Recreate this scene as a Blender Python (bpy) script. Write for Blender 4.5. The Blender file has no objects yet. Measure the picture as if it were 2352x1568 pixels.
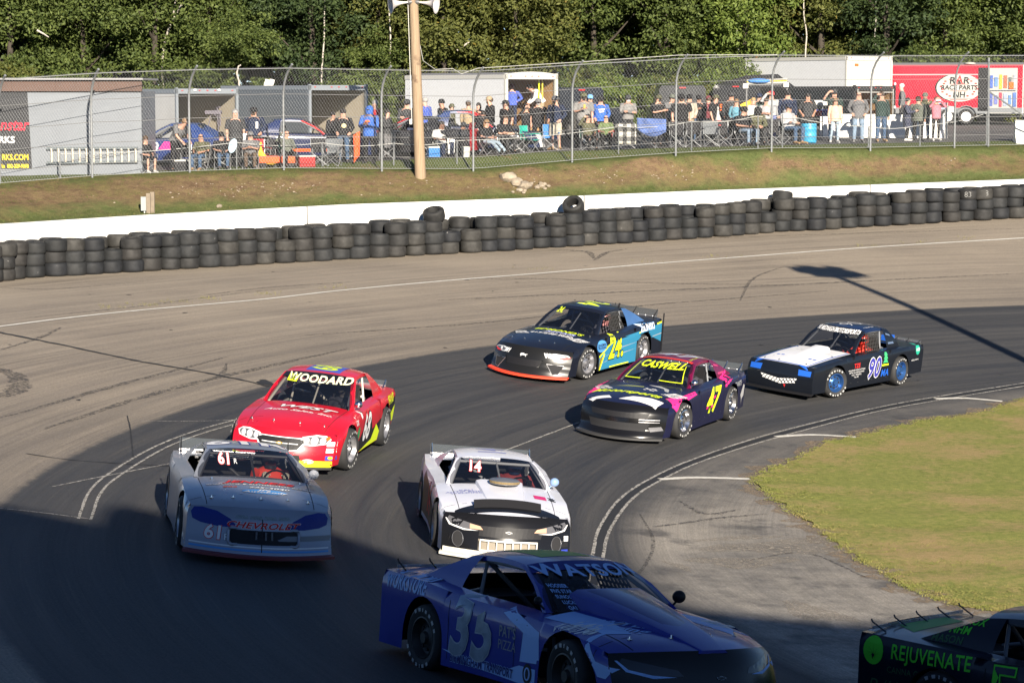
import bpy, bmesh, math, random
import numpy as np
from mathutils import Vector, Matrix, Euler
from mathutils.bvhtree import BVHTree
random.seed(7); np.random.seed(7)
SC = bpy.context.scene
COL = SC.collection

# ---------------------------------------------------------------- camera, sky, sun, exposure
F, CU, CV, VH, H = 5500.0, 1176.0, 784.0, 214.0, 5.75     # focal length, centre, horizon row (photo px), eye height
PITCH = math.atan((CV - VH) / F)
cam = bpy.data.cameras.new('camera'); camo = bpy.data.objects.new('camera', cam); COL.objects.link(camo)
camo.location = (0, 0, H); camo.rotation_euler = (math.pi / 2 - PITCH, 0, 0)
cam.sensor_width = 36; cam.lens = 36 * F / 2352; cam.clip_start = .2; cam.clip_end = 3000
SC.camera = camo
SUN_EL, SUN_AZ = math.radians(20.5), math.atan2(.255, -.967)
wd = bpy.data.worlds.new('World'); SC.world = wd; wd.use_nodes = True
nt = wd.node_tree; bg = nt.nodes['Background']
sky = nt.nodes.new('ShaderNodeTexSky'); sky.sky_type = 'NISHITA'; sky.sun_disc = False
sky.sun_elevation = SUN_EL; sky.sun_rotation = SUN_AZ; sky.air_density = .64; sky.dust_density = .05; sky.ozone_density = 3.2; sky.altitude = 1200
nt.links.new(sky.outputs[0], bg.inputs[0]); bg.inputs[1].default_value = .05
sl = bpy.data.lights.new('sun', 'SUN'); sl.energy = 5.0; sl.angle = math.radians(.5); sl.color = (1, .90, .76)
so = bpy.data.objects.new('sun', sl); COL.objects.link(so)
SDIR = Vector((math.sin(SUN_AZ) * math.cos(SUN_EL), math.cos(SUN_AZ) * math.cos(SUN_EL), math.sin(SUN_EL)))
so.rotation_euler = SDIR.to_track_quat('Z', 'Y').to_euler(); so.location = (30, -60, 60)
SC.view_settings.view_transform = 'Standard'; SC.view_settings.look = 'None'
SC.view_settings.exposure = 1.27; SC.view_settings.gamma = 1; SC.view_settings.use_curve_mapping = False
SC.cycles.max_bounces = 6; SC.cycles.transparent_max_bounces = 24; SC.cycles.caustics_reflective = False; SC.cycles.caustics_refractive = False

# ---------------------------------------------------------------- helpers
def tag(o, label=None, cat=None, group=None, kind=None):
    if label: o['label'] = label
    if cat: o['category'] = cat
    if group: o['group'] = group
    if kind: o['kind'] = kind
    return o
def empty(name, loc=(0, 0, 0), rot=None):
    o = bpy.data.objects.new(name, None); COL.objects.link(o); o.location = loc
    o.empty_display_size = .2
    if rot is not None: o.rotation_euler = rot
    return o
def thing(name, label, cat, loc=(0, 0, 0), rz=0, group=None):
    return tag(empty(name, loc, (0, 0, rz)), label, cat, group)
def link(name, me, parent=None, mats=None, loc=None, rot=None):
    o = bpy.data.objects.new(name, me); COL.objects.link(o)
    if parent is not None: o.parent = parent
    if loc is not None: o.location = loc
    if rot is not None: o.rotation_euler = rot
    if mats is not None:
        for m in (mats if isinstance(mats, (list, tuple)) else [mats]): me.materials.append(m)
    return o
def copy_tree(o, parent=None):
    c = o.copy(); COL.objects.link(c)
    if parent is not None:
        c.parent = parent; c.matrix_parent_inverse = o.matrix_parent_inverse.copy()
    for ch in list(o.children): copy_tree(ch, c)
    return c
class MB:
    """collects simple shapes into one mesh"""
    def __init__(s): s.v = []; s.f = []; s.m = []; s.cur = 0
    def add(s, vs, fs):
        b = len(s.v); s.v += [tuple(p) for p in vs]; s.f += [tuple(i + b for i in f) for f in fs]; s.m += [s.cur] * len(fs)
    def box(s, c, d, M=None):
        x, y, z = d[0] / 2, d[1] / 2, d[2] / 2
        vs = [Vector((sx * x, sy * y, sz * z)) for sx in (-1, 1) for sy in (-1, 1) for sz in (-1, 1)]
        if M is not None: vs = [M @ p for p in vs]
        vs = [p + Vector(c) for p in vs]
        s.add(vs, [(0, 1, 3, 2), (4, 6, 7, 5), (0, 4, 5, 1), (2, 3, 7, 6), (0, 2, 6, 4), (1, 5, 7, 3)])
    def tube(s, pts, r, n=6, cap=True):
        pts = [Vector(p) for p in pts]; rs = r if isinstance(r, (list, tuple)) else [r] * len(pts)
        b = len(s.v); up = None; k = len(pts)
        for i, p in enumerate(pts):
            t = (pts[min(i + 1, k - 1)] - pts[max(i - 1, 0)]).normalized()
            if up is None:
                up = Vector((0, 0, 1)) if abs(t.z) < .9 else Vector((1, 0, 0))
            a = t.cross(up).normalized(); c = a.cross(t).normalized(); up = c
            for j in range(n):
                q = 2 * math.pi * j / n
                s.v.append(tuple(p + (a * math.cos(q) + c * math.sin(q)) * rs[i]))
        fs = []
        for i in range(k - 1):
            for j in range(n):
                j2 = (j + 1) % n
                fs.append((b + i * n + j, b + i * n + j2, b + (i + 1) * n + j2, b + (i + 1) * n + j))
        if cap: fs += [tuple(b + j for j in range(n))[::-1], tuple(b + (k - 1) * n + j for j in range(n))]
        s.f += fs; s.m += [s.cur] * len(fs)
    def lathe(s, prof, n=24, axis='z', c=(0, 0, 0)):
        b = len(s.v); k = len(prof)
        for (r, h) in prof:
            for j in range(n):
                q = 2 * math.pi * j / n; x, y = r * math.cos(q), r * math.sin(q)
                p = (x, y, h) if axis == 'z' else ((x, h, y) if axis == 'y' else (h, x, y))
                s.v.append((p[0] + c[0], p[1] + c[1], p[2] + c[2]))
        fs = []
        for i in range(k - 1):
            for j in range(n):
                j2 = (j + 1) % n; fs.append((b + i * n + j, b + i * n + j2, b + (i + 1) * n + j2, b + (i + 1) * n + j))
        s.f += fs; s.m += [s.cur] * len(fs)
    def ell(s, c, r, n=10, m=6, M=None):
        vs = []; fs = []
        for i in range(m + 1):
            a = math.pi * i / m
            for j in range(n):
                q = 2 * math.pi * j / n
                p = Vector((r[0] * math.sin(a) * math.cos(q), r[1] * math.sin(a) * math.sin(q), r[2] * math.cos(a)))
                if M is not None: p = M @ p
                vs.append(p + Vector(c))
        for i in range(m):
            for j in range(n): fs.append((i * n + j, (i + 1) * n + j, (i + 1) * n + (j + 1) % n, i * n + (j + 1) % n))
        s.add(vs, fs)
    def rings(s, rings, cap=True):
        b = len(s.v); n = len(rings[0]); k = len(rings); fs = []
        for r in rings: s.v += [tuple(p) for p in r]
        for i in range(k - 1):
            for j in range(n): fs.append((b + i * n + j, b + i * n + (j + 1) % n, b + (i + 1) * n + (j + 1) % n, b + (i + 1) * n + j))
        if cap: fs += [tuple(b + j for j in range(n))[::-1], tuple(b + (k - 1) * n + j for j in range(n))]
        s.f += fs; s.m += [s.cur] * len(fs)
    def grid(s, P):
        a, c = len(P), len(P[0]); b = len(s.v)
        for r in P: s.v += [tuple(p) for p in r]
        fs = [(b + i * c + j, b + i * c + j + 1, b + (i + 1) * c + j + 1, b + (i + 1) * c + j) for i in range(a - 1) for j in range(c - 1)]
        s.f += fs; s.m += [s.cur] * len(fs)
    def mesh(s, name, smooth=None):
        me = bpy.data.meshes.new(name); me.from_pydata(s.v, [], s.f)
        if max(s.m, default=0) > 0: me.polygons.foreach_set('material_index', s.m)
        if smooth is not None:
            me.polygons.foreach_set('use_smooth', [True] * len(s.f)); me.set_sharp_from_angle(angle=math.radians(smooth))
        me.update(); return me
    def build(s, name, mats, parent=None, smooth=None, loc=None, rot=None):
        return link(name, s.mesh(name, smooth), parent, mats, loc, rot)

MATS = {}
def mat(name, col, rough=.6, metal=0, spec=.5, coat=0, trans=0, alpha=1, noise=0, nscale=8, bump=0, bscale=40, sheen=0):
    if name in MATS: return MATS[name]
    m = bpy.data.materials.new(name); m.use_nodes = True; t = m.node_tree; b = t.nodes['Principled BSDF']
    b.inputs['Base Color'].default_value = (*col, 1); b.inputs['Roughness'].default_value = rough
    b.inputs['Metallic'].default_value = metal; b.inputs['Specular IOR Level'].default_value = spec
    b.inputs['Coat Weight'].default_value = coat; b.inputs['Coat Roughness'].default_value = .08
    b.inputs['Transmission Weight'].default_value = trans; b.inputs['Alpha'].default_value = alpha
    if noise or bump:
        tc = t.nodes.new('ShaderNodeTexCoord')
    if noise:
        n = t.nodes.new('ShaderNodeTexNoise'); n.inputs['Scale'].default_value = nscale; n.inputs['Detail'].default_value = 6
        n.inputs['Roughness'].default_value = .65
        t.links.new(tc.outputs['Object'], n.inputs['Vector'])
        r = t.nodes.new('ShaderNodeMapRange'); r.inputs[1].default_value = .3; r.inputs[2].default_value = .7
        r.inputs[3].default_value = 1 - noise; r.inputs[4].default_value = 1 + noise
        t.links.new(n.outputs['Fac'], r.inputs[0])
        mx = t.nodes.new('ShaderNodeVectorMath'); mx.operation = 'SCALE'; mx.inputs[0].default_value = col
        t.links.new(r.outputs[0], mx.inputs['Scale']); t.links.new(mx.outputs[0], b.inputs['Base Color'])
        r2 = t.nodes.new('ShaderNodeMapRange'); r2.inputs[3].default_value = max(0, rough - .12); r2.inputs[4].default_value = min(1, rough + .12)
        t.links.new(n.outputs['Fac'], r2.inputs[0]); t.links.new(r2.outputs[0], b.inputs['Roughness'])
    if bump:
        n2 = t.nodes.new('ShaderNodeTexNoise'); n2.inputs['Scale'].default_value = bscale; n2.inputs['Detail'].default_value = 4
        t.links.new(tc.outputs['Object'], n2.inputs['Vector'])
        bp = t.nodes.new('ShaderNodeBump'); bp.inputs['Strength'].default_value = bump; bp.inputs['Distance'].default_value = .02
        t.links.new(n2.outputs['Fac'], bp.inputs['Height']); t.links.new(bp.outputs[0], b.inputs['Normal'])
    MATS[name] = m; return m
class NT:
    """small node-tree builder"""
    def __init__(s, name):
        s.m = bpy.data.materials.new(name); s.m.use_nodes = True; s.t = s.m.node_tree; s.b = s.t.nodes['Principled BSDF']
    def n(s, typ, **kw):
        nd = s.t.nodes.new('ShaderNode' + typ)
        for k, v in kw.items(): setattr(nd, k, v)
        return nd
    def set(s, sock, v):
        if hasattr(v, 'links') or hasattr(v, 'is_linked'): s.t.links.new(v, sock)
        else: sock.default_value = v
    def math(s, op, a, b=0, c=None):
        nd = s.n('Math', operation=op); s.set(nd.inputs[0], a); s.set(nd.inputs[1], b)
        if c is not None: s.set(nd.inputs[2], c)
        return nd.outputs[0]
    def ramp(s, x, a, b, lo=0, hi=1):
        nd = s.n('MapRange'); s.set(nd.inputs[0], x)
        for i, v in zip((1, 2, 3, 4), (a, b, lo, hi)): s.set(nd.inputs[i], v)
        return nd.outputs[0]
    def noise(s, vec, scale, detail=5, rough=.6):
        nd = s.n('TexNoise'); s.t.links.new(vec, nd.inputs['Vector']); nd.inputs['Scale'].default_value = scale
        nd.inputs['Detail'].default_value = detail; nd.inputs['Roughness'].default_value = rough; return nd.outputs['Fac']
    def mix(s, f, a, b, blend='MIX'):
        nd = s.n('Mix', data_type='RGBA', blend_type=blend); s.set(nd.inputs[0], f)
        for k, v in ((6, a), (7, b)): s.set(nd.inputs[k], v if not isinstance(v, tuple) else (*v, 1) if len(v) == 3 else v)
        return nd.outputs[2]
    def xyz(s, vec): nd = s.n('SeparateXYZ'); s.t.links.new(vec, nd.inputs[0]); return nd.outputs
    def comb(s, x, y, z):
        nd = s.n('CombineXYZ')
        for i, v in enumerate((x, y, z)): s.set(nd.inputs[i], v)
        return nd.outputs[0]
    def bump(s, h, strength=.3, dist=.02):
        nd = s.n('Bump'); nd.inputs['Strength'].default_value = strength; nd.inputs['Distance'].default_value = dist
        s.t.links.new(h, nd.inputs['Height']); s.t.links.new(nd.outputs[0], s.b.inputs['Normal'])

# ---------------------------------------------------------------- terrain: banked turn fitted through surveyed points
C0 = np.array([24.9, 35.0])
def level(u, v, z): d = F * (H - z) / (v - VH); return (u - CU) / F * d, d, z
_P = [level(u, v, -.9) for u, v in ((1370, 1290), (1400, 1170), (1520, 1090), (1780, 1000), (2352, 885))]
def _pol(r, a, z): a = math.radians(a); _P.append((C0[0] + r * math.cos(a), C0[1] + r * math.sin(a), z))
for a in range(70, 281, 15):
    for r, z in ((23.7, -.9), (27.5, -.5), (32, 0), (36.5, .38), (17, -1.05), (10, -1.05)):
        if a < 186 or (r < 20 and a < 260): _pol(r, a, z)
_P += [level(580, 1300, -.03), level(1100, 1545, -.27), level(1145, 1285, -.68), level(2152, 1655, -.80), (-6, 20, .45), (0, 17, .15), (8, 17, -.35), (-8, 28, .25), (4.2, 30, -.92), (7, 23.5, -.72)]
for a, z in ((90, .9), (110, .8), (130, .62), (150, .5), (170, .48), (190, .5)): _pol(41, a, z)
TYRE_LINE = [level(*q) for q in ((-330, 690, .45), (35, 640, .5), (600, 607, .6), (1175, 575, .8), (1800, 533, 1.1), (2352, 500, 1.48), (2700, 483, 1.7))]
_P += TYRE_LINE
_P += [(-30, 60, .5), (-45, 40, .5), (-40, 10, .5), (-20, -5, .5), (40, 88, 2.0), (60, 92, 2.3), (50, 60, -.6), (50, 20, -.6)]
_P = np.array(_P, float)
def _U(r2): return np.where(r2 > 1e-9, .5 * r2 * np.log(np.maximum(r2, 1e-9)), 0)
_n = len(_P); _A = np.zeros((_n + 3, _n + 3))
_A[:_n, :_n] = _U(((_P[:, None, :2] - _P[None, :, :2]) ** 2).sum(-1)) + np.eye(_n) * 8.0
_A[:_n, _n] = 1; _A[:_n, _n + 1:] = _P[:, :2]; _A[_n, :_n] = 1; _A[_n + 1:, :_n] = _P[:, :2].T
_s = np.linalg.solve(_A, np.r_[_P[:, 2], 0, 0, 0])
def tz(x, y):
    x = np.asarray(x, float); y = np.asarray(y, float)
    r2 = (x[..., None] - _P[:, 0]) ** 2 + (y[..., None] - _P[:, 1]) ** 2
    return _U(r2) @ _s[:_n] + _s[_n] + _s[_n + 1] * x + _s[_n + 2] * y
cp, sp = math.cos(PITCH), math.sin(PITCH)
def ray(u, v): a, b = (u - CU) / F, -(v - CV) / F; return np.array([a, cp + b * sp, -sp + b * cp])
def hit(u, v):
    """where the sight line through photo pixel (u,v) meets the track"""
    r = ray(u, v); ts = np.linspace(8, 140, 500); z = H + ts * r[2] - tz(ts * r[0], ts * r[1])
    i = int(np.argmax(z < 0)); a, b = ts[i - 1], ts[i]
    for _ in range(22):
        m = (a + b) / 2
        if H + m * r[2] - float(tz(m * r[0], m * r[1])) < 0: b = m
        else: a = m
    return Vector((a * r[0], a * r[1], H + a * r[2]))
def at(u, v, y):
    """the point on the sight line through (u,v) at distance y north of the camera"""
    r = ray(u, v); k = y / r[1]; return Vector((r[0] * k, y, H + k * r[2]))
def tnorm(x, y):
    e = .4; return Vector((float(tz(x - e, y) - tz(x + e, y)), float(tz(x, y - e) - tz(x, y + e)), 2 * e)).normalized()
def cat(pts, n):
    """Catmull-Rom through pts, n samples"""
    P = np.array(pts, float); P = np.vstack([2 * P[0] - P[1], P, 2 * P[-1] - P[-2]]); k = len(P) - 3; out = []
    for t in np.linspace(0, k - 1e-6, n):
        i = int(t); f = t - i; a, b, c, d = P[i:i + 4]
        out.append(.5 * (2 * b + (c - a) * f + (2 * a - 5 * b + 4 * c - d) * f * f + (3 * b - a - 3 * c + d) * f ** 3))
    return np.array(out)
# ================================================================ THE SETTING
def asphalt_mat():
    k = NT('race_asphalt'); tc = k.n('TexCoord'); P = tc.outputs['Object']; x, y, z = k.xyz(P)
    dx = k.math('SUBTRACT', x, float(C0[0])); dy = k.math('SUBTRACT', y, float(C0[1]))
    r = k.math('SQRT', k.math('ADD', k.math('MULTIPLY', dx, dx), k.math('MULTIPLY', dy, dy)))
    th = k.math('ARCTAN2', dy, k.math('MULTIPLY', dx, -1))
    st = k.comb(k.math('MULTIPLY', r, 2.6), k.math('MULTIPLY', th, 2.2), 0)
    st2 = k.comb(k.math('MULTIPLY', r, 9), k.math('MULTIPLY', th, 5), 3)
    n1 = k.noise(st, 1, 6, .65); n2 = k.noise(st2, 1, 4, .6); big = k.noise(P, .22, 4); fine = k.noise(P, 38, 3, .7); mid = k.noise(P, 3.1, 6, .7)
    edge = k.math('ADD', r, k.math('MULTIPLY', k.math('SUBTRACT', mid, .5), .16))
    groove = k.ramp(edge, 32.12, 31.98)                     # newer dark lane of asphalt inside this radius
    old = k.mix(k.ramp(n1, .3, .72), (.205, .172, .134), (.330, .280, .218))
    old = k.mix(k.ramp(n2, .52, .70), old, (.135, .112, .090))
    old = k.mix(k.ramp(big, .35, .7, 0, .6), old, (.37, .31, .235))
    rubber = k.math('MULTIPLY', k.ramp(r, 40, 33.0), k.ramp(n1, .75, .3, .25, .85))
    old = k.mix(rubber, old, (.15, .13, .108))
    new = k.mix(k.ramp(n1, .35, .7), (.034, .035, .038), (.064, .062, .061))
    new = k.mix(k.ramp(n2, .58, .74, 0, .6), new, (.085, .078, .068))
    apron = k.mix(k.ramp(mid, .35, .7), (.18, .166, .145), (.32, .292, .25))
    apron = k.mix(k.ramp(big, .46, .60, 0, .85), apron, (.44, .395, .33))
    apron = k.mix(k.ramp(k.noise(P, .9, 5, .7), .54, .68, 0, .75), apron, (.07, .066, .062))
    inner = k.ramp(edge, 23.35, 22.6); south = k.ramp(y, 45, 30, .25, 1)
    c = k.mix(groove, old, new); c = k.mix(k.math('MULTIPLY', inner, south), c, apron)
    c = k.mix(k.ramp(fine, .3, .7, .10, -.0), c, (.02, .02, .02))
    n3 = k.noise(k.comb(k.math('MULTIPLY', r, 26), k.math('MULTIPLY', th, 4), 7), 1, 5, .75)
    c = k.mix(1, c, k.mix(k.ramp(n3, .3, .7), (.80, .80, .80), (1.18, 1.18, 1.18)), 'MULTIPLY')
    c = k.mix(1, c, k.mix(k.ramp(fine, .25, .75), (.62, .62, .62), (1.38, 1.38, 1.38)), 'MULTIPLY')
    k.t.links.new(c, k.b.inputs['Base Color']); k.set(k.b.inputs['Roughness'], k.ramp(n1, .3, .7, .62, .85)); k.b.inputs['Specular IOR Level'].default_value = .35
    k.bump(fine, .25, .01); return k.m
def grass_mat(name, g1, g2, dry, dryness=.5, scale=.5):
    k = NT(name); P = k.n('TexCoord').outputs['Object']
    a = k.noise(P, scale, 5, .65); b = k.noise(P, 7, 5, .7); f = k.noise(P, 45, 3, .8)
    c = k.mix(k.ramp(b, .3, .7), g1, g2); c = k.mix(k.ramp(k.math('ADD', k.math('MULTIPLY', a, .7), k.math('MULTIPLY', b, .3)), .60 - .2 * dryness, .62), c, dry)
    c = k.mix(1, c, k.mix(k.ramp(f, .25, .75), (.55, .55, .55), (1.4, 1.4, 1.4)), 'MULTIPLY')
    k.t.links.new(c, k.b.inputs['Base Color']); k.b.inputs['Roughness'].default_value = .9; k.b.inputs['Specular IOR Level'].default_value = .15
    k.bump(f, .8, .04); return k.m
TL = np.array(TYRE_LINE); 
def wall_y(x): return np.interp(x, TL[:, 0], TL[:, 1]) + 1.45
# race track sheet
xs = np.arange(-42, 48, .5); ys = np.arange(4, 92, .5); X, Y = np.meshgrid(xs, ys, indexing='ij'); Z = tz(X, Y)
idx = np.arange(X.size).reshape(X.shape); fs = []
for i in range(len(xs) - 1):
    for j in range(len(ys) - 1):
        if ys[j] < wall_y(xs[i]) + .6: fs.append((idx[i, j], idx[i + 1, j], idx[i + 1, j + 1], idx[i, j + 1]))
me = bpy.data.meshes.new('race_track'); me.from_pydata(np.c_[X.ravel(), Y.ravel(), Z.ravel()].tolist(), [], [tuple(map(int, f)) for f in fs])
me.polygons.foreach_set('use_smooth', [True] * len(fs)); tag(link('race_track', me, None, asphalt_mat()), kind='structure')
# far ground sheet
m = MB(); m.grid([[(-900, -600, -1.7), (900, -600, -1.7)], [(-900, 1500, -1.7), (900, 1500, -1.7)]])
tag(m.build('ground', mat('far_ground', (.09, .10, .05), .95, noise=.3, nscale=.05)), kind='structure')
# infield grass: polygon from the photograph's edge, closed far outside the frame
edge = [hit(*q) for q in ((2560, 893), (2352, 919), (2255, 946), (2120, 966), (2015, 991), (1900, 1020), (1815, 1062), (1732, 1097), (1762, 1130), (1800, 1160), (1861, 1202), (1920, 1246), (1991, 1293), (2060, 1335), (2135, 1370), (2230, 1396), (2352, 1408), (2500, 1418))]
ec = cat([(p.x, p.y) for p in edge], 120); ec[:, 0] += np.random.normal(0, .035, 120); ec[:, 1] += np.random.normal(0, .06, 120)
rows = []
for i, (a, b) in enumerate(ec):
    row = []
    for t in np.linspace(0, 1, 26):
        x = a + (24.9 - a) * t; y = b + (38.0 - b) * t
        row.append((x, y, float(tz(x, y)) + .012 + .018 * min(1, t * 8) + .012 * math.sin(7 * x + 5 * y)))
    rows.append(row)
m = MB(); m.grid(rows); GM = grass_mat('infield_turf', (.170, .195, .048), (.300, .300, .082), (.370, .270, .125), .64, .45)
tag(m.build('infield_grass', GM, smooth=60), kind='structure')
# loose tufts along and over the turf (uncountable)
v = []; f = []
def tuft(x, y, z, h, n=3):
    for _ in range(n):
        a = random.random() * 6.28; w = .004 + random.random() * .004; lx, ly = random.gauss(0, .03), random.gauss(0, .03); b = len(v)
        ox, oy = random.gauss(0, .03), random.gauss(0, .03)
        v.extend([(x + ox - w * math.cos(a), y + oy - w * math.sin(a), z), (x + ox + w * math.cos(a), y + oy + w * math.sin(a), z), (x + ox + lx, y + oy + ly, z + h * random.uniform(.6, 1.2))]); f.append((b, b + 1, b + 2))
for _ in range(15000):
    i = random.randrange(118); t = random.random() ** 1.7 * .8 - .004; a, b = ec[i] + (ec[i + 1] - ec[i]) * random.random()
    x = a + (24.9 - a) * t; y = b + (38 - b) * t
    tuft(x, y, float(tz(x, y)) + .016, .016 if t > .01 else .026, 5)
me = bpy.data.meshes.new('grass_blades'); me.from_pydata(v, [], f)
tag(link('grass_blades', me, None, grass_mat('blade_green', (.170, .195, .048), (.290, .290, .082), (.360, .265, .120), .6, .35)), kind='stuff')
# painted lines, seams and skid marks lying on the track
def strip(name, px, w, material, lift=.009, n=60, jitter=0, world=False, kind='structure'):
    P = cat([(p.x, p.y) for p in [hit(*q) for q in px]], n) if not world else np.array(px)
    rows = []
    for i, (x, y) in enumerate(P):
        t = P[min(i + 1, len(P) - 1)] - P[max(i - 1, 0)]; t = t / (np.hypot(*t) + 1e-9); nx, ny = -t[1], t[0]
        ww = (w if not callable(w) else w(i / (len(P) - 1))) / 2
        r = []
        for s in (-1, 1):
            j = s * ww * (1 + random.uniform(-jitter, jitter)); a, b = x + nx * j, y + ny * j; r.append((a, b, float(tz(a, b)) + lift))
        rows.append(r)
    m = MB(); m.grid(rows); return tag(m.build(name, material), kind=kind)
def paint_mat(name, col, worn, thr):
    k = NT(name); P = k.n('TexCoord').outputs['Object']; n = k.noise(P, 9, 6, .75)
    k.t.links.new(k.mix(k.ramp(n, .35, .7), col, worn), k.b.inputs['Base Color']); k.b.inputs['Roughness'].default_value = .75
    k.set(k.b.inputs['Alpha'], k.ramp(k.noise(P, 14, 5, .8), thr, thr - .12)); return k.m
LW = paint_mat('worn_white_paint', (.72, .70, .64), (.45, .42, .36), .78)
LS = paint_mat('scuffed_white_paint', (.46, .44, .40), (.26, .245, .22), .60)
SEAM = mat('asphalt_seam', (.018, .018, .018), .7); SKID = paint_mat('tyre_rubber_mark', (.060, .056, .054), (.085, .078, .072), .53)
strip('painted_line', [(-120, 766), (0, 750), (150, 731), (330, 712), (600, 688), (806, 665), (1176, 633), (1500, 606), (1800, 583), (2100, 562), (2352, 547), (2480, 541)], .17, LW, n=120, jitter=.12)
strip('painted_line', [(1338, 1400), (1352, 1330), (1362, 1270), (1378, 1210), (1425, 1145), (1500, 1096), (1600, 1052), (1780, 994), (1980, 944), (2160, 910), (2352, 880), (2480, 862)], .05, LS, n=300, jitter=.22)
strip('painted_line', [(1362, 1400), (1380, 1330), (1386, 1275), (1402, 1215), (1450, 1148), (1520, 1102), (1620, 1057), (1800, 1001), (1990, 951), (2170, 917), (2352, 887), (2480, 869)], .05, LS, n=300, jitter=.22)
strip('asphalt_seam', [(1350, 1400), (1366, 1330), (1374, 1272), (1390, 1212), (1437, 1146), (1510, 1099), (1610, 1054), (1790, 997), (1985, 947), (2165, 913), (2352, 883), (2480, 865)], .15, SEAM, lift=.006, n=140)
for q in (((1516, 1101), (1600, 1097), (1722, 1100)), ((1782, 1003), (1870, 999), (1966, 1004)), ((2148, 916), (2220, 915), (2302, 922))): strip('painted_line', q, .17, LW, jitter=.1, n=24)
strip('painted_line', [(180, 1192), (205, 1130), (252, 1087), (342, 1033), (440, 993), (556, 960)], .04, LS, n=150, jitter=.25)
strip('painted_line', [(208, 1194), (232, 1132), (276, 1092), (366, 1036), (455, 999), (560, 968)], .04, LS, n=150, jitter=.25)
strip('painted_line', [(-60, 1162), (80, 1176), (205, 1192)], .04, LS, n=30, jitter=.4)
strip('painted_line', [(120, 1118), (260, 1090), (420, 1060), (560, 1040)], .03, LS, n=30, jitter=.5)
strip('painted_line', [(1130, 1046), (1215, 1014), (1330, 970)], .035, LS, n=30, jitter=.5)
strip('painted_line', [(322, 967), (440, 968), (560, 964)], .02, LS, n=30, jitter=.5)
strip('asphalt_seam', [(-60, 752), (0, 764), (120, 788), (300, 826), (450, 852), (560, 874), (618, 888)], .10, SEAM, n=60, jitter=.5)
strip('asphalt_seam', [(292, 955), (300, 990), (306, 1050)], .022, SEAM, n=40, jitter=.5)
strip('asphalt_seam', [(60, 1042), (160, 1056), (300, 1066), (420, 1072)], .035, SEAM, n=30, jitter=.6)
def patch(name, u, v, a, b, ang, material, lift=.008):
    c = hit(u, v); m = MB(); r = []
    for i in range(26):
        q = 6.283 * i / 26; rr = 1 + .25 * math.sin(3 * q + u) + random.uniform(-.15, .15); x = a * rr * math.cos(q); y = b * rr * math.sin(q)
        px = c.x + x * math.cos(ang) - y * math.sin(ang); py = c.y + x * math.sin(ang) + y * math.cos(ang); r.append((px, py, float(tz(px, py)) + lift))
    m.add(r, [tuple(range(26))]); tag(m.build(name, material), kind='structure')
strip('dirt_edge', ec[:, :2], .55, paint_mat('edge_dirt', (.20, .145, .09), (.30, .235, .16), .56), lift=.0035, jitter=.8, world=True)
patch('oil_stain', 614, 880, .16, .35, .5, SEAM)
for q, w in ((((60, 730), (300, 706), (560, 672), (700, 660)), .10), (((470, 678), (620, 660), (806, 648)), .16), (((1260, 574), (1345, 578), (1365, 594)), .18), (((1440, 572), (1395, 580), (1365, 598)), .16), (((0, 600 + 60), (120, 664), (330, 648)), .10),
             (((-30, 840), (30, 860), (44, 885), (20, 905), (-60, 915)), .35), (((0, 804), (90, 776), (140, 752)), .12), (((470, 878), (510, 858), (520, 835)), .09), (((900, 650), (1200, 640), (1500, 650), (1800, 655)), .12), (((1000, 690), (1400, 672), (1900, 650), (2352, 628)), .14),
             (((700, 770), (1100, 742), (1500, 700), (1900, 668)), .12), (((1700, 690), (1730, 640), (1800, 612)), .08), (((1320, 560), (1700, 545), (2000, 535), (2352, 525)), .09), (((100, 985), (350, 905), (600, 845), (800, 800)), .16), (((0, 960), (250, 890), (520, 820)), .12),
             (((1400, 1380), (1480, 1300), (1500, 1240), (1470, 1180)), .05), (((1700, 1290), (1850, 1270), (2000, 1330)), .06), (((1500, 1210), (1650, 1190), (1760, 1180)), .10), (((1560, 1150), (1620, 1180), (1700, 1170)), .1)):
    strip('skid_mark', q, (lambda t, w=w: w * (.5 + .7 * math.sin(math.pi * t))), SKID, lift=.005 + random.random() * .002, n=40, jitter=.3)
for _ in range(26):
    u = random.uniform(0, 2352); v = random.uniform(600, 1000)
    patch('debris_speck', u, v, random.uniform(.02, .06), random.uniform(.03, .08), random.random() * 3, SEAM)
for u, v, a, b in ((1790, 1255, 1.1, .55), (1710, 1290, .8, .4), (1870, 1405, .35, .7), (1700, 1235, .7, .14), (1560, 1300, .1, .4)):
    patch('worn_patch', u, v, a, b, .4, paint_mat('pale_dust', (.33, .29, .235), (.25, .22, .18), .54), .0045 + u * 1e-7)
# small dry weeds growing at the outer line
v = []; f = []
for u0 in (255, 330, 405, 480, 1240, 1500, 1650, 1990, 2120, 2230, 600, 760):
    for _ in range(14 if u0 < 900 else 8):
        p = hit(u0 + random.gauss(0, 24), np.interp(u0, (0, 330, 1176, 2352), (728, 700, 622, 540)) + random.gauss(0, 2))
        tuft(p.x, p.y, p.z, .07, 3)
me = bpy.data.meshes.new('weeds'); me.from_pydata(v, [], f)
tag(link('weeds', me, None, mat('dry_weed', (.16, .15, .05), .9)), kind='stuff')

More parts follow.
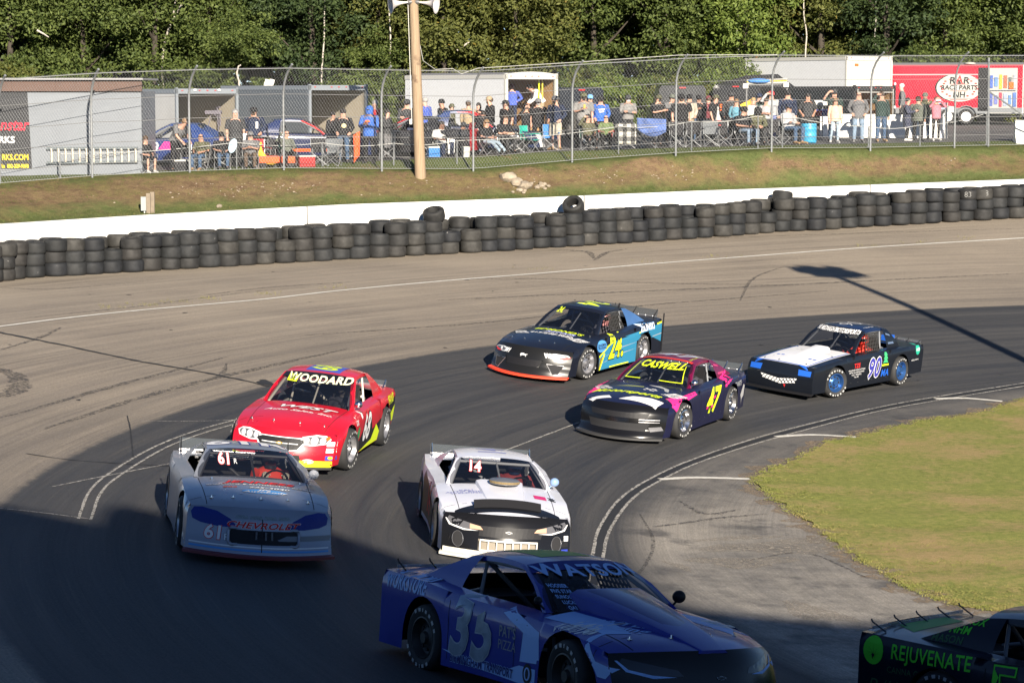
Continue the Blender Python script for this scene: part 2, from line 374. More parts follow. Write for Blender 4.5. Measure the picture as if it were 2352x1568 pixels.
# ---------------------------------------------------------------- white retaining wall
def wall_top(u): return np.interp(u, (-400, 0, 340, 800, 1200, 1600, 2000, 2352, 2700), (536, 515, 494, 470, 456, 439, 425, 412, 399))
WM = NT('white_wall_paint'); _P2 = WM.n('TexCoord').outputs['Object']; _x, _y, _z = WM.xyz(_P2)
_w = WM.mix(WM.ramp(WM.noise(WM.comb(WM.math('MULTIPLY', _x, 2), WM.math('MULTIPLY', _y, 2), WM.math('MULTIPLY', _z, .6)), 1, 6, .7), .35, .75), (.80, .79, .76), (.66, .645, .60))
WM.t.links.new(_w, WM.b.inputs['Base Color']); WM.b.inputs['Roughness'].default_value = .6; WM.bump(WM.noise(_P2, 12, 4), .15, .02)
wall = thing('retaining_wall', 'long white painted concrete wall behind the black tyre stacks', 'wall')
def wall_pt(u):
    r = ray(u, 500); t = 60.0
    for _ in range(40):
        x, y = r[0] * t, r[1] * t; t += (float(wall_y(x)) - y) * .8
    return x, y
for a, b in ((-400, 704), (707, 1340), (1343, 1996), (1999, 2700)):
    m = MB(); R = []
    for u in np.linspace(a, b, 24):
        x, y = wall_pt(u); zb = float(tz(x, y)) - .3; zt = at(u, float(wall_top(u)), y).z
        R.append([(x, y, zb), (x, y, zt), (x - .08, y + .24, zt), (x - .08, y + .24, zb)])
    m.rings(R); m.build('wall_panel', WM.m, wall)

# ---------------------------------------------------------------- embankment, pit lot
FEN = [(-420, 452, 72.4), (-210, 438, 73.4), (0, 424, 74.4), (212, 407, 75.3), (436, 396, 76.4), (652, 389, 77.5), (877, 390.5, 78.4), (1087, 391, 79.3), (1314, 371, 80.9), (1552, 354, 82.1), (1772, 343, 83.4), (1999, 342, 84.6), (2192, 338, 86.0), (2420, 334, 87.4), (2650, 331, 88.6)]
FP = [at(u, v, y) for u, v, y in FEN]; FX = np.array([[p.x, p.y, p.z] for p in FP])
def fence_y(x): return np.interp(x, FX[:, 0], FX[:, 1])
def fence_z(x): return np.interp(x, FX[:, 0], FX[:, 2])
LVX = np.array([(u - CU) / F for u in (-400, 330, 543, 850, 1060, 1270, 1500, 1915, 2145, 2500)]); LVZ = np.array([3.0, 3.2, 3.35, 3.47, 3.6, 3.74, 3.82, 3.92, 3.95, 4.02])
def pz(x, y):
    """height of the pit lot"""
    d = y - fence_y(x); f = fence_z(x); pl = np.interp(x / np.maximum(y, 1), LVX, LVZ) + .045 * np.clip(d - 1.8, 0, 6) + .01 * np.clip(d - 7.8, 0, 60)
    t = np.clip((d - .3) / 1.5, 0, 1); return f + (pl - f) * t * t * (3 - 2 * t)
from mathutils import noise as mn
rows = []; fr = []
for u in np.linspace(-400, 2640, 230):
    x0, y0 = wall_pt(u); zt = at(u, float(wall_top(u)), y0).z - .10; y0 += .2
    x1 = x0 + .15; y1 = float(fence_y(x1)) + .35; z1 = float(pz(x1, y1)) + .02; row = []
    for t in np.linspace(0, 1, 30):
        x = x0 + (x1 - x0) * t; y = y0 + (y1 - y0) * t
        prof = .22 * t + .78 * (3 * t ** 2 - 2 * t ** 3) if t < 1 else 1
        prof = np.interp(t, (0, .25, .55, .8, 1), (0, .10, .52, .93, 1)) * .6 + prof * .4
        z = zt + (z1 - zt) * prof + (.10 * mn.noise((x * .8, y * .8, 3)) + .05 * mn.noise((x * 3, y * 3, 1))) * math.sin(math.pi * min(t * 1.05, 1)) ** .6
        row.append((x, y, z)); fr.append(t)
    rows.append(row)
m = MB(); m.grid(rows); k = NT('bank_soil_and_grass'); P = k.n('TexCoord').outputs['Object']
at_ = k.n('Attribute'); at_.attribute_name = 'bank'; t_ = at_.outputs['Fac']; px_, py_, pz_ = k.xyz(P)
n1 = k.noise(P, .55, 5, .7); n2 = k.noise(P, 2.6, 6, .75); n3 = k.noise(P, 24, 4, .8); n4 = k.noise(k.comb(k.math('MULTIPLY', px_, 5), k.math('MULTIPLY', py_, 5), k.math('MULTIPLY', pz_, 12)), 1, 5, .8)
soil = k.mix(k.ramp(n2, .35, .68), (.105, .070, .042), (.215, .145, .086)); soil = k.mix(k.ramp(n4, .60, .70), soil, (.30, .22, .14))
dryg = k.mix(k.ramp(n2, .3, .7), (.085, .075, .032), (.165, .130, .058))
grs = k.mix(k.ramp(n2, .3, .7), (.060, .078, .026), (.115, .128, .048))
w = k.math('ADD', t_, k.math('MULTIPLY', k.math('SUBTRACT', n1, .5), .9))
low = k.ramp(w, .46, .26); top = k.ramp(k.math('ADD', w, k.ramp(px_, -14, 16, -.06, .24)), .76, .96)
c = k.mix(k.ramp(k.math('ADD', k.math('MULTIPLY', n1, .5), k.math('MULTIPLY', n2, .5)), .44, .58), soil, dryg); c = k.mix(low, c, grs); c = k.mix(top, c, grs)
c = k.mix(k.ramp(t_, .07, .02), c, (.17, .105, .06))
c = k.mix(1, c, k.mix(k.ramp(n3, .25, .75), (.6, .6, .6), (1.4, 1.4, 1.4)), 'MULTIPLY')
k.t.links.new(c, k.b.inputs['Base Color']); k.b.inputs['Roughness'].default_value = .95; k.b.inputs['Specular IOR Level'].default_value = .1
k.bump(n4, .9, .06)
o = m.build('embankment', k.m, smooth=80); A = o.data.attributes.new('bank', 'FLOAT', 'POINT'); A.data.foreach_set('value', fr); tag(o, kind='structure')
v = []; f = []
for _ in range(9000):
    r = random.choice(rows[8:-8]); i = random.choice((1, 2, 3, 4, 5, 6, 7, 8, 22, 24, 26, 27, 28, 28, 28, 20, 15)); p = r[i]; q = r[i + 1] if i < 29 else p; s = random.random()
    tuft(p[0] + (q[0] - p[0]) * s + random.uniform(-.08, .08), p[1] + (q[1] - p[1]) * s, p[2] + (q[2] - p[2]) * s - .015, .07, 4)
me = bpy.data.meshes.new('bank_grass'); me.from_pydata(v, [], f)
tag(link('bank_grass', me, None, grass_mat('bank_blades', (.065, .09, .026), (.13, .15, .045), (.19, .15, .065), .5, .5)), kind='stuff')
rows = []
for x in np.linspace(-90, 90, 90):
    y0 = float(fence_y(x)) + 1.75; rows.append([(x, y, float(pz(x, y)) + (0 if y > y0 + .1 else -.02)) for y in list(np.linspace(y0, y0 + 30, 16)) + [130, 200]])
m = MB(); m.grid(rows); tag(m.build('pit_lot', mat('pit_asphalt', (.085, .082, .08), .85, noise=.35, nscale=1.2, bump=.2)), kind='structure')
rows = []
for x in np.linspace(-60, 60, 160):
    y0 = float(fence_y(x)) + .25; rows.append([(x, y, float(pz(x, y)) + .012) for y in np.linspace(y0, y0 + 1.6, 7)])
m = MB(); m.grid(rows); tag(m.build('grass_verge', grass_mat('verge_turf', (.07, .095, .028), (.12, .14, .045), (.17, .13, .06), .25, .6), smooth=60), kind='structure')
# rocks on the bank
ROCK = mat('pale_rock', (.27, .225, .17), .85, noise=.3, nscale=6, bump=.6, bscale=12)
def bank_at(u, v):
    r = ray(u, v); best = None
    for y in np.linspace(64, 92, 560):
        t = y / r[1]; x = r[0] * t; z = H + r[2] * t
        y0 = float(wall_y(x)) + .2; y1 = float(fence_y(x)) + .35
        zt = at(u, float(wall_top(u)), y0).z - .1; s = (y - y0) / (y1 - y0)
        if s > 0:
            s = min(s, 1); zz = zt + (float(pz(x, y1)) - zt) * (np.interp(s, (0, .25, .55, .8, 1), (0, .10, .52, .93, 1)) * .6 + .4 * (.22 * s + .78 * (3 * s * s - 2 * s ** 3)))
            if z < zz: return Vector((x, y, zz))
    return Vector((x, y, z))
def rock(u, v, r, label, group=None):
    bm = bmesh.new(); bmesh.ops.create_icosphere(bm, subdivisions=2, radius=1)
    for q in bm.verts: q.co *= 1 + .35 * mn.noise(q.co * 1.3 + Vector((u, v, 0))); q.co = Vector((q.co.x * r * 1.25, q.co.y * r, q.co.z * r * .8))
    me = bpy.data.meshes.new('rock'); bm.to_mesh(me); bm.free(); me.polygons.foreach_set('use_smooth', [True] * len(me.polygons)); me.set_sharp_from_angle(angle=.6)
    p = bank_at(u, v); tag(link('rock', me, None, ROCK, p + Vector((0, 0, r * .25)), (0, 0, u)), label, 'rock', group)
rock(1168, 415, .27, 'largest pale boulder at the top of the stone pile on the bank')
rock(1186, 424, .22, 'grey boulder just below the largest one in the stone pile')
rock(1205, 432, .24, 'pale boulder at the lower end of the stone pile on the bank')
for i in range(22): rock(1190 + random.uniform(-20, 70), 428 + random.uniform(-10, 18), random.uniform(.04, .10), 'small pale stone scattered below the boulders on the bank', 'small stones around the boulders')
rock(504, 476, .09, 'single small pale stone lying on the grass below the brown bank')
v = []; f = []; ROCKV = []
m = MB()
for _ in range(260):
    u = random.choice((random.gauss(760, 130), random.gauss(1480, 90), random.uniform(0, 2352), random.gauss(500, 90))); vv = float(np.interp(u, (0, 1176, 2352), (452, 418, 372))) + random.gauss(0, 10)
    p = bank_at(u, vv); r = random.uniform(.010, .032); m.ell(p + Vector((0, 0, r * .3)), (r * 1.3, r, r * .8), 5, 3)
tag(m.build('gravel', ROCK), kind='stuff')

# ---------------------------------------------------------------- tyre barrier
def tyre_mesh(R, w):
    m = MB(); prof = [(R * .57, .03), (R * .60, .0), (R * .80, -.012), (R * .93, .012), (R * .985, .05), (R, .09), (R, w - .09), (R * .985, w - .05), (R * .93, w - .012), (R * .80, w + .012), (R * .60, w), (R * .57, w - .03), (R * .55, w * .5), (R * .57, .03)]
    m.lathe(prof, 26); return m.mesh('tyre', 50)
TYM = []
for i, c in enumerate(((.010, .011, .012), (.014, .014, .014), (.019, .018, .017), (.008, .009, .011), (.025, .024, .022), (.015, .016, .017))):
    k = NT('old_tyre_rubber_%s' % 'abcdef'[i]); P = k.n('TexCoord').outputs['Object']; X_, Y_, Z_ = k.xyz(P)
    oi = k.n('ObjectInfo'); nn = k.n('TexNoise', noise_dimensions='4D'); k.t.links.new(P, nn.inputs['Vector']); nn.inputs['Scale'].default_value = 5; nn.inputs['Detail'].default_value = 6; k.set(nn.inputs['W'], k.math('MULTIPLY', oi.outputs['Random'], 40))
    cc = k.mix(k.ramp(nn.outputs['Fac'], .45, .75), c, tuple(q * 1.8 + .004 for q in c)); cc = k.mix(k.ramp(nn.outputs['Fac'], .71, .76, 0, .8), cc, (.33, .32, .30))
    k.t.links.new(cc, k.b.inputs['Base Color']); k.b.inputs['Roughness'].default_value = .72; k.b.inputs['Specular IOR Level'].default_value = .4; TYM.append(k.m)
TYME = []
for R, w in ((.345, .35), (.36, .37), (.33, .325)):
    for i in range(6): me = tyre_mesh(R, w); me.materials.append(TYM[i]); TYME.append((me, R, w))
def tyre(x, y, z, kind, label, group=None, rot=None):
    me, R, w = kind; o = link('tyre', me, None, None, (x, y, z), rot or (random.gauss(0, .022), random.gauss(0, .022), random.random() * 6)); tag(o, label, 'tyre', group); return o
LAY = ('bottom', 'middle', 'top')
ORD = ('first', 'second', 'third', 'fourth', 'fifth', 'sixth', 'seventh', 'eighth', 'ninth', 'tenth', 'eleventh', 'twelfth', 'thirteenth', 'fourteenth', 'fifteenth')
ZON = ((-500, 'from the picture edge by the shed'), (341, 'past the timber post'), (705, 'past the wall joint by the brown bank'), (965, 'past the wooden pole'), (1180, 'past the stone pile'), (1420, 'past the plaid blanket'), (1700, 'past the roof rack'), (1997, 'past the far wall joint'))
ZC = {}
def zone(u, row):
    z = max(i for i, q in enumerate(ZON) if u >= q[0]); ZC[z, row] = ZC.get((z, row), -1) + 1; return 'the %s %s stack %s' % (ORD[min(14, ZC[z, row])], row, ZON[z][1])
seg = np.r_[0, np.cumsum(np.hypot(np.diff(TL[:, 0]), np.diff(TL[:, 1])))]
def along(s, off): 
    x = np.interp(s, seg, TL[:, 0]); y = np.interp(s, seg, TL[:, 1]); return float(x), float(y) + off
s = 2.6; si = 0; STACKS = []
while s < 46.5:
    x, y = along(s, .33 + random.gauss(0, .04)); z = float(tz(x, y)) + .01; u = CU + F * x / y
    if -60 < u < 2420:
        top = 3 if random.random() > .07 else 2
        zn = zone(u, 'front')
        for L in range(top):
            kd = random.choice(TYME); ox, oy = random.gauss(0, .03), random.gauss(0, .03)
            tyre(x + ox, y + oy, z, kd, '%s tyre of %s' % (LAY[L], zn), 'tyres of the barrier'); z += kd[2] - .004
        STACKS.append((u, x, y, z))
    s += .615 + random.gauss(0, .02); si += 1
s = 2.3
while s < 46.5:
    x, y = along(s, .98 + random.gauss(0, .04)); z = float(tz(x, y)) + .01; u = CU + F * x / y
    if -40 < u < 2400:
        zn = zone(u, 'back')
        for L in range(3):
            kd = random.choice(TYME); tyre(x, y, z, kd, '%s tyre of %s' % (LAY[L], zn), 'tyres of the barrier'); z += kd[2] - .004
    s += .70 + random.gauss(0, .03)
def top_at(u): return min(STACKS, key=lambda q: abs(q[0] - u))
for u, rx, ry, dz, lab in ((1011, .30, -.25, .03, 'tyre leaning on top of the barrier with its round hole showing'),
                           (1302, .62, -.50, .10, 'tyre tilted high on top of the barrier, below the stone pile'),
                           (1785, -.08, .14, -.12, 'tyre lying tilted as an extra layer on the barrier near the pole shadow')):
    q = top_at(u); tyre(q[1] + .05, q[2] + .40, q[3] + dz, TYME[1], lab, None, (rx, ry, .3))
# chalk numbers on two tyres at the far end, a white rag at the foot of the first stacks
CH = mat('chalk', (.30, .30, .29), .9)
def flat_text(txt, size, mats, parent=None, name='lettering', align='CENTER', loc=(0, 0, 0), rot=(math.pi / 2, 0, 0), bold=0, shear=0, sx=1, depth=.002):
    cu = bpy.data.curves.new('t', 'FONT'); cu.body = txt; cu.size = size; cu.align_x = align; cu.align_y = 'CENTER'; cu.offset = bold; cu.shear = shear; cu.extrude = depth; cu.resolution_u = 3
    ob = bpy.data.objects.new('t', cu); COL.objects.link(ob); bpy.context.view_layer.update(); me = bpy.data.meshes.new_from_object(ob); bpy.data.objects.remove(ob); bpy.data.curves.remove(cu)
    me.materials.clear(); o = link(name, me, parent, mats, loc, rot); o.scale = (sx, 1, 1); return o
for u, t in ((2212, '83'), (2265, 'E8')):
    q = top_at(u); o = flat_text(t, .26, CH, None, 'chalk_number', bold=-.006, loc=(q[1], q[2] - .352, q[3] - .15)); tag(o, 'chalk number %s written on the side of a top tyre' % t, 'chalk mark')
m = MB(); m.ell((0, 0, .03), (.12, .06, .035), 8, 5); p = hit(83, 634); p.z += .0; tag(m.build('rag', mat('dirty_rag', (.6, .58, .55), .9), loc=p + Vector((0, -.02, 0))), 'dirty white rag lying at the foot of the tyre stacks', 'rag')

# ---------------------------------------------------------------- chain link fence
GALV = mat('galvanised_steel', (.20, .21, .215), .5, metal=.3, noise=.15, nscale=3); WIRE = mat('fence_wire', (.30, .31, .32), .5, metal=.3)
CABLE = mat('steel_cable', (.22, .22, .22), .6, metal=.3)
fence = thing('chain_link_fence', 'tall chain link catch fence with bent over posts on top of the bank', 'fence')
def fence_pt(s, h):
    """s in post units, h height -> world point; the top metre bends towards the track"""
    i = min(int(s), len(FP) - 2); p = FP[i].lerp(FP[i + 1], s - i)
    b = max(0, h - 2.35); return p + Vector((.20 * b * b + .02 * b, -.33 * b * b, h - .16 * b * b))
for i in range(len(FP)):
    m = MB(); m.tube([fence_pt(i, h) for h in (-.2, 1, 2.2, 2.5, 2.8, 3.1, 3.4, 3.62)], .038, 8); m.build('fence_post', GALV, fence, smooth=60)
hs = (.06, 1.2, 2.3, 2.6, 2.9, 3.2, 3.5); m = MB(); step = .0305; nS = int((len(FP) - 1) / step)
for k_ in range(nS):
    s0 = k_ * step
    for d in (-1, 1):
        pts = []
        for h in np.linspace(.04, 3.5, 9):
            s1 = s0 + d * (h / 3.5) * 37 * step * .62
            if 0 <= s1 <= len(FP) - 1.001: pts.append(fence_pt(s1, h) + Vector((0, -.045 + .006 * d, 0)))
        if len(pts) > 1: m.tube(pts, .0023, 3, cap=False)
o = m.build('fence_mesh', WIRE, fence); o['kind'] = 'stuff'
for h, r in ((3.42, .012), (.05, .008)):
    m = MB(); m.tube([fence_pt(s, h) + Vector((0, -.06, 0)) for s in np.linspace(0, len(FP) - 1.01, 60)], r, 5); m.build('tension_wire', WIRE, fence)
for h, sag in ((.42, 0), (1.06, 0), (1.72, .02), (2.42, 0)):
    m = MB(); m.tube([fence_pt(s, h - sag * math.sin(math.pi * (s % 1))) + Vector((0, .06, 0)) for s in np.linspace(0, len(FP) - 1.01, 100)], .009, 4); m.build('cable', CABLE, fence)
# lower rail fence on thin posts close behind (front of the spectators)
low = thing('cable_barrier', 'low barrier of thin grey posts and a white cable in front of the spectators', 'barrier'); WC = mat('white_cable', (.42, .42, .40), .6)
LP = []
for u, vt in ((140, 352), (545, 300 + 26), (741, 327), (905, 328), (1050, 322), (1420, 290), (1587, 278), (1739, 265), (1795, 262), (1992, 290), (2110, 286), (2262, 260)):
    x = (u - CU) / F * 80; y = float(fence_y(x)) + 1.0; x = (u - CU) / F * y; z = float(pz(x, y)); zt = at(u, vt, y).z; LP.append(Vector((x, y, zt)))
    m = MB(); m.tube([(x, y, z - .1), (x, y, zt)], .025, 6); m.build('barrier_post', GALV, low)
m = MB(); m.tube(sum([[a.lerp(b, t) - Vector((0, 0, .10 * math.sin(math.pi * t) + .02)) for t in (0, .25, .5, .75)] for a, b in zip(LP, LP[1:])], []) + [LP[-1], LP[-1] + Vector((4, 1, 0))], .011, 5); m.build('cable', WC, low)
# corner post and brace by the red trailer
cpst = thing('gate_post', 'galvanised gate post with a diagonal brace in front of the red trailer', 'post'); p = at(2270, 345, 86.6); m = MB(); m.tube([p - Vector((0, 0, .2)), Vector((p.x - .05, p.y, at(2262, 133, 86.6).z))], .04, 8); m.build('post', GALV, cpst)
m = MB(); m.tube([at(2268, 208, 86.6), at(2400, 300, 87.4)], .03, 6); m.build('brace', GALV, cpst)

# ---------------------------------------------------------------- utility pole with horn loudspeakers
WOOD = NT('pole_wood'); P = WOOD.n('TexCoord').outputs['Object']; a, b, c = WOOD.xyz(P); g = WOOD.noise(WOOD.comb(WOOD.math('MULTIPLY', a, 30), WOOD.math('MULTIPLY', b, 30), WOOD.math('MULTIPLY', c, 1.2)), 1, 5, .7); kn = WOOD.noise(P, 2.2, 3)
WOOD.t.links.new(WOOD.mix(WOOD.ramp(kn, .62, .72), WOOD.mix(WOOD.ramp(g, .3, .7), (.21, .145, .092), (.34, .255, .165)), (.13, .085, .055)), WOOD.b.inputs['Base Color']); WOOD.b.inputs['Roughness'].default_value = .85; WOOD.bump(g, .4, .01)
up = thing('utility_pole', 'tall bare wooden pole standing in front of the fence and crowd', 'pole'); yb = 78.2; b0 = at(965, 393, yb); t0 = at(950, 0, yb - .1); d = (t0 - b0); tp = b0 + d * 1.7
m = MB(); m.tube([b0 - d * .06, b0, b0 + d * .5, t0, tp], [.185, .18, .165, .145, .12], 16); m.build('pole_shaft', WOOD.m, up, smooth=60)
m = MB(); m.tube([b0 + d * t + Vector((-.215 + .03 * t, -.05, 0)) for t in np.linspace(.28, 1.2, 8)], .012, 5); m.build('conduit', mat('pale_conduit', (.55, .54, .5), .6), up)
m = MB(); m.box(b0 + d * .29 + Vector((-.24, -.04, 0)), (.08, .08, .17)); m.build('outlet_box', mat('pale_conduit', (.55, .54, .5), .6), up)
HORN = mat('horn_grey', (.46, .44, .43), .55, noise=.1)
for side, ax, lab in ((-1, Vector((-.93, -.30, -.10)), 'grey horn loudspeaker on the pole, mouth turned towards the shed side'), (1, Vector((.93, -.30, -.10)), 'grey horn loudspeaker on the pole, mouth turned towards the red trailer side')):
    t = thing('horn_loudspeaker', lab, 'loudspeaker', b0 + d * .985 + Vector((.17 * side, -.10, 0)))
    M = ax.to_track_quat('Z', 'Y').to_matrix().to_4x4()
    m = MB(); m.lathe([(.03, 0), (.035, .10), (.06, .28), (.11, .42), (.19, .53), (.305, .60), (.315, .605), (.30, .607), (.18, .54), (.09, .42), (.03, .30)], 20); o = m.build('horn', HORN, t, smooth=50); o.matrix_local = M
    m = MB(); m.lathe([(0, -.16), (.07, -.16), (.075, -.02), (.05, .02), (0, .02)], 14); o = m.build('driver_unit', mat('dark_grey_metal', (.12, .12, .12), .5, metal=.3), t, smooth=40); o.matrix_local = M
    m = MB(); m.box((-.10 * side, .05, -.03), (.22, .03, .05)); m.build('bracket', mat('dark_grey_metal', (.12, .12, .12), .5), t)
wire = MB(); wire.tube([b0 + d * t for t in (.9,)] + [at(u, v, y) for u, v, y in ((972, 140, 78.6), (1000, 160, 79), (1040, 158, 79.2), (1060, 170, 79.4), (1098, 157, 79.4), (1330, 143, 80.9), (1560, 127, 82.1), (1785, 126, 83.4))], .010, 5)
tag(wire.build('speaker_wire', WC), 'loose white wire running from the pole along the fence top', 'wire')
# electrical box on timber post by the wall
eb = thing('electrical_post', 'short timber post with a grey electrical box beside the white wall', 'electrical box'); p = bank_at(341, 489); y = p.y; m = MB()
for u0, u1, v0 in ((336, 346, 444), (345, 354, 441)):
    a, b = at(u0, v0, y + (.0 if u0 < 340 else .12)), at(u1, 492, y); m = MB(); m.box(((a.x + b.x) / 2, a.y, (a.z + b.z) / 2), (b.x - a.x, .1, a.z - b.z)); m.build('timber', mat('grey_timber', (.19, .155, .115), .85, noise=.2, nscale=5), eb)
a, b = at(324, 452, y - .05), at(336, 484, y - .05); m = MB(); m.box(((a.x + b.x) / 2, y - .05, (a.z + b.z) / 2), (b.x - a.x, .12, a.z - b.z)); m.build('box', mat('grey_box_paint', (.27, .29, .285), .5), eb)
m = MB(); m.tube([at(332, 484, y - .05), at(332, 494, y - .05)], .02, 6); m.build('conduit', mat('pale_conduit', (.55, .54, .5), .6), eb)
# ================================================================ RACE CARS: builder
def smooth01(t): t = np.clip(t, 0, 1); return t * t * (3 - 2 * t)
def paint(name, col, rough=.28, coat=.6, metal=0, dirt=.10):
    return mat('paint_' + name, col, .32, metal=metal, spec=.3, coat=coat * .6, bump=.22, bscale=2.2, noise=dirt, nscale=1.7)
RUB = mat('race_tyre_rubber', (.022, .022, .023), .75, noise=.2, nscale=6); BLK = mat('satin_black', (.014, .014, .016), .5, spec=.2); DARK = mat('interior_dark', (.012, .012, .014), .8)
GLASS = mat('windscreen_plastic', (.008, .011, .02), .04, alpha=.50, spec=.5); CLEAR = mat('clear_plastic', (.20, .24, .27), .5, alpha=.09, spec=0)
CHROME = mat('chrome', (.72, .72, .74), .18, metal=1); STEEL = mat('bare_steel', (.40, .40, .42), .35, metal=.8); TLET = mat('tyre_lettering_white', (.40, .40, .39), .8)
WV = mat('white_vinyl', (.74, .74, .74), .5, spec=.25); KV = mat('black_vinyl', (.015, .015, .017), .5, spec=.25); LIME = mat('lime_vinyl', (.68, .83, .02), .45); RV = mat('red_vinyl', (.62, .03, .03), .5, spec=.25)
def vinyl(name, col): return mat('vinyl_' + name, col, .5, spec=.25)
NETM = mat('window_net', (.02, .02, .02), .9); CREAMBAR = mat('roll_bar_cream', (.55, .52, .45), .5); GREYBAR = mat('roll_bar_grey', (.16, .17, .19), .5)
def tyre_profile(R, w): h = w / 2; return [(R * .60, -h + .02), (R * .66, -h), (R * .84, -h - .012), (R * .95, -h + .012), (R, -h + .05), (R, h - .05), (R * .95, h - .012), (R * .84, h + .012), (R * .66, h), (R * .60, h - .02)]
class Car:
    D = dict(xf=2.10, xt=-2.30, nb=.26, W=[(-2.3, .90), (-1.9, .95), (-1.3, .985), (0, .955), (1.35, .985), (1.75, .95), (2.10, .85)],
             zs=[(-2.3, .88), (-1.3, .86), (.6, .80), (1.35, .74), (1.8, .66), (2.10, .57)], zc=[(-2.3, .91), (-1.3, .93), (.6, .90), (1.35, .81), (1.8, .72), (2.10, .62)],
             zb=.13, tuck=.05, dx=[(0, .20), (.18, .19), (.4, .15), (.7, .10), (.9, .05), (1, 0)], wb=(1.40, -1.32), R=.345, ra=.41, ya=.755, yr=.565, xa=.66, xr=-.10, xrr=-1.02, xb=-1.62, zr=1.27,
             crown=.035, wsb=.17, track=.845, tw=.27, steer=0, rim='steel', sail=.72)
    def __init__(s, name, label, cat_, P, mats, loc, yaw, roll=0, pitch=0, sc=1.0, n=None):
        s.P = dict(Car.D); s.P.update(P); s.mats = mats; p = s.P
        s.root = tag(empty('race_car'), label, cat_, None)
        n = n or tnorm(loc[0], loc[1]); f = Vector((math.cos(yaw), math.sin(yaw), 0)); f = (f - n * f.dot(n)).normalized(); l = n.cross(f)
        M = Matrix((f, l, n)).transposed() @ Euler((roll, pitch, 0)).to_matrix()
        s.M = Matrix.Translation(loc) @ M.to_4x4() @ Matrix.Scale(sc, 4); s.root.matrix_world = s.M
        s.bv = []; s.bf = []; s.shell(); s.glass(); s.wheels(); s.inside(); s.bvh = BVHTree.FromPolygons(s.bv, s.bf)
    def I(s, k, x): t = np.array(s.P[k]); return np.interp(x, t[:, 0], t[:, 1])
    def part(s, name, m, mt, smooth=35, bvh=True, parent=None):
        o = m.build(name, mt, parent or s.root, smooth)
        if bvh: b = len(s.bv); s.bv += [Vector(v) for v in m.v]; s.bf += [tuple(i + b for i in f) for f in m.f]
        return o
    def sm(s, k, x):
        h = .09; return (s.I(k, x - h) + 2 * s.I(k, x) + s.I(k, x + h)) / 4
    def top(s, X, q):
        p = s.P; w = s.sm('W', X) * .955; zs = s.sm('zs', X); zc = s.sm('zc', X); fd = float(smooth01((X - p['xa']) / (p['xf'] - p['xa'])))
        return Vector((X + p['nb'] * (1 - q * q) * fd, q * w, zs + (zc - zs) * (1 - abs(q) ** 2.4)))
    def shell(s):
        p = s.P; mt = s.mats; body = MB(); zw = p['R']; cols = set(np.linspace(p['xt'], p['xf'], 46).tolist())
        for xw in p['wb']:
            cols = {c for c in cols if abs(c - xw) > p['ra'] + .02}
            cols |= set((xw + p['ra'] * np.cos(np.linspace(0, math.pi, 15))).tolist()) | {xw + p['ra'] + .004, xw - p['ra'] - .004}
        cols = sorted(cols); rows = np.linspace(0, 1, 10); dxt = np.array(p['dx'])
        for sg in (1, -1):
            G = []
            for X in cols:
                zb = p['zb'] + (.05 if X < p['wb'][1] else 0); zs = float(s.sm('zs', X)); w = float(s.sm('W', X)); z0 = zb
                for xw in p['wb']:
                    if abs(X - xw) <= p['ra'] + .001: z0 = max(zb, zw + math.sqrt(max(0, p['ra'] ** 2 - (X - xw) ** 2)))
                r = []
                for t in rows:
                    z = z0 + (zs - z0) * t; g = (z - zb) / (zs - zb); fd = float(smooth01((X - (p['xf'] - .45)) / .45))
                    r.append((X + float(np.interp(g, dxt[:, 0], dxt[:, 1])) * fd, sg * w * (1 - p['tuck'] * (1 - g) ** 2 - .045 * max(0, (g - .78) / .22) ** 2), z))
                G.append(r)
            body.grid(G if sg < 0 else [r[::-1] for r in G])
        q = np.linspace(-1, 1, 21); X = sorted(set(np.linspace(p['xt'], p['xf'], 34).tolist()) | {p['xa'], p['xa'] + .1, p['xb']}); hood = MB()
        T = [[s.top(x, a) for a in q] for x in X]
        for i in range(len(X) - 1):
            for j in range(len(q) - 1):
                xm = (X[i] + X[i + 1]) / 2; a = (q[j] + q[j + 1]) / 2
                if p['xb'] + .02 < xm < p['xa'] + .06 and abs(a) < .80: continue
                (hood if xm > p['xa'] and abs(a) < .78 else body).add([T[i][j], T[i + 1][j], T[i + 1][j + 1], T[i][j + 1]], [(0, 1, 2, 3)])
        # cowl strip under the windscreen
        fas = MB(); R = []
        for g in np.linspace(1, 0, 12):
            r = []
            for a in q:
                tp = s.top(p['xf'], a); w = float(s.sm('W', p['xf'])); r.append((p['xf'] + p['nb'] * (1 - a * a) + float(np.interp(g, dxt[:, 0], dxt[:, 1])), a * w * (1 - p['tuck'] * (1 - g) ** 2 - .045 * max(0, (g - .78) / .22) ** 2), p['zb'] + (tp.z - p['zb']) * g))
            R.append(r)
        s.lip = R[-1]; fas.grid([r[::-1] for r in R])
        rear = MB(); R = []
        for g in np.linspace(1, 0, 6):
            R.append([(p['xt'] - .06 * (1 - a * a), a * float(s.sm('W', p['xt'])) * (1 - p['tuck'] * (1 - g) ** 2 - .045 * max(0, (g - .78) / .22) ** 2), p['zb'] + .05 + (s.top(p['xt'], a).z - p['zb'] - .05) * g) for a in q])
        rear.grid(R)
        for m_ in (body, hood):
            pass
        def weld(m_):
            bm = bmesh.new(); me = m_.mesh('t'); bm.from_mesh(me); bmesh.ops.remove_doubles(bm, verts=bm.verts, dist=.0006); bm.verts.ensure_lookup_table()
            m_.v = [tuple(v.co) for v in bm.verts]; m_.f = [tuple(v.index for v in f.verts) for f in bm.faces]; m_.m = [0] * len(m_.f); bm.free(); bpy.data.meshes.remove(me)
        weld(body); weld(hood)
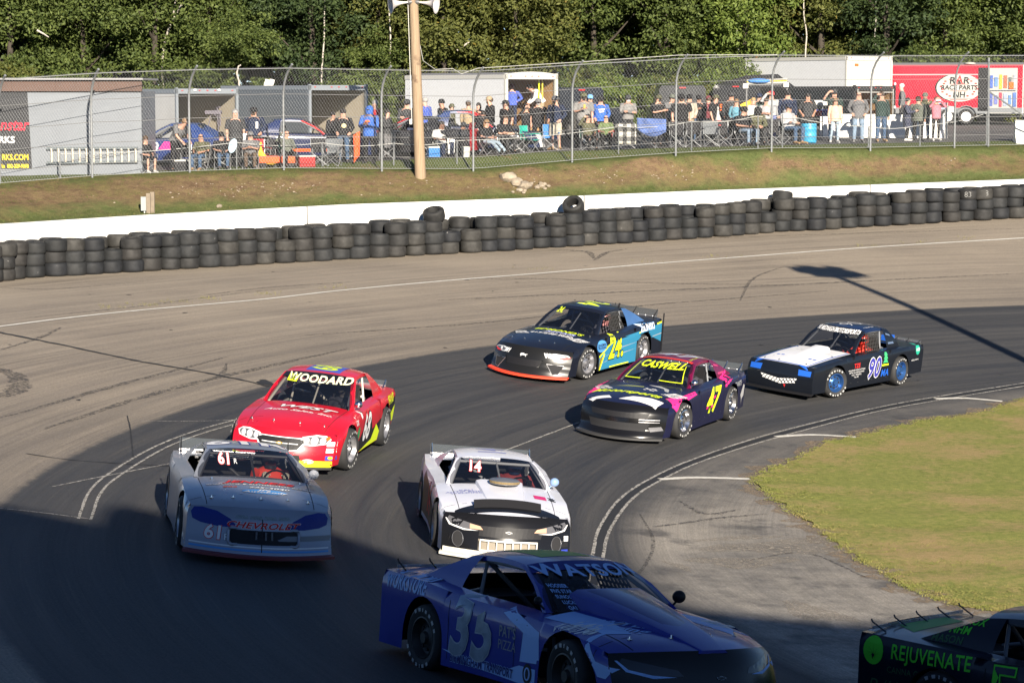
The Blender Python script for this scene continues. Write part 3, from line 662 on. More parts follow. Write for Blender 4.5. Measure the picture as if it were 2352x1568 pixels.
        s.o_body = s.part('body', body, mt['body'], 38); s.part('hood', hood, mt.get('hood', mt['body']), 38); s.part('front_bumper', fas, mt.get('nose', mt['body']), 38); s.part('rear_bumper', rear, mt.get('tail', mt['body']), 38)
        sp_ = MB(); lip = [Vector(v) for v in s.lip]; out = []
        for v in lip: out.append(v + Vector((.085, v.y * .035, -.015)))
        sp_.rings([[a + Vector((-.06, 0, .014)), b + Vector((0, 0, .014)), b - Vector((0, 0, .022)), a - Vector((.06, 0, .022))] for a, b in zip(lip, out)])
        s.part('splitter', sp_, mt.get('splitter', BLK), 30)
    def glass(s):
        p = s.P; q = np.linspace(-1, 1, 13); mt = s.mats
        def base(a, x0, bow): y = a * p['ya']; X = x0 + bow * (1 - a * a); w = float(s.sm('W', X)) * .955; return s.top(X, y / w) if X < p['xa'] else Vector((X, y, s.top(p['xa'], y / w).z + (s.top(min(X, p['xa'] + .2), y / w).z - s.top(p['xa'], y / w).z)))
        def rf(a, x, bow): return Vector((x + bow * (1 - a * a), a * p['yr'], p['zr'] + p['crown'] * (1 - a * a) - .015 * abs(a) ** 6))
        s.wbase = [base(a, p['xa'], p['wsb']) + Vector((0, 0, .004)) for a in q]; s.wtop = [rf(a, p['xr'], .09) for a in q]
        G = []
        for t in np.linspace(0, 1, 8): G.append([b.lerp(c, t) + Vector((.03, 0, .03)) * math.sin(math.pi * t) for b, c in zip(s.wbase, s.wtop)])
        m = MB(); m.grid([r[::-1] for r in G]); s.o_ws = s.part('windshield', m, GLASS, 60)
        s.wsbvh = BVHTree.FromPolygons([Vector(v) for v in m.v], m.f)
        if p.get('band'):   # sun strip across the top of the windscreen
            m = MB(); m.grid([[v + Vector((.006, 0, .006)) for v in r][::-1] for r in [[b.lerp(c, t) + Vector((.03, 0, .03)) * math.sin(math.pi * t) for b, c in zip(s.wbase, s.wtop)] for t in (1 - p['band'], 1 - p['band'] * .5, .995)]]); s.part('sun_strip', m, p.get('bandmat', KV), 60)
        m = MB(); R = []
        for x in np.linspace(0, 1, 9):
            X = p['xr'] + (p['xrr'] - p['xr']) * x
            r = [rf(a, X, .09 * (1 - x) - .05 * x) + Vector((0, 0, .045 * math.sin(math.pi * (.15 + .8 * x)) - .018)) for a in q]
            r = [r[0] + Vector((0, -.012, -.05))] + r + [r[-1] + Vector((0, .012, -.05))]; R.append(r)
        m.grid(R); s.part('roof', m, mt.get('roof', mt['body']), 40); s.roofR = R
        # rear window
        m = MB(); rt = R[-1][1:-1]; rb = [base(a, p['xb'] + .06, -.12) + Vector((0, 0, .004)) for a in q]
        m.grid([[b.lerp(c, t) for b, c in zip(rb, rt)] for t in np.linspace(0, 1, 5)]); s.part('rear_window', m, CLEAR, 60, bvh=False)
        for sg in (1, -1):
            i = -1 if sg > 0 else 0; a, b = s.wbase[i], R[0][-2 if sg > 0 else 1]
            m = MB(); d = (b - a).normalized(); fw = Vector((.075, 0, 0)); ow = Vector((.0, sg * .022, .0)); R2 = []
            for t in (0, .5, 1): c = a.lerp(b, t) + Vector((.03, 0, .03)) * math.sin(math.pi * t); R2.append([c + ow - fw * .75, c + ow + fw * .15, c - Vector((0, sg * .05, 0)) + fw * .35, c - Vector((0, sg * .05, 0)) - fw * .4])
            m.rings(R2); s.part('pillar', m, mt.get('pillar', mt.get('roof', mt['body'])), 30)
            # rear quarter panel of the roof
            rr = R[-1][-2 if sg > 0 else 1]; k = p['sail']; f0 = Vector((p['xrr'] + .22, sg * p['yr'], R[-3][-2 if sg > 0 else 1].z)); r1 = rr
            w = float(s.sm('W', p['xb'])) * .955; g0 = s.top(p['xb'] + k, p['ya'] / (float(s.sm('W', p['xb'] + k)) * .955)); g1 = s.top(p['xb'] - .06, p['ya'] / w)
            g0 = Vector((g0.x, sg * p['ya'], g0.z)); g1 = Vector((g1.x, sg * p['ya'], g1.z)); m = MB(); th = Vector((0, -sg * .02, 0)); ow = Vector((0, sg * .015, 0))
            G = [[f0.lerp(r1, t).lerp(g0.lerp(g1, t), u) + ow + Vector((0, sg * .03, 0)) * math.sin(math.pi * u) for u in np.linspace(0, 1, 6)] for t in np.linspace(0, 1, 5)]
            m.grid(G if sg < 0 else G[::-1]); o = s.part('roof_quarter_panel', m, mt.get('sail', mt.get('roof', mt['body'])), 40)
            if p.get('qwin'):
                m = MB(); c = [(.28, .22), (.72, .30), (.66, .80), (.16, .80)]
                def bl(t, u): return f0.lerp(r1, t).lerp(g0.lerp(g1, t), u) + ow + Vector((0, sg * .03, 0)) * math.sin(math.pi * u) + Vector((0, sg * .005, 0))
                m.add([bl(*v) for v in c], [(0, 1, 2, 3)]); s.part('quarter_window', m, p['qwin'], None, bvh=False)
    def wheels(s):
        p = s.P; wm = None
        for ax in (0, 1):
            for sg in (1, -1):
                m = MB(); m.lathe(tyre_profile(p['R'], p['tw']), 32, 'y'); o = link('wheel', m.mesh('wheel', 40), s.root, [RUB], (p['wb'][ax], sg * p['track'], p['R'] + .002), (0, 0, p['steer'] if ax == 0 else 0))
                r = MB(); h = sg * p['tw'] / 2; R = p['R']
                r.lathe([(R * .61, h - sg * .03), (R * .64, h), (R * .60, h + sg * .004), (R * .56, h - sg * .03), (R * .50, h - sg * .08), (R * .42, h - sg * .09), (R * .25, h - sg * .05), (R * .2, h - sg * .045), (R * .16, h - sg * .01), (0, h - sg * .01)], 28, 'y')
                link('rim', r.mesh('rim', 40), o, [s.mats.get('rim', STEEL)])
                d = MB()
                for k in range(8):
                    q = 2 * math.pi * k / 8; M = Euler((0, -q, 0)).to_matrix(); d.box(Vector((math.cos(q) * R * .36, h - sg * .066, math.sin(q) * R * .36)), (.03, .02, .045), M)
                link('rim_slots', d.mesh('rim_slots'), o, [DARK])
                if p.get('tlet', True):
                    for st in (.3, 3.5):
                        t = MB()
                        for w_ in (.05, .06, .05, .045, .02, .055, .05):
                            q0 = st + k * .0; q = st; st += (w_ + .03) / (R * .8)
                            vs = []
                            for a, rr in ((0, .79), (w_ / (R * .8) * .75, .79), (w_ / (R * .8) * .75, .895), (0, .895)): vs.append((math.cos(q + a) * R * rr, h + sg * .0145, math.sin(q + a) * R * rr))
                            t.add(vs, [(0, 1, 2, 3)])
                        link('tyre_lettering', t.mesh('tyre_lettering'), o, [TLET])
    def inside(s):
        p = s.P; m = MB(); x0, x1 = p['xt'] + .12, p['xf'] - .05
        m.box(((x0 + x1) / 2, 0, .30), (x1 - x0, 1.12, .26)); m.box((p['xa'] + .35, 0, .52), (1.0, 1.1, .30)); m.box((p['xb'] - .1, 0, .55), (.7, 1.2, .4)); s.part('chassis', m, DARK, None, False)
        bm_ = p.get('bars', GREYBAR); zr = p['zr'] - .05
        def bar(pts, r=.024): m = MB(); m.tube(pts, r, 7); o = m.build('roll_bar', bm_, s.root, 60)
        yr, ya = p['yr'] - .03, p['ya'] - .06; xh = p['xrr'] + .22
        bar([(xh, -ya, .35), (xh, -yr, zr), (xh, yr, zr), (xh, ya, .35)])
        for sg in (1, -1): bar([(xh, sg * yr, zr), (p['xr'] - .02, sg * yr, zr - .01), (p['xa'] - .05, sg * ya, .86), (p['xa'] - .02, sg * ya, .4)])
        bar([(p['xr'], -yr, zr - .01), (p['xr'], yr, zr - .01)]); bar([(xh, -.6, .9), (p['xb'] + .1, -.5, .75)]); bar([(xh, .6, .9), (p['xb'] + .1, .5, .75)]); bar([(xh, -yr, zr), (xh, .25, .5)]); bar([(p['xr'] - .02, .02, zr), (p['xa'] - .05, .05, .86)], .016)
        for z in (.52, .70): bar([(xh, ya, z), (p['xa'] - .1, ya, z)]); bar([(xh, -ya, z), (p['xa'] - .1, -ya, z)])
        m = MB(); m.box((p['xa'] - .03, 0, .80), (.12, 1.3, .13)); s.part('dashboard', m, DARK, None, False)
        m = MB(); m.box((-.62, .36, .62), (.12, .46, .80), Euler((0, -.2, 0)).to_matrix()); m.box((-.36, .36, .36), (.5, .46, .14)); m.box((-.66, .36, 1.0), (.10, .42, .22)); s.part('seat', m, BLK, None, False)
        m = MB(); b = [(math.cos(a) * .17, math.sin(a) * .17) for a in np.linspace(0, 2 * math.pi, 17)]; m.tube([(.30 + .05 * z_ / .17, .36 + y_, .80 + z_) for y_, z_ in b], .016, 6); s.part('steering_wheel', m, BLK, None, False)
    # ---- flat print on the curved panels
    def decal(s, me, mode, c, mt, name='decal', lift=.004, maxlen=.09, parent=None, ws=False, fallback=True):
        bm = bmesh.new(); bm.from_mesh(me); bmesh.ops.triangulate(bm, faces=bm.faces[:])
        for _ in range(5):
            es = [e for e in bm.edges if e.calc_length() > maxlen]
            if not es: break
            bmesh.ops.subdivide_edges(bm, edges=es, cuts=1); bmesh.ops.triangulate(bm, faces=bm.faces[:])
        bvh = s.wsbvh if ws else s.bvh; bad = []
        for v in bm.verts:
            a, b = v.co.x, v.co.y
            if mode == 'L': o, d = Vector((c[0] - a, 3, c[1] + b)), Vector((0, -1, 0))
            elif mode == 'R': o, d = Vector((c[0] + a, -3, c[1] + b)), Vector((0, 1, 0))
            elif mode == 'T': o, d = Vector((c[0] - b, c[1] + a, 4)), Vector((0, 0, -1))
            elif mode == 'TL': o, d = Vector((c[0] - a, c[1] - b, 4)), Vector((0, 0, -1))
            else: o, d = Vector((5, c[0] + a, c[1] + b)), Vector((-1, 0, 0))
            h = bvh.ray_cast(o, d)
            if h[0] is None: bad.append(v); continue
            n = h[1]; n = n if n.dot(d) < 0 else -n; v.co = h[0] + n * lift
        bmesh.ops.delete(bm, geom=bad, context='VERTS')
        # drop faces stretched across a silhouette
        lim = maxlen * 7; bmesh.ops.delete(bm, geom=[f for f in bm.faces if max(e.calc_length() for e in f.edges) > lim], context='FACES')
        out = bpy.data.meshes.new(name); bm.to_mesh(out); bm.free(); bpy.data.meshes.remove(me)
        return link(name, out, parent or s.root, [mt])
    def text(s, t, size, mode, c, mt, sx=1, bold=0, shear=0, rot=0, name='lettering', lift=.005, ws=False, outline=None, ow=.03, warp=None, align='CENTER', raw=False):
        bold = min(bold, .028 * size) if bold > 0 and not raw else bold; ow = min(ow, .035 * size)
        if outline is not None: s.text(t, size, mode, c, outline, sx, bold + ow, shear, rot, name, lift - .002, ws, None, 0, warp, align, True)
        cu = bpy.data.curves.new('t', 'FONT'); cu.body = t; cu.size = size; cu.align_x = align; cu.align_y = 'CENTER'; cu.offset = bold; cu.shear = shear; cu.resolution_u = 3; cu.space_line = .85; cu.space_character = 1.06
        ob = bpy.data.objects.new('t', cu); COL.objects.link(ob); bpy.context.view_layer.update(); me = bpy.data.meshes.new_from_object(ob); bpy.data.objects.remove(ob); bpy.data.curves.remove(cu)
        for v in me.vertices:
            x, y = v.co.x * sx, v.co.y
            if warp: x, y = warp(x, y)
            v.co = (x * math.cos(rot) - y * math.sin(rot), x * math.sin(rot) + y * math.cos(rot), 0)
        me.materials.clear(); return s.decal(me, mode, c, mt, name, lift, max(.03, size * .35), ws=ws)
    def poly(s, pts, mode, c, mt, name='decal', lift=.003, ws=False, maxlen=.06):
        me = bpy.data.meshes.new('t'); bm = bmesh.new(); bm.faces.new([bm.verts.new((x, y, 0)) for x, y in pts]); bm.to_mesh(me); bm.free(); return s.decal(me, mode, c, mt, name, lift, maxlen, ws=ws)
    def oval(s, a, b, mode, c, mt, name='decal', lift=.003, n=20, rot=0, **k):
        return s.poly([(a * math.cos(q) * math.cos(rot) - b * math.sin(q) * math.sin(rot), a * math.cos(q) * math.sin(rot) + b * math.sin(q) * math.cos(rot)) for q in np.linspace(0, 2 * math.pi, n, endpoint=False)], mode, c, mt, name, lift, **k)
    def pins(s, pts):
        for x, y in pts:
            h = s.bvh.ray_cast(Vector((x, y, 4)), Vector((0, 0, -1)))
            if h[0] is None: continue
            m = MB(); m.lathe([(.028, 0), (.028, .006), (.01, .008), (.008, .03), (0, .03)], 10, c=h[0]); m.build('hood_pin', CHROME, s.root)
    def spoiler(s, w=.78, h=.20, x=None, mt=None, braces=5, lean=-.25, brace=BLK):
        p = s.P; x = p['xt'] + .06 if x is None else x; z = float(s.sm('zc', x)); m = MB(); z0 = z - .02
        m.rings([[(x, y, z0), (x + .006, y, z0), (x + lean * h + .006, y, z0 + h), (x + lean * h, y, z0 + h)] for y in (-w, -w / 2, 0, w / 2, w)]); o = s.part('spoiler', m, mt or CLEAR, None, False)
        for y in np.linspace(-w + .02, w - .02, braces): b = MB(); b.tube([(x + .16, y, z0), (x + lean * h * .8 + .012, y, z0 + h * .85), (x + lean * h + .0, y, z0 + h + .015)], .009, 5); b.build('spoiler_brace', brace, o)
        b = MB(); b.box((x + .012, 0, z0 + .03), (.012, 2 * w, .03)); b.build('spoiler_bracket', STEEL, o)
        for y in np.linspace(-w + .1, w - .1, 9): b = MB(); b.ell((x + .02, y, z0 + .03), (.009, .009, .009), 6, 4); b.build('bolt', CHROME, o)
    def mirror(s, side=1, mt=CHROME, r=.065):
        p = s.P; m = MB(); m.ell((p['xa'] - .05, side * (p['ya'] + .08), .97), (r, r * 1.1, r), 12, 8); m.tube([(p['xa'] - .05, side * (p['ya'] + .08), .95), (p['xa'] - .05, side * (p['ya'] - .02), .86)], .012, 5); s.part('mirror', m, mt, 60, False)
    def net(s, side=1, x0=-.62, x1=.02):
        p = s.P; m = MB(); y0, y1 = p['ya'] + .0, p['yr'] + .02; z0, z1 = .88, p['zr'] - .06
        def P_(u, v): return Vector((x0 + (x1 - x0) * u - .12 * v * (u), side * (y0 + (y1 - y0) * v + .02), z0 + (z1 - z0) * v))
        for u in np.linspace(0, 1, 9): m.tube([P_(u, 0), P_(u, 1)], .012, 4)
        for v in np.linspace(0, 1, 6): m.tube([P_(0, v), P_(1, v)], .012, 4)
        s.part('window_net', m, NETM, None, False)
    def gaps(s):
        p = s.P; G = mat('panel_gap', (.006, .006, .007), .8); x1 = p['xf'] + p['nb'] * .3
        for sg in (1, -1):
            y0, y1 = sg * float(s.sm('W', p['xa'])) * .745, sg * float(s.sm('W', p['xf'])) * .745
            s.poly([(y0 - .004, -p['xa'] - .1), (y0 + .005, -p['xa'] - .1), (y1 + .005, -x1), (y1 - .004, -x1)], 'T', (0, 0), G, 'panel_gap', .0025)
        for S_, k in (('L', -1), ('R', 1)):
            for x in (1.86, .50, -.78): s.poly([(k * x - .004, .20), (k * x + .005, .20), (k * x + .005, .80), (k * x - .004, .80)], S_, (0, 0), G, 'panel_gap', .0025)
            for x in np.linspace(-.7, .8, 6): s.oval(.009, .009, S_, (x, .26), STEEL, 'rivet', .003, 6)
    def bowtie(s, mode, c, w, mt, inner=None):
        h = w * .36; pts = [(-.5, -.5), (-.2, -.5), (-.2, -1), (.22, -1), (.22, -.5), (.55, -.5), (.45, .5), (.18, .5), (.18, 1), (-.25, 1), (-.25, .5), (-.58, .5)]
        s.poly([(x * w, y * h / 2) for x, y in pts], mode, c, mt, 'badge', .006)
        if inner is not None: s.poly([(x * w * .78, y * h / 2 * .62) for x, y in pts], mode, c, inner, 'badge', .008)
    def scoop(s, x0, x1, w0, w1, h, mt, name='hood_scoop'):
        m = MB(); R = []
        for t in np.linspace(0, 1, 6):
            X = x0 + (x1 - x0) * t; w = w0 + (w1 - w0) * t; W = float(s.sm('W', X)) * .955; hh = h * (.06 + .94 * smooth01(1 - t)); b = s.top(X, 0); e = s.top(X, w / W)
            R.append([(b.x, -w - .03, e.z - .02), (b.x, -w, e.z + hh * .8), (b.x, -w * .8, b.z + hh), (b.x, 0, b.z + hh * 1.03), (b.x, w * .8, b.z + hh), (b.x, w, e.z + hh * .8), (b.x, w + .03, e.z - .02)])
        m.rings(R); return s.part(name, m, mt, 30)
# ---- driver seated in a car (a thing of its own)
def driver(car, label, suit, helmet, gloves=None, visor=BLK, y=.36):
    d = tag(empty('person'), label, 'person', 'drivers in the race cars'); d.matrix_world = car.M
    m = MB(); m.rings([[(-.46 + .10 * math.cos(q) * a - b, y + .21 * math.sin(q) * a, z) for q in np.linspace(0, 2 * math.pi, 12, endpoint=False)] for z, a, b in ((.42, .95, -.05), (.6, 1, 0), (.78, 1.05, .05), (.88, .85, .07), (.93, .4, .07))])
    for sg in (1, -1): m.tube([(-.50, y + sg * .20, .84), (-.22, y + sg * .27, .70), (.02, y + sg * .2, .77), (.22, y + sg * .145, .85)], [.065, .055, .048, .04], 8); m.tube([(-.35, y + sg * .1, .45), (.15, y + sg * .13, .58), (.5, y + sg * .12, .35)], [.09, .075, .055], 8)
    m.build('body', suit, d, 60)
    h = MB(); h.ell((-.50, y, 1.06), (.145, .125, .15), 16, 10); h.tube([(-.5, y, .9), (-.5, y, 1.0)], .09, 10); o = h.build('helmet', helmet, d, 60)
    v = MB(); v.grid([[(-.50 + .152 * math.cos(a), y + .132 * math.sin(a), z) for a in np.linspace(-1.1, 1.1, 9)] for z in (1.03, 1.07, 1.11)]); v.build('visor', visor, o, 60)
    for sg in (1, -1):
        g = MB(); c = Vector((.25, y + sg * .14, .88)); g.ell(c, (.045, .05, .055), 8, 6)
        for k in range(4): g.tube([c + Vector((.02, -sg * .03 + sg * .02 * k, .035)), c + Vector((.06, -sg * .03 + sg * .02 * k, .025)), c + Vector((.07, -sg * .03 + sg * .02 * k, -.02))], [.012, .011, .009], 5)
        g.tube([c + Vector((0, -sg * .045, .01)), c + Vector((.05, -sg * .06, .02))], [.013, .01], 5)
        g.build('glove', gloves or BLK, d, 60)
    return d
def place(uv, side, axle, wb, yaw, track=.845):
    """ground position of the car centre so that the given wheel stands on photo pixel uv"""
    q = hit(*uv); x = wb[0] if axle == 'F' else wb[1]; lx, ly = x, side * (track + .08)
    c, s_ = math.cos(yaw), math.sin(yaw); cx, cy = q.x - (lx * c - ly * s_), q.y - (lx * s_ + ly * c)
    return Vector((cx, cy, float(tz(cx, cy)) + .012))
# ================================================================ THE SEVEN RACE CARS
R_ = math.radians
LM = dict(zs=[(-2.3, .95), (-1.3, .92), (-.6, .86), (.6, .82), (1.35, .77), (1.8, .70), (2.10, .62)], zc=[(-2.3, .98), (-1.3, .97), (-.6, .93), (.6, .92), (1.35, .84), (1.8, .76), (2.10, .67)])
LMB = dict(LM, zs=[(-2.3, .88), (-1.3, .86), (-.6, .84), (.6, .82), (1.35, .77), (1.8, .70), (2.10, .62)], zc=[(-2.3, .90), (-1.3, .92), (-.6, .92), (.6, .92), (1.35, .84), (1.8, .76), (2.10, .67)])
# --- silver late model (61)
C61 = Car('race_car', 'silver grey late model race car with dark blue oval headlights, half in the shade', 'race car', dict(LMB, xf=2.0, nb=.42, W=[(-2.3, .92), (-1.3, .985), (0, .96), (1.35, .985), (1.7, .97), (2.0, .92)], tuck=-.02,
          dx=[(0, .26), (.12, .23), (.3, .17), (.5, .13), (.8, .07), (1, 0)], zr=1.175, bars=mat('roll_bar_black', (.05, .05, .055), .5), xr=-.02),
          dict(body=paint('silver', (.29, .31, .36), .30, .5, .45, .04), splitter=mat('splitter_maroon', (.16, .02, .03), .5), tail=BLK), place((742, 1282), 1, 'F', Car.D['wb'], R_(-79)), R_(-79), roll=R_(1.5), sc=.98)
NAVYV = vinyl('navy', (.014, .03, .22)); SKYV = vinyl('sky', (.08, .28, .62)); ORV = vinyl('orange', (.75, .12, .02))
c = C61
for sg in (1, -1): c.poly([(sg * x, y) for x, y in ((.30, -.10), (.40, .0), (.56, .075), (.74, .10), (.84, .085), (.88, .03), (.86, -.05), (.76, -.085), (.55, -.105))], 'F', (0, .55), NAVYV, 'headlight')
SLOT = mat('grille_mesh_grey', (.22, .26, .28), .5, noise=.3, nscale=60)
for k_ in range(4): c.poly([(-.36 + .18 * k_, -.022), (-.36 + .18 * k_ + .165, -.022), (-.36 + .18 * k_ + .15, .022), (-.36 + .18 * k_ + .01, .022)], 'F', (.02, .585), SLOT, 'vent')
c.text('CHEVROLET', .105, 'F', (.0, .485), RV, sx=1.5, bold=.008, shear=.35, outline=WV, ow=.014)
rim_ = MB()
def ring_on(c, pts, z0, w, mt, name, r=.02):
    m = MB(); P = []
    for x, y in pts:
        h = c.bvh.ray_cast(Vector((5, x, z0 + y)), Vector((-1, 0, 0))); P.append(h[0] + Vector((.004, 0, 0)))
    m.tube(P + [P[0], P[1]], r, 6); m.build(name, mt, c.root, 60)
def rrect(a, b, r, n=5):
    out = []
    for cx, cy, s0 in ((a - r, b - r, 0), (-a + r, b - r, 1), (-a + r, -b + r, 2), (a - r, -b + r, 3)):
        for k in range(n): q = (s0 + k / (n - 1)) * math.pi / 2; out.append((cx + r * math.cos(q), cy + r * math.sin(q)))
    return out
c.poly(rrect(.43, .085, .04), 'F', (.03, .345), BLK, 'grille', .002); ring_on(c, [(x + .03, y) for x, y in rrect(.45, .10, .05)], .345, 0, paint('silver', (.34, .36, .40)), 'grille_surround', .022)
for y_ in (-.07, .05, .13): m = MB(); h = c.bvh.ray_cast(Vector((5, y_, .345)), Vector((-1, 0, 0)))[0]; m.box(h + Vector((.006, 0, 0)), (.012, .022, .15), Euler((.06, 0, 0)).to_matrix()); m.build('grille_bar', STEEL, c.root)
c.text('61', .23, 'F', (-.60, .36), WV, bold=.012, shear=.1, outline=RV, ow=.02); c.text('R', .11, 'F', (-.44, .32), WV, bold=.004, outline=KV, ow=.008)
c.poly([(-.006, -.2), (.006, -.2), (.006, .2), (-.006, .2)], 'F', (0, .37), KV, 'panel_seam', .006)
c.poly([(-.95, -.012), (.95, -.012), (.95, .012), (-.95, .012)], 'F', (0, .185), SKYV, 'stripe'); c.poly([(-.95, -.008), (.95, -.008), (.95, .008), (-.95, .008)], 'F', (0, .225), WV, 'stripe')
c.poly([(-.42, 0), (-.40, 0), (-.30, .045), (.30, .045), (.42, 0), (.40, -.02), (-.40, -.02)], 'F', (.62, .33), mat('dark_silver', (.16, .17, .19), .4), 'brake_duct')
c.text('JENNESS', .20, 'T', (1.12, .05), RV, sx=1.15, bold=.012, shear=.3, outline=KV, ow=.012); c.text("BODYSHOP & AUTOMOTIVE REPAIR", .075, 'T', (1.28, .05), WV, sx=1.1, bold=.003, outline=KV, ow=.006)
c.text('802', .10, 'T', (1.45, -.36), ORV, sx=1.2, bold=.005, shear=.3); c.text('745-3040', .115, 'T', (1.47, .15), WV, sx=1.15, bold=.006, shear=.3, outline=KV, ow=.008)
c.oval(.30, .12, 'T', (1.68, .08), SKYV, rot=0); c.text('JPs\nAutobody', .11, 'T', (1.67, .08), WV, sx=1.2, shear=.3, bold=.003, lift=.007)
c.text('61', .17, 'F', (-.36, 1.085), WV, ws=True, bold=.01, outline=RV, ow=.014); c.text('R', .08, 'F', (-.22, 1.07), WV, ws=True)
c.text('61R', .62, 'T', (-.45, 0), WV, sx=1.1, bold=.02, outline=NAVYV, ow=.03, rot=math.pi / 2 * 0)
c.pins([(1.95, -.62), (2.02, -.35), (2.08, 0), (2.03, .35), (1.96, .62), (.9, -.55), (.9, .62)])
c.spoiler(.80, .20, braces=3); c.mirror(1, mat('white_mirror', (.75, .75, .75), .3))
for z in (.93, 1.0): m = MB(); m.box((-1.15, -.12, z), (.05, 1.05, .03)); m.build('deck_bar', CHROME, c.root)
driver(c, 'driver in a red suit and pale gloves at the wheel of the silver car', mat('suit_red', (.65, .05, .03), .8), mat('helmet_black', (.02, .02, .025), .3), mat('glove_beige', (.50, .45, .36), .8))

# --- red (68)
REDP = paint('red', (.56, .008, .022), .22, .7)
C68 = Car('race_car', 'red race car with lime yellow bumper strip and white 68 on its door', 'race car', dict(zs=[(-2.3, .88), (-1.3, .87), (.6, .84), (1.35, .78), (1.75, .71), (2.02, .63)], zc=[(-2.3, .91), (-1.3, .93), (.6, .93), (1.35, .88), (1.75, .80), (2.02, .70)], xf=2.02, nb=.33, W=[(-2.3, .90), (-1.3, .965), (0, .95), (1.35, .965), (1.75, .94), (2.02, .86)],
          zr=1.31, yr=.60, ya=.765, xa=.62, xr=-.08, zb=.16, band=.20, bandmat=mat('sun_strip_black', (.012, .012, .014), .3), steer=-.12, dx=[(0, .17), (.25, .17), (.5, .14), (.8, .07), (1, 0)], bars=CREAMBAR, qwin=CLEAR),
          dict(body=REDP, splitter=mat('lip_black', (.02, .02, .02), .6), tail=BLK), place((798, 1081), 1, 'F', Car.D['wb'], R_(-99)), R_(-99), roll=R_(1.0))
c = C68
HL = mat('headlight_print', (.55, .57, .58), .3, noise=.35, nscale=14); HD = mat('headlight_dark', (.10, .10, .11), .3)
for sg in (1, -1):
    c.poly([(sg * x, y) for x, y in ((.27, -.03), (.36, .05), (.56, .085), (.70, .07), (.78, .02), (.74, -.05), (.52, -.085), (.36, -.07))], 'F', (0, .57), WV, 'headlight')
    c.poly([(sg * x, y) for x, y in ((.34, -.03), (.38, .035), (.56, .065), (.72, .045), (.75, .01), (.71, -.04), (.52, -.066), (.38, -.055))], 'F', (0, .57), HD, 'headlight_glass', .005)
    for k_, r in ((.42, .042), (.54, .055), (.66, .045)): c.oval(r, r * 1.1, 'F', (sg * k_, .568), HL, 'lamp', .007)
    c.oval(.09, .04, 'F', (sg * .48, .24), mat('fog_lamp', (.4, .42, .42), .3), 'fog_lamp')
c.oval(.03, .03, 'F', (.73, .60), ORV, 'lamp', .008)
GP = [(-.40, .05), (-.30, .085), (.30, .085), (.40, .05), (.30, -.085), (.2, -.10), (-.2, -.10), (-.30, -.085)]
c.poly([(x * 1.08, y * 1.15) for x, y in GP], 'F', (0, .50), WV, 'grille_surround'); c.poly(GP, 'F', (0, .50), BLK, 'grille', .005)
c.bowtie('F', (0, .50), .11, vinyl('gold', (.62, .36, .06))); c.poly([(-.30, -.006), (.30, -.006), (.30, .006), (-.30, .006)], 'F', (0, .50), WV, 'trim', .006)
c.poly([(-.38, -.05), (.38, -.05), (.34, .05), (-.34, .05)], 'F', (0, .28), DARK, 'air_intake'); c.poly([(-.95, -.045), (.95, -.045), (.95, .045), (-.95, .045)], 'F', (0, .205), LIME, 'bumper_strip')
c.text('WOODARD', .135, 'F', (.06, 1.25), vinyl('cream', (.78, .80, .52)), sx=1.45, bold=.016, ws=True, lift=.016); c.poly([(-.09, -.045), (.09, -.045), (.09, .045), (-.09, .045)], 'F', (-.40, 1.235), LIME, ws=True, lift=.014); c.text('68', .09, 'F', (-.40, 1.235), KV, ws=True, lift=.018, bold=.004)
c.text('WEST', .27, 'T', (1.12, .05), WV, sx=1.3, bold=.012, shear=.35, outline=KV, ow=.012); c.text('Auto Sales, Inc.', .15, 'T', (1.42, .03), WV, sx=1.15, shear=.4, bold=.003)
c.pins([(1.92, -.62), (2.05, -.22), (2.05, .22), (1.93, .60)])
for i, (mt, z) in enumerate(((WV, .52), (WV, .42), (vinyl('nose_blue', (.03, .05, .35)), .30))): c.poly([(-.07, -.035), (.07, -.035), (.07, .035), (-.07, .035)], 'F', (.80, z), mt)
c.text('HOOSIER', .035, 'F', (.80, .43), RV, bold=.002, lift=.006); c.oval(.035, .025, 'F', (.80, .305), vinyl('yellow', (.8, .55, .02)), lift=.005)
# roof number facing the stands, side scheme
c.poly([(-.30, -.42), (.30, -.42), (.30, .42), (-.30, .42)], 'T', (-.55, .02), vinyl('roof_blue', (.06, .10, .45))); c.text('68', .62, 'T', (-.55, .02), LIME, rot=math.pi / 2, bold=.05, lift=.007)
for S_, sg in (('L', 1), ('R', -1)):
    c.poly([(sg * x, y) for x, y in ((-1.02, -.42), (.85, -.42), (.95, -.05), (.30, -.16), (.1, .10), (-.35, .0), (-.9, -.30))] if sg > 0 else [(-x, y) for x, y in ((-1.02, -.42), (.85, -.42), (.95, -.05), (.30, -.16), (.1, .10), (-.35, .0), (-.9, -.30))][::1], S_, (0, .60), KV, 'side_panel_print')
    c.poly([(sg * x, y) for x, y in ((.95, .10), (2.28, .16), (2.28, -.28), (1.72, -.05), (1.0, .02))], S_, (0, .60), KV, 'side_panel_print'); c.poly([(sg * x, y) for x, y in ((-.6, -.43), (.85, -.43), (.90, -.28), (.55, -.10), (.30, -.34))], S_, (0, .60), LIME, 'side_panel_print', .005)
    c.text('68', .62, S_, (.22, .53), WV, sx=.85, bold=.025, shear=.15, outline=KV, ow=.02, lift=.008); c.oval(.10, .12, S_, (.85, .52), vinyl('green', (.04, .25, .10))); c.text('JEANS', .22, S_, (-1.75, .76), LIME, bold=.008, shear=.2); c.poly([(sg * x, y) for x, y in ((1.80, -.14), (2.3, .0), (2.3, -.28), (1.9, -.30))], S_, (0, .60), LIME, lift=.006)
    c.text('GX', .12, S_, (1.0, .72), WV, bold=.005)
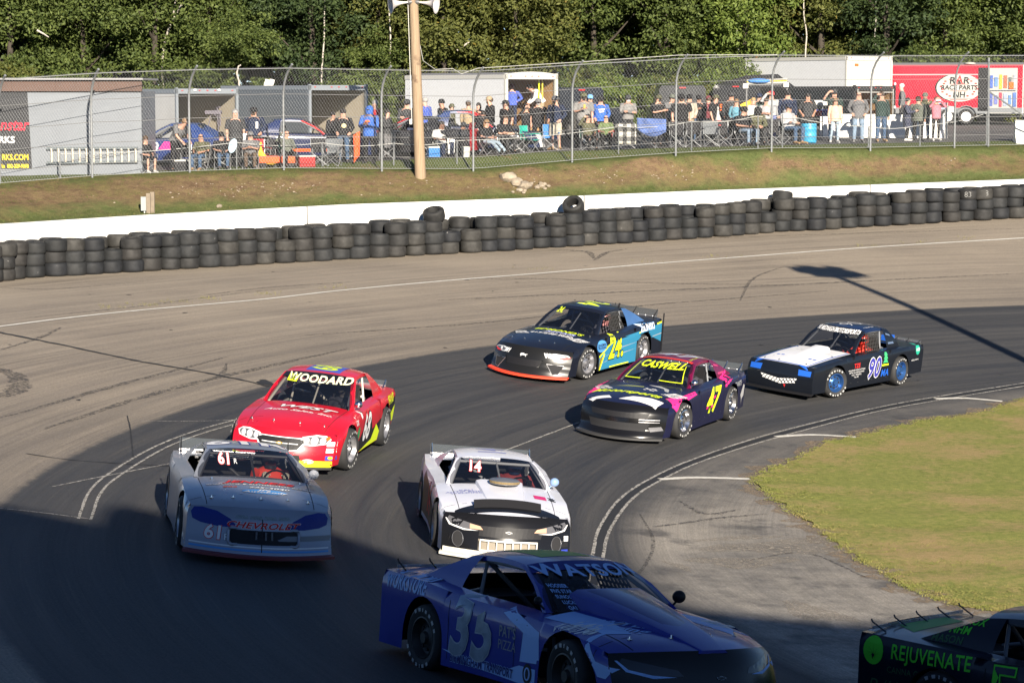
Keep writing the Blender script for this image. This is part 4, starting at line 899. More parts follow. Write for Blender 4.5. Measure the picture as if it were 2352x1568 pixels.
c.spoiler(.72, .12, mt=CLEAR, braces=4, brace=CHROME); c.mirror(1); c.oval(.05, .06, 'L', (.62, .80), WV)
driver(c, 'driver in dark suit and dark helmet inside the red car', mat('suit_dark', (.03, .03, .04), .8), mat('helmet_grey', (.10, .09, .085), .3))

# --- black and blue (24)
BLUE24 = vinyl('teal_blue', (.03, .20, .34)); NAVYP = paint('navy_black', (.008, .010, .018), .25, .6)
C24 = Car('race_car', 'black and blue late model race car with lime 24 and an orange front lip', 'race car', dict(LM, xf=2.02, nb=.40, tuck=.0, W=[(-2.3, .95), (-1.3, 1.0), (0, .98), (1.35, 1.0), (1.75, .98), (2.02, .93)], dx=[(0, .24), (.15, .22), (.35, .15), (.6, .12), (.85, .06), (1, 0)], zr=1.29, xr=-.02, steer=-.15, band=.16, bandmat=NAVYP, sail=.8),
          dict(body=NAVYP, nose=mat('nose_black', (.011, .011, .011), .25, spec=.4), splitter=mat('fluo_orange', (.85, .07, .03), .5), tail=BLK, sail=paint('sail_blue', (.05, .12, .28))), place((1344.6, 873), 1, 'F', Car.D['wb'], R_(-118.6)), R_(-118.6), roll=R_(1.0))
c = C24
for sg in (1, -1):
    c.poly([(sg * x, y) for x, y in ((.42, .03), (.62, .055), (.84, .03), (.90, -.01), (.80, -.06), (.55, -.05))], 'F', (0, .55), mat('headlight_print', (.5, .5, .5)), 'headlight'); c.poly([(sg * x, y) for x, y in ((.55, .02), (.66, .035), (.84, .015), (.86, -.01), (.78, -.035), (.58, -.035))], 'F', (0, .55), HD, 'headlight_glass', .005)
    c.oval(.035, .035, 'F', (sg * .68, .55), WV, 'lamp', .008); c.poly([(sg * x, y) for x, y in ((.66, -.045), (.90, -.005), (.90, -.02), (.80, -.066))], 'F', (0, .55), RV, 'headlight_trim', .009)
    for k_ in range(3): c.poly([(sg * (.40 + .05 * k_) + x, y) for x, y in ((0, .05), (.025, .05), (.06 * sg + .025, -.045), (.06 * sg, -.045))], 'F', (0, .55), WV, 'headlight_trim', .007)
    c.poly([(sg * x, y) for x, y in ((.50, .08), (.82, .06), (.76, -.11), (.66, -.13))], 'F', (0, .30), DARK, 'brake_duct'); ring_on(c, [(sg * x, y) for x, y in ((.50, .08), (.82, .06), (.76, -.11), (.66, -.13))], .30, 0, STEEL, 'duct_rim', .007)
c.poly([(-.42, -.07), (.38, -.07), (.44, .07), (-.46, .07)], 'F', (-.02, .37), BLK, 'grille', .004); ring_on(c, [(-.44, -.07), (.36, -.07), (.42, .07), (-.48, .07)], .37, 0, mat('nose_black', (.018, .018, .018)), 'grille_surround', .012)
c.poly([(-.10, .0), (-.06, .03), (-.01, .03), (.04, .015), (.10, .02), (.05, .0), (.06, -.04), (.03, -.01), (-.04, -.01), (-.08, -.04), (-.07, -.005)], 'F', (-.02, .52), WV, 'badge', .006)
c.text("EDMOND'S", .20, 'T', (1.02, .0), LIME, sx=1.1, bold=.012, shear=.2); c.text('REPAIR', .17, 'T', (1.17, .12), vinyl('pale_violet', (.40, .44, .75)), sx=1.3, bold=.012, shear=.2); c.text('AUTO & TRUCK', .07, 'T', (1.29, .12), WV, sx=1.4, bold=.002); c.text('413-648-9680', .15, 'T', (1.40, .02), WV, sx=1.15, bold=.008, shear=.1)
c.pins([(1.90, -.66), (2.0, -.30), (2.04, .08), (1.98, .42), (.95, .45), (.95, -.30), (.92, .72)])
c.text('24.', .13, 'F', (-.36, 1.215), LIME, ws=True, lift=.014, bold=.006, shear=.15); c.text('24', .72, 'T', (-.55, .0), LIME, rot=-math.pi / 2, bold=.03, outline=vinyl('roof_teal', (.05, .14, .32)), ow=.05)
for S_, sg in (('L', 1), ('R', -1)):
    Q = lambda L: [(sg * x, y) for x, y in L]
    c.poly(Q(((-.92, -.46), (.90, -.46), (.90, .0), (1.72, .20), (2.26, .24), (2.26, -.16), (1.80, -.02), (.80, .16), (-.30, .10), (-.93, -.16))), S_, (0, .60), BLUE24, 'side_panel_print', .003, maxlen=.07)
    c.poly(Q(((.30, .14), (2.26, .245), (2.26, .21), (.95, .10))), S_, (0, .62), BLUE24, 'side_panel_print', .0035); 
    for L in (((-.60, .03), (-.25, .13), (-.25, .09), (-.58, -.01)), ((-.95, -.14), (-.55, .02), (-.55, -.01), (-.93, -.19)), ((-.40, -.455), (.55, -.455), (.55, -.425), (-.40, -.425)), ((-.92, -.46), (-.86, -.46), (-.66, -.12), (-.72, -.10)), ((1.0, .18), (1.25, .22), (1.25, .19), (1.0, .15)), ((2.0, .28), (2.27, .30), (2.27, .265), (2.0, .25))): c.poly(Q(L), S_, (0, .60), LIME, 'stripe', .006)
    for L in (((-.9, -.22), (.2, -.05), (1.0, -.02), (.2, -.07)), ((-.95, -.34), (.0, -.20), (.9, -.16), (.0, -.225)), ((1.75, .02), (2.26, .04), (2.26, .02), (1.75, .0))): c.poly(Q(L), S_, (0, .60), vinyl('silver_print', (.34, .35, .36)), 'stripe', .005)
    c.poly(Q(((-.93, -.45), (-.90, -.20), (-.70, -.16), (-.88, -.45))), S_, (0, .60), vinyl('gold_dark', (.22, .18, .03)), lift=.005); c.oval(.12, .10, S_, (-.78 * -sg * -1 if False else (-.88), .30), LIME, lift=.005) if False else None
    c.text('24.', .70, S_, (.12, .565), LIME, sx=.82, bold=.022, shear=.22, outline=KV, ow=.05, lift=.011); c.text('24.', .70, S_, (.12, .565), SKYV, sx=.82, bold=.055, shear=.22, lift=.007)
    c.oval(.24, .13, S_, (.84, .66), SKYV, lift=.006); c.text('GRASSMERE\nTRUCKING', .075, S_, (.84, .655), KV, sx=1.0, bold=.002, lift=.009); c.text('ZILINSKI', .20, S_, (-1.46, .84), WV, sx=.95, bold=.012, outline=SKYV, ow=.012, lift=.008); c.text('HOOSIER', .06, S_, (1.42, .80), WV, bold=.003)
c.spoiler(.82, .18, braces=4, mt=mat('dark_clear', (.05, .06, .07), .15, alpha=.5)); c.net(1)
m = MB(); m.tube([(-.95, .45, 1.27), (-1.0, .45, 1.36)], .025, 6); m.build('antenna', BLK, c.root)
m = MB(); m.rings([[(-2.33, y, .2), (-2.29, y, .2), (-2.29, y, 1.08), (-2.33, y, 1.08)] for y in (.955, .97)]); m.build('spoiler_side_fin', BLK, c.root)
driver(c, 'driver in a dark suit behind the window net of the black and blue car', mat('suit_dark', (.03, .03, .04), .8), mat('helmet_white_red', (.45, .20, .2), .3))

# --- navy and magenta (47)
NV = paint('deep_navy', (.009, .010, .035), .24, .6); MAG = paint('magenta_roof', (.13, .004, .035), .25, .6)
C47 = Car('race_car', 'navy race car with magenta roof, black nose and lime 47', 'race car', dict(LMB, xf=2.0, nb=.40, tuck=.03, dx=[(0, .24), (.1, .22), (.2, .15), (.5, .13), (.8, .09), (1, 0)], zr=1.24, xr=-.06, band=.0, steer=-.15, xf_=0, qwin=paint('magenta_panel', (.5, .03, .12)), zb=.10), dict(body=NV, nose=mat('nose_satin_black', (.006, .006, .007), .20, spec=.4), splitter=mat('splitter_grey', (.05, .05, .05), .4, coat=.2), roof=MAG, pillar=MAG, tail=BLK, rim=CHROME), place((1564.5, 1009), 1, 'F', Car.D['wb'], R_(-114.5)), R_(-114.5), roll=R_(1.0))
c = C47; PINK = vinyl('hot_pink', (.85, .03, .22))
c.text('CASWELL', .135, 'F', (.02, 1.175), LIME, ws=True, sx=1.45, bold=.016, shear=.3, lift=.014)
for L in (((-.60, .93), (-.48, 1.19), (-.47, 1.19), (-.585, .93)), ((.60, .93), (.48, 1.19), (.47, 1.19), (.585, .93)), ((-.60, .935), (-.25, .955), (-.25, .945), (-.60, .925)), ((.60, .935), (.15, .955), (.15, .945), (.60, .925))): c.poly(L, 'F', (0, 0), LIME, 'screen_outline', ws=True, lift=.008)
c.text('R&R STREET STOCKS', .085, 'T', (-.08, .02), ORV, sx=1.1, bold=.004); c.poly([(-.52, -.05), (.52, -.05), (.52, .05), (-.52, .05)], 'T', (-.08, .0), RV, lift=.002)
c.text('47', .62, 'T', (-.55, .0), vinyl('pale_grey', (.45, .50, .60)), sx=1.2, bold=.03, rot=0, shear=.2); c.text('Bobby Caswell', .07, 'TL', (-.40, .42), LIME, sx=1.0)
c.text('Motorsports', .24, 'T', (1.72, -.14), LIME, sx=1.05, bold=.012, shear=.5); c.poly([(-.40, .0), (-.1, .14), (.18, .16), (.20, .10), (-.1, .06)], 'T', (1.35, -.16), vinyl('olive', (.30, .33, .10)))
for k_ in range(9): c.poly([(-.04, 0), (0, .025), (.04, 0), (0, -.025)], 'T', (1.30 + .06 * (k_ % 3), .12 + .085 * (k_ // 3) + .04 * (k_ % 2)), WV)
c.poly([(.0, .0), (.24, .02), (.46, -.10), (.52, -.30), (.44, -.28), (.36, -.12), (.1, -.05)], 'T', (1.02, .05), vinyl('silver_print', (.34, .35, .36))); c.poly([(-.15, -.12), (.60, -.10), (.66, .17), (.40, .20), (.05, .12)], 'T', (2.10, .06), WV); c.poly([(-.40, .02), (.0, .07), (.10, -.06), (-.26, -.10)], 'T', (2.14, -.34), WV)
c.poly([(-.30, .04), (.0, .10), (.36, .02), (.30, -.03), (.0, .03), (-.3, -.02)], 'T', (1.84, .25), KV) if False else None
for z, w in ((.43, .34), (.385, .34)): c.poly([(-w / 2, -.004), (w / 2, -.004), (w / 2, .006), (-w / 2, .006)], 'F', (.60, z), STEEL, 'trim', .004)
c.poly([(-.55, -.05), (.55, -.05), (.60, .05), (-.60, .05)], 'F', (0, .50), KV, 'grille'); c.poly([(-.55, -.07), (.55, -.07), (.62, .07), (-.62, .07)], 'F', (0, .29), DARK, 'grille'); c.poly([(-.10, .03), (.10, .05), (.14, -.02), (-.06, -.05)], 'F', (.70, .26), vinyl('worn_grey', (.13, .13, .14)))
for S_, sg in (('L', 1), ('R', -1)):
    Q = lambda L: [(sg * x, y) for x, y in L]
    c.poly(Q(((-1.9, .06), (-1.72, .17), (-1.3, .19), (-.72, .22), (-.72, .17), (-1.3, .12), (-1.62, .06), (-1.78, -.07))), S_, (0, .60), PINK, 'side_panel_print', .004)
    for r, (x0, y0, n_) in enumerate(((-.15, -.20, 3), (.85, .13, 4))):
        for a in range(n_):
            for b in range(3 if r == 0 else 2):
                if (a + b) % 2 == 0 or r == 1: c.poly(Q([(x0 + .13 * a + x + .05 * b, y0 + .085 * b + .035 * a * r + y) for x, y in ((0, 0), (.10, .015), (.13, .07), (.03, .055))]), S_, (0, .60), PINK, 'checker', .005)
    c.text('47', .66, S_, (-.12 * sg, .53), LIME, sx=.95, bold=.03, shear=.45, lift=.009); c.text('HOOSIER', .07, S_, (1.42, .79), WV, bold=.003); c.text('GRANITE', .14, S_, (-1.65, .70), vinyl('silver_print', (.34, .35, .36)), bold=.004, sx=.8)
    c.poly(Q(((1.9, -.10), (2.1, .10), (2.22, .06), (2.2, -.15), (2.05, -.20), (2.05, -.32), (2.0, -.2))), S_, (0, .55), vinyl('scrape_white', (.40, .40, .40)), lift=.004)
c.spoiler(.82, .15, braces=6, brace=CHROME); c.mirror(1)
c.pins([(.95, .70), (.95, -.5), (1.75, .72)])
driver(c, 'driver in dark clothing low behind the windscreen of the navy 47 car', mat('suit_dark', (.03, .03, .04), .8), mat('helmet_black', (.02, .02, .025), .3))

# --- boxy black (90)
BKP = paint('gloss_black', (.007, .009, .014), .22, .7); BL90 = vinyl('royal_blue', (.015, .10, .48))
C90 = Car('race_car', 'boxy black race car with white hood, toothy grin and blue 90 on its door', 'race car', dict(xf=2.28, xt=-2.42, nb=.06, W=[(-2.42, .84), (-1.9, .89), (-1.3, .92), (0, .91), (1.35, .92), (2.0, .90), (2.28, .87)], tuck=.03, zs=[(-2.42, .86), (-1.3, .87), (.6, .86), (1.35, .82), (2.0, .76), (2.28, .73)], zc=[(-2.42, .89), (-1.3, .91), (.6, .90), (1.35, .86), (2.0, .79), (2.28, .755)],
          dx=[(0, .02), (.3, .06), (.6, .07), (.85, .02), (1, 0)], zb=.15, wb=(1.42, -1.32), R=.335, ra=.40, ya=.72, yr=.585, xa=.52, xr=-.10, xrr=-1.05, xb=-1.42, zr=1.33, crown=.03, wsb=.10, track=.80, band=.17, bandmat=mat('sun_strip_black', (.012, .012, .014)), steer=-.32, sail=.50, qwin=mat('quarter_glass', (.10, .14, .22), .1)),
          dict(body=BKP, hood=paint('hood_white', (.74, .74, .75), .3, .4, 0, .04), rim=mat('rim_blue', (.04, .12, .32), .3, metal=.6), tail=BLK, roof=paint('roof_dark_blue', (.006, .014, .05)), sail=BKP, pillar=BKP), place((1916.6, 915.4), 1, 'F', (1.42, -1.32), R_(-130), .80), R_(-130), roll=R_(1.2), sc=.97)
c = C90
for sg in (1, -1):
    c.poly([(sg * x, y) for x, y in ((.48, .065), (.80, .05), (.80, -.065), (.50, -.065))], 'F', (0, .60), BL90, 'headlight')
    c.poly([(-.025 + sg * .66, 0), (.0 + sg * .66, 0), (.0 + sg * .66, -1.7), (-.025 + sg * .66, -1.7)], 'T', (.62, 0), BL90, 'hood_border', .005)
    for k_ in (0, .12): c.poly([(-.04, -.03), (.04, -.03), (.04, .03), (-.04, .03)], 'T', (1.72 + .02 * k_, sg * (.36 + k_)), BL90)
c.poly([(-.70, -.02), (.70, -.02), (.70, .02), (-.70, .02)], 'T', (2.30, 0), BL90, 'hood_border', .005)
tw = .105
for k_ in range(-5, 6):
    x0 = k_ * .088; y0 = .018 * abs(k_) * .8 - .03; hgt = .075 - .004 * abs(k_)
    c.poly([(x0 - .042, y0 + hgt), (x0 + .042, y0 + hgt), (x0 + .012, y0 + .012), (x0 - .012, y0 + .012)], 'F', (0, .36), WV, 'painted_tooth'); c.poly([(x0 + .002, y0 - .035), (x0 + .086, y0 - .035), (x0 + .056, y0 + .025), (x0 + .032, y0 + .025)], 'F', (0, .36), WV, 'painted_tooth') if k_ < 5 else None
c.poly([(-.03, .02), (.03, .02), (.0, -.05)], 'F', (.16, .27), RV, 'painted_tongue')
c.text('90 MIDNIGHT', .115, 'F', (-.27, 1.285), WV, ws=True, lift=.014, sx=.75, bold=.006); c.text('MOTORSPORTS', .115, 'F', (.27, 1.285), WV, ws=True, lift=.014, sx=.68, bold=.006)
c.scoop(.70, 1.75, .20, .10, .085, mat('scoop_white', (.74, .74, .75), .35)); c.text('TZE', .17, 'T', (.82, .0), RV, sx=1.1, bold=.008)
for k_, t in enumerate(('MILLENNIUM EXCAVATING', 'SEPTIC TANK & LANDSCAPING', 'FULLY INSURED', 'MA 508')): c.text(t, .055, 'T', (.98 + .085 * k_, .0), vinyl('grey_print', (.2, .2, .2)), sx=1.1)
c.poly([(-.12, .0), (-.05, .03), (.06, .03), (.13, .0), (.06, -.05), (-.02, -.03), (-.11, -.03)], 'T', (1.36, -.02), vinyl('brown_print', (.22, .08, .05))); c.pins([(2.15, -.55), (2.18, -.15), (2.15, .55), (1.2, .6), (.75, -.6)])
for S_, sg in (('L', 1), ('R', -1)):
    c.text('90', .62, S_, (-.12, .50), vinyl('violet_blue', (.045, .045, .28)), sx=.82, bold=.025, shear=.25, outline=WV, ow=.018, lift=.008)
    c.text('TZE', .14, S_, (.60, .64), RV, bold=.006)
    for k_, t in enumerate(('MILLENNIUM EXCAVATING', 'SEPTIC & LANDSCAPING', 'FULLY INSURED', 'MA 508')): c.text(t, .05, S_, (.60, .55 - .055 * k_), WV, sx=1.1)
    c.text('MA', .22, S_, (-.62 * 1, .36), BL90, bold=.014, shear=.15); GRN = vinyl('leaf_green', (.05, .42, .16))
    for k_ in range(3): c.poly([(-.11 + .02 * k_, 0), (.11 - .02 * k_, 0), (0, .14)], S_, (-.62, .60 + .085 * k_), GRN, 'tree_print')
    c.poly([(-.14, -.02), (.14, -.02), (.14, .02), (-.14, .02)], S_, (-.62, .55), LIME); c.oval(.11, .12, S_, (-2.12, .76), vinyl('sea_green', (.02, .36, .24))); c.text('ACE', .09, S_, (-2.12, .76), WV, lift=.007, bold=.003); c.text('BOB & DONNA', .05, S_, (-2.0, .53), WV)
c.text('90', .55, 'TL', (-.5, .0), WV, sx=1.1, bold=-.012); c.text('T.Szymczak', .08, 'TL', (-.5, .46), WV); c.net(1, -.60, .0); c.spoiler(.78, .07, braces=6)
m = MB(); m.box((-1.75, .25, .99), (.26, .20, .13)); m.build('fuel_vent_box', BL90, c.root)
driver(c, 'driver in a red and black suit behind the net of the boxy black car', mat('suit_red', (.65, .05, .03), .8), mat('helmet_red', (.5, .04, .03), .3))

# --- white (14)
WP = paint('white_blue', (.66, .67, .74), .26, .6, 0, .06)
C14 = Car('race_car', 'white race car with black nose and a bar grille guard', 'race car', dict(LMB, xf=2.0, nb=.36, tuck=.0, W=[(-2.3, .92), (-1.3, .985), (0, .95), (1.35, .98), (1.7, .96), (2.0, .91)], dx=[(0, .20), (.15, .20), (.4, .16), (.7, .10), (.9, .05), (1, 0)], zr=1.17, xr=-.02, bars=mat('roll_bar_silver', (.34, .35, .37), .4)), dict(body=WP, nose=mat('nose_gloss_black', (.008, .008, .009), .22, spec=.4), splitter=mat('lip_white', (.60, .58, .52), .5, noise=.3), tail=BLK), place((1295, 1284), 1, 'F', Car.D['wb'], R_(-84)), R_(-84), roll=R_(2.0), sc=.975)
c = C14
m = MB(); 
for L in ([(-.80, .02), (-.62, .06), (-.36, .09), (0, .10), (.36, .09), (.62, .06), (.80, .02), (.92, -.28), (-.92, -.28)],): c.poly([(x, y * 1.0) for x, y in ((-.84, -.16), (-.74, .05), (-.40, .16), (0, .20), (.40, .16), (.74, .05), (.84, -.16))], 'T', (2.10, 0), mat('nose_gloss_black', (.012, .012, .013)), 'hood_paint', .004)
for sg in (1, -1):
    c.poly([(sg * x, y) for x, y in ((.36, -.045), (.40, .0), (.82, .085), (.86, .03), (.80, -.03), (.60, -.06))], 'F', (0, .53), HD, 'headlight'); c.poly([(sg * x, y) for x, y in ((.42, -.06), (.62, -.075), (.82, -.03), (.87, .05), (.855, .05), (.80, -.015), (.62, -.055))], 'F', (0, .53), WV, 'headlight_trim', .006); c.poly([(sg * x, y) for x, y in ((.36, -.045), (.40, .0), (.54, .02), (.54, -.045))], 'F', (0, .53), mat('amber_lamp', (.55, .33, .22), .3), 'lamp', .008)
    c.oval(.07, .10, 'F', (sg * .70, .33), DARK, 'brake_duct'); ring_on(c, [(sg * .70 + .075 * math.cos(q), .105 * math.sin(q)) for q in np.linspace(0, 6.0, 14)], .33, 0, STEEL, 'duct_rim', .004)
c.poly([(-.42, -.07), (.46, -.07), (.50, .07), (-.40, .07)], 'F', (.0, .47), KV, 'grille'); c.bowtie('F', (0, .475), .085, WV, KV)
gd = MB(); G0 = [c.bvh.ray_cast(Vector((5, y_, .29)), Vector((-1, 0, 0)))[0].x for y_ in (-.38, 0, .38)]; gx = max(G0) + .05
for z_ in (.215, .36): gd.tube([(G0[0] + .04, -.40, z_), (gx, 0, z_), (G0[2] + .04, .40, z_)], .014, 6)
gd.build('grille_guard', mat('guard_white', (.72, .70, .66), .35, metal=.2), c.root, 60)
for y_ in np.linspace(-.40, .40, 8): gb = MB(); xx = gx - (gx - G0[0] - .04) * (abs(y_) / .40); gb.tube([(xx, y_, .215), (xx, y_, .36)], .011, 6); gb.build('guard_bar', mat('guard_white', (.72, .70, .66)), c.root, 60)
c.poly([(-.42, -.075), (.42, -.075), (.42, .075), (-.42, .075)], 'F', (0, .288), mat('radiator_tan', (.20, .17, .13), .6), 'radiator'); m = MB(); m.box((gx - .05, -.22, .09), (.05, .06, .2)); m.build('tow_strut', BLK, c.root)
c.poly([(-.95, -.03), (.95, -.03), (.95, .03), (-.95, .03)], 'F', (0, .17), mat('lip_white', (.60, .58, .52)), 'valance')
c.scoop(.72, 1.72, .34, .24, .055, WP, 'hood_cowl'); m = MB(); m.lathe([(.0, .0), (.215, .0), (.222, .02), (.222, .05), (.20, .062), (.0, .085)], 24, c=(.98, .05, .955)); m.build('air_cleaner', mat('air_cleaner_grey', (.20, .21, .23), .35, metal=.5), c.root, 40); m = MB(); m.lathe([(.223, .012), (.228, .02), (.228, .04), (.223, .047)], 24, c=(.98, .05, .955)); m.build('air_filter', mat('filter_tan', (.18, .13, .06), .8, noise=.4, nscale=80), c.root)
m = MB(); pt = [c.bvh.ray_cast(Vector((2.06, y_, 4)), Vector((0, 0, -1)))[0] + Vector((0, 0, .0)) for y_ in np.linspace(-.48, .48, 9)]; m.rings([[p + Vector((0, 0, 0)), p + Vector((-.10, 0, .10)), p + Vector((-.07, 0, .10)), p + Vector((.03, 0, 0))] for p in pt]); m.build('hood_deflector', BLK, c.root)
c.text('14', .16, 'F', (-.36, 1.085), WV, ws=True, sx=1.2, bold=.012, shear=.2, outline=RV, ow=.02, lift=.014); c.text('K&H\nAUTO BODY\nWELDING', .10, 'T', (1.25, -.52), vinyl('blue_grey_print', (.25, .27, .5)), bold=.002)
c.poly([(-.13, -.11), (.05, -.11), (.05, .11), (-.13, .11)], 'T', (1.35, .58), vinyl('magenta_print', (.55, .03, .16))); 
for k_ in range(8): c.poly([(-.02, -.025), (.02, -.025), (.02, .025), (-.02, .025)], 'T', (1.27 + .05 * (k_ // 2) , .68 + .045 * (k_ % 2) + .02 * ((k_ // 2) % 2)), KV)
for t, z in ((WV, .40), (KV, .32), (vinyl('nose_blue', (.03, .05, .35)), .22)): c.poly([(-.05, -.035), (.05, -.035), (.05, .035), (-.05, .035)], 'F', (.83, z), t)
c.text('14', .62, 'R', (.1, .52), vinyl('dark_14', (.05, .05, .06)), bold=.03, shear=.2); c.poly([(-.9, -.40), (.9, -.40), (.9, -.05), (-.9, .22)], 'R', (0, .60), KV, 'side_panel_print'); c.text('14', .62, 'R', (.1, .52), RV, bold=.02, shear=.2, lift=.009)
c.text('14', .6, 'TL', (-.5, 0), vinyl('blue_grey_print', (.25, .27, .5)), bold=.01); c.spoiler(.80, .17, braces=2, brace=CHROME); c.mirror(1, mat('mirror_blue', (.2, .3, .5), .2))
driver(c, 'driver in a dark blue helmet with a white chin bar inside the white car', mat('suit_red_dark', (.25, .03, .03), .8), mat('helmet_blue', (.012, .02, .05), .25))

# --- blue (35)
BL35 = paint('deep_blue', (.011, .026, .27), .22, .7); PBL = vinyl('pale_blue', (.30, .48, .82)); GRYN = mat('chrome_number', (.22, .28, .36), .35, metal=.3, noise=.45, nscale=2.2)
C35 = Car('race_car', 'blue late model race car with silver 35, nearest the camera in shade', 'race car', dict(LM, xf=2.0, nb=.40, tuck=-.01, W=[(-2.3, .94), (-1.3, .99), (0, .965), (1.35, .995), (1.7, .98), (2.0, .93)], dx=[(0, .22), (.15, .21), (.4, .17), (.7, .11), (.9, .05), (1, 0)], zr=1.25, xr=.0, xa=.72, band=.22, bandmat=vinyl('sun_strip_blue', (.012, .02, .20)), steer=-.05, sail=.72, ra=.43, bars=GREYBAR), dict(body=BL35, nose=mat('nose_gloss_black', (.012, .012, .013)), tail=BLK, rim=mat('rim_black', (.02, .02, .02), .5)), place((976.8, 1533.6), -1, 'R', Car.D['wb'], R_(-59)) + Vector((0, 0, .085)), R_(-59), roll=R_(2.0), pitch=R_(-3.6))
c = C35
c.text('WATSON', .125, 'F', (0, 1.195), PBL, ws=True, sx=2.05, bold=.014, lift=.016)
for S_, sg in (('R', 1), ('L', -1)):
    Q = lambda L: [(sg * x, y) for x, y in L]
    c.text('WORKSTORE', .23, S_, (-1.74, .86), PBL, sx=.62, bold=.012, lift=.006)
    c.text('35', .84, S_, (-.36, .545), vinyl('number_edge', (.38, .44, .52)), sx=.95, bold=.032, shear=.18, raw=True, lift=.008); c.text('35', .84, S_, (-.36, .545), GRYN, sx=.95, bold=.018, shear=.18, raw=True, lift=.012)
    c.text("PAT'S", .15, S_, (.36, .62), vinyl('dim_grey', (.24, .27, .30)), sx=.85, bold=.003); c.text('PIZZA', .135, S_, (.36, .49), vinyl('dim_grey', (.24, .27, .30)), sx=.9)
    c.poly(Q(((.22, .26), (.50, .22), (.95, .10), (.98, -.20), (.62, -.22), (.66, .06), (.22, .20))), S_, (0, .60), PBL, 'side_panel_print'); c.poly(Q(((-.88, -.30), (.30, -.36), (.55, -.28), (.62, -.26), (.92, -.26), (.92, -.44), (-.30, -.40))), S_, (0, .60), PBL, 'side_panel_print')
    c.text('BIRMINGHAM TRANSPORT', .12, S_, (-.10, .235), vinyl('navy_text', (.02, .03, .16)), sx=.80, bold=.005, lift=.008, outline=PBL, ow=.01); c.oval(.085, .10, S_, (.78, .28), KV, lift=.007); c.oval(.055, .065, S_, (.78, .28), PBL, lift=.009); c.oval(.03, .05, S_, (.78, .28), KV, lift=.011)
    c.text('Hoosier', .13, S_, (1.38, .80), WV, sx=.95, bold=.003, warp=lambda x, y: ((.47 + y) * math.sin(x / .47), (.47 + y) * math.cos(x / .47) - .47))
    c.poly(Q(((1.62, .20), (1.90, -.06), (2.16, -.10), (2.06, -.20), (1.82, -.19), (1.88, -.12), (1.66, .06))), S_, (0, .62), PBL, 'side_panel_print')
c.scoop(.64, 2.02, .46, .13, .15, paint('scoop_blue', (.011, .026, .27), .22), 'hood_scoop'); c.scoop(.70, 1.98, .36, .07, .152, paint('scoop_deep_blue', (.008, .012, .17), .3), 'scoop_panel')
for L in (((-.86, .62), (-.52, .62), (-.45, .12), (-.50, -.36), (-.72, -.22)), ((.82, .34), (.52, .48), (.40, .05), (.60, -.46), (.86, -.1))): c.poly(L, 'T', (1.45, 0), PBL, 'hood_print')
c.text("DWYER'S\nRacing", .20, 'T', (1.55, -.44), PBL, rot=-.9, shear=.3, bold=.004); c.text("M.A.C.\nCorp", .15, 'T', (1.62, .42), PBL, rot=-1.1, shear=.3); c.pins([(1.92, -.60), (2.05, -.22), (2.05, .22), (1.92, .60)])
for sg in (1, -1):
    c.poly([(sg * x, y) for x, y in ((.36, -.05), (.40, .0), (.82, .085), (.87, .03), (.80, -.03), (.60, -.06))], 'F', (0, .53), mat('lens_dark', (.03, .035, .045), .15), 'headlight'); c.poly([(sg * x, y) for x, y in ((.42, -.06), (.62, -.078), (.82, -.03), (.88, .06), (.86, .06), (.80, -.01), (.62, -.05))], 'F', (0, .53), PBL, 'headlight_trim', .006)
c.bowtie('F', (.02, .46), .10, vinyl('dim_grey', (.24, .27, .30)), mat('nose_gloss_black', (.012, .012, .013))); c.poly([(-.012, -.09), (.012, -.09), (.012, .09), (-.012, .09)], 'F', (-.58, .32), PBL, 'duct_trim'); c.poly([(-.5, -.06), (.5, -.06), (.55, .06), (-.55, .06)], 'F', (0, .30), DARK, 'grille')
for y_ in (-.3, 0, .28): h = c.bvh.ray_cast(Vector((5, y_, .24)), Vector((-1, 0, 0)))[0]; m = MB(); m.ell(h + Vector((.01, 0, 0)), (.012, .014, .014), 8, 5); m.build('bolt', CHROME, c.root)
c.spoiler(.80, .09, braces=5); c.mirror(1, BLK); c.mirror(-1, BLK, .04); c.net(1)
for k_ in range(5): c.text(('HOOSIER', 'FIVE STAR', 'SUNOCO', 'LUCAS', 'QA1')[k_], .04, 'F', (-.50, 1.08 - .045 * k_), PBL, ws=True, bold=.002)
c.poly([(-.30, -.40), (.30, -.40), (.30, .40), (-.30, .40)], 'T', (-.55, 0), vinyl('roof_green', (.30, .42, .05)))
driver(c, 'driver in dark clothing inside the blue car in the shade', mat('suit_dark', (.03, .03, .04), .8), mat('helmet_blue', (.012, .02, .05)))

# --- black and green (51), cut off by the picture edge
GR51 = vinyl('fluo_green', (.10, .72, .04)); C51 = Car('race_car', 'black late model race car with fluorescent green lettering cut off by the picture edge', 'race car', dict(LM, W=[(-2.3, .95), (-1.3, 1.0), (0, .97), (1.35, .99), (2.1, .9)], zr=1.24, ra=.375, sail=.78, tuck=-.02), dict(body=paint('blue_black', (.006, .009, .022), .25, .6), tail=BLK, rim=mat('rim_black', (.02, .02, .02))), place((2158, 1690), -1, 'R', Car.D['wb'], R_(-44)), R_(-44), roll=R_(2))
c = C51; Q = lambda L: L
c.text('REJUVENATE', .205, 'R', (-1.42, .80), GR51, sx=.78, bold=.003, lift=.006); c.oval(.125, .145, 'R', (-2.12, .79), GR51, lift=.004)
LEAF = []
for a, L in ((-90, .05), (-155, .08), (-205 + 360, .10), (125, .13), (90, .15), (55, .13), (25, .10), (-25, .08)):
    q = R_(a); LEAF += [(.018 * math.cos(q - .8), -.03 + .018 * math.sin(q - .8)), (L * math.cos(q) * .8, -.03 + L * math.sin(q) * .8)]
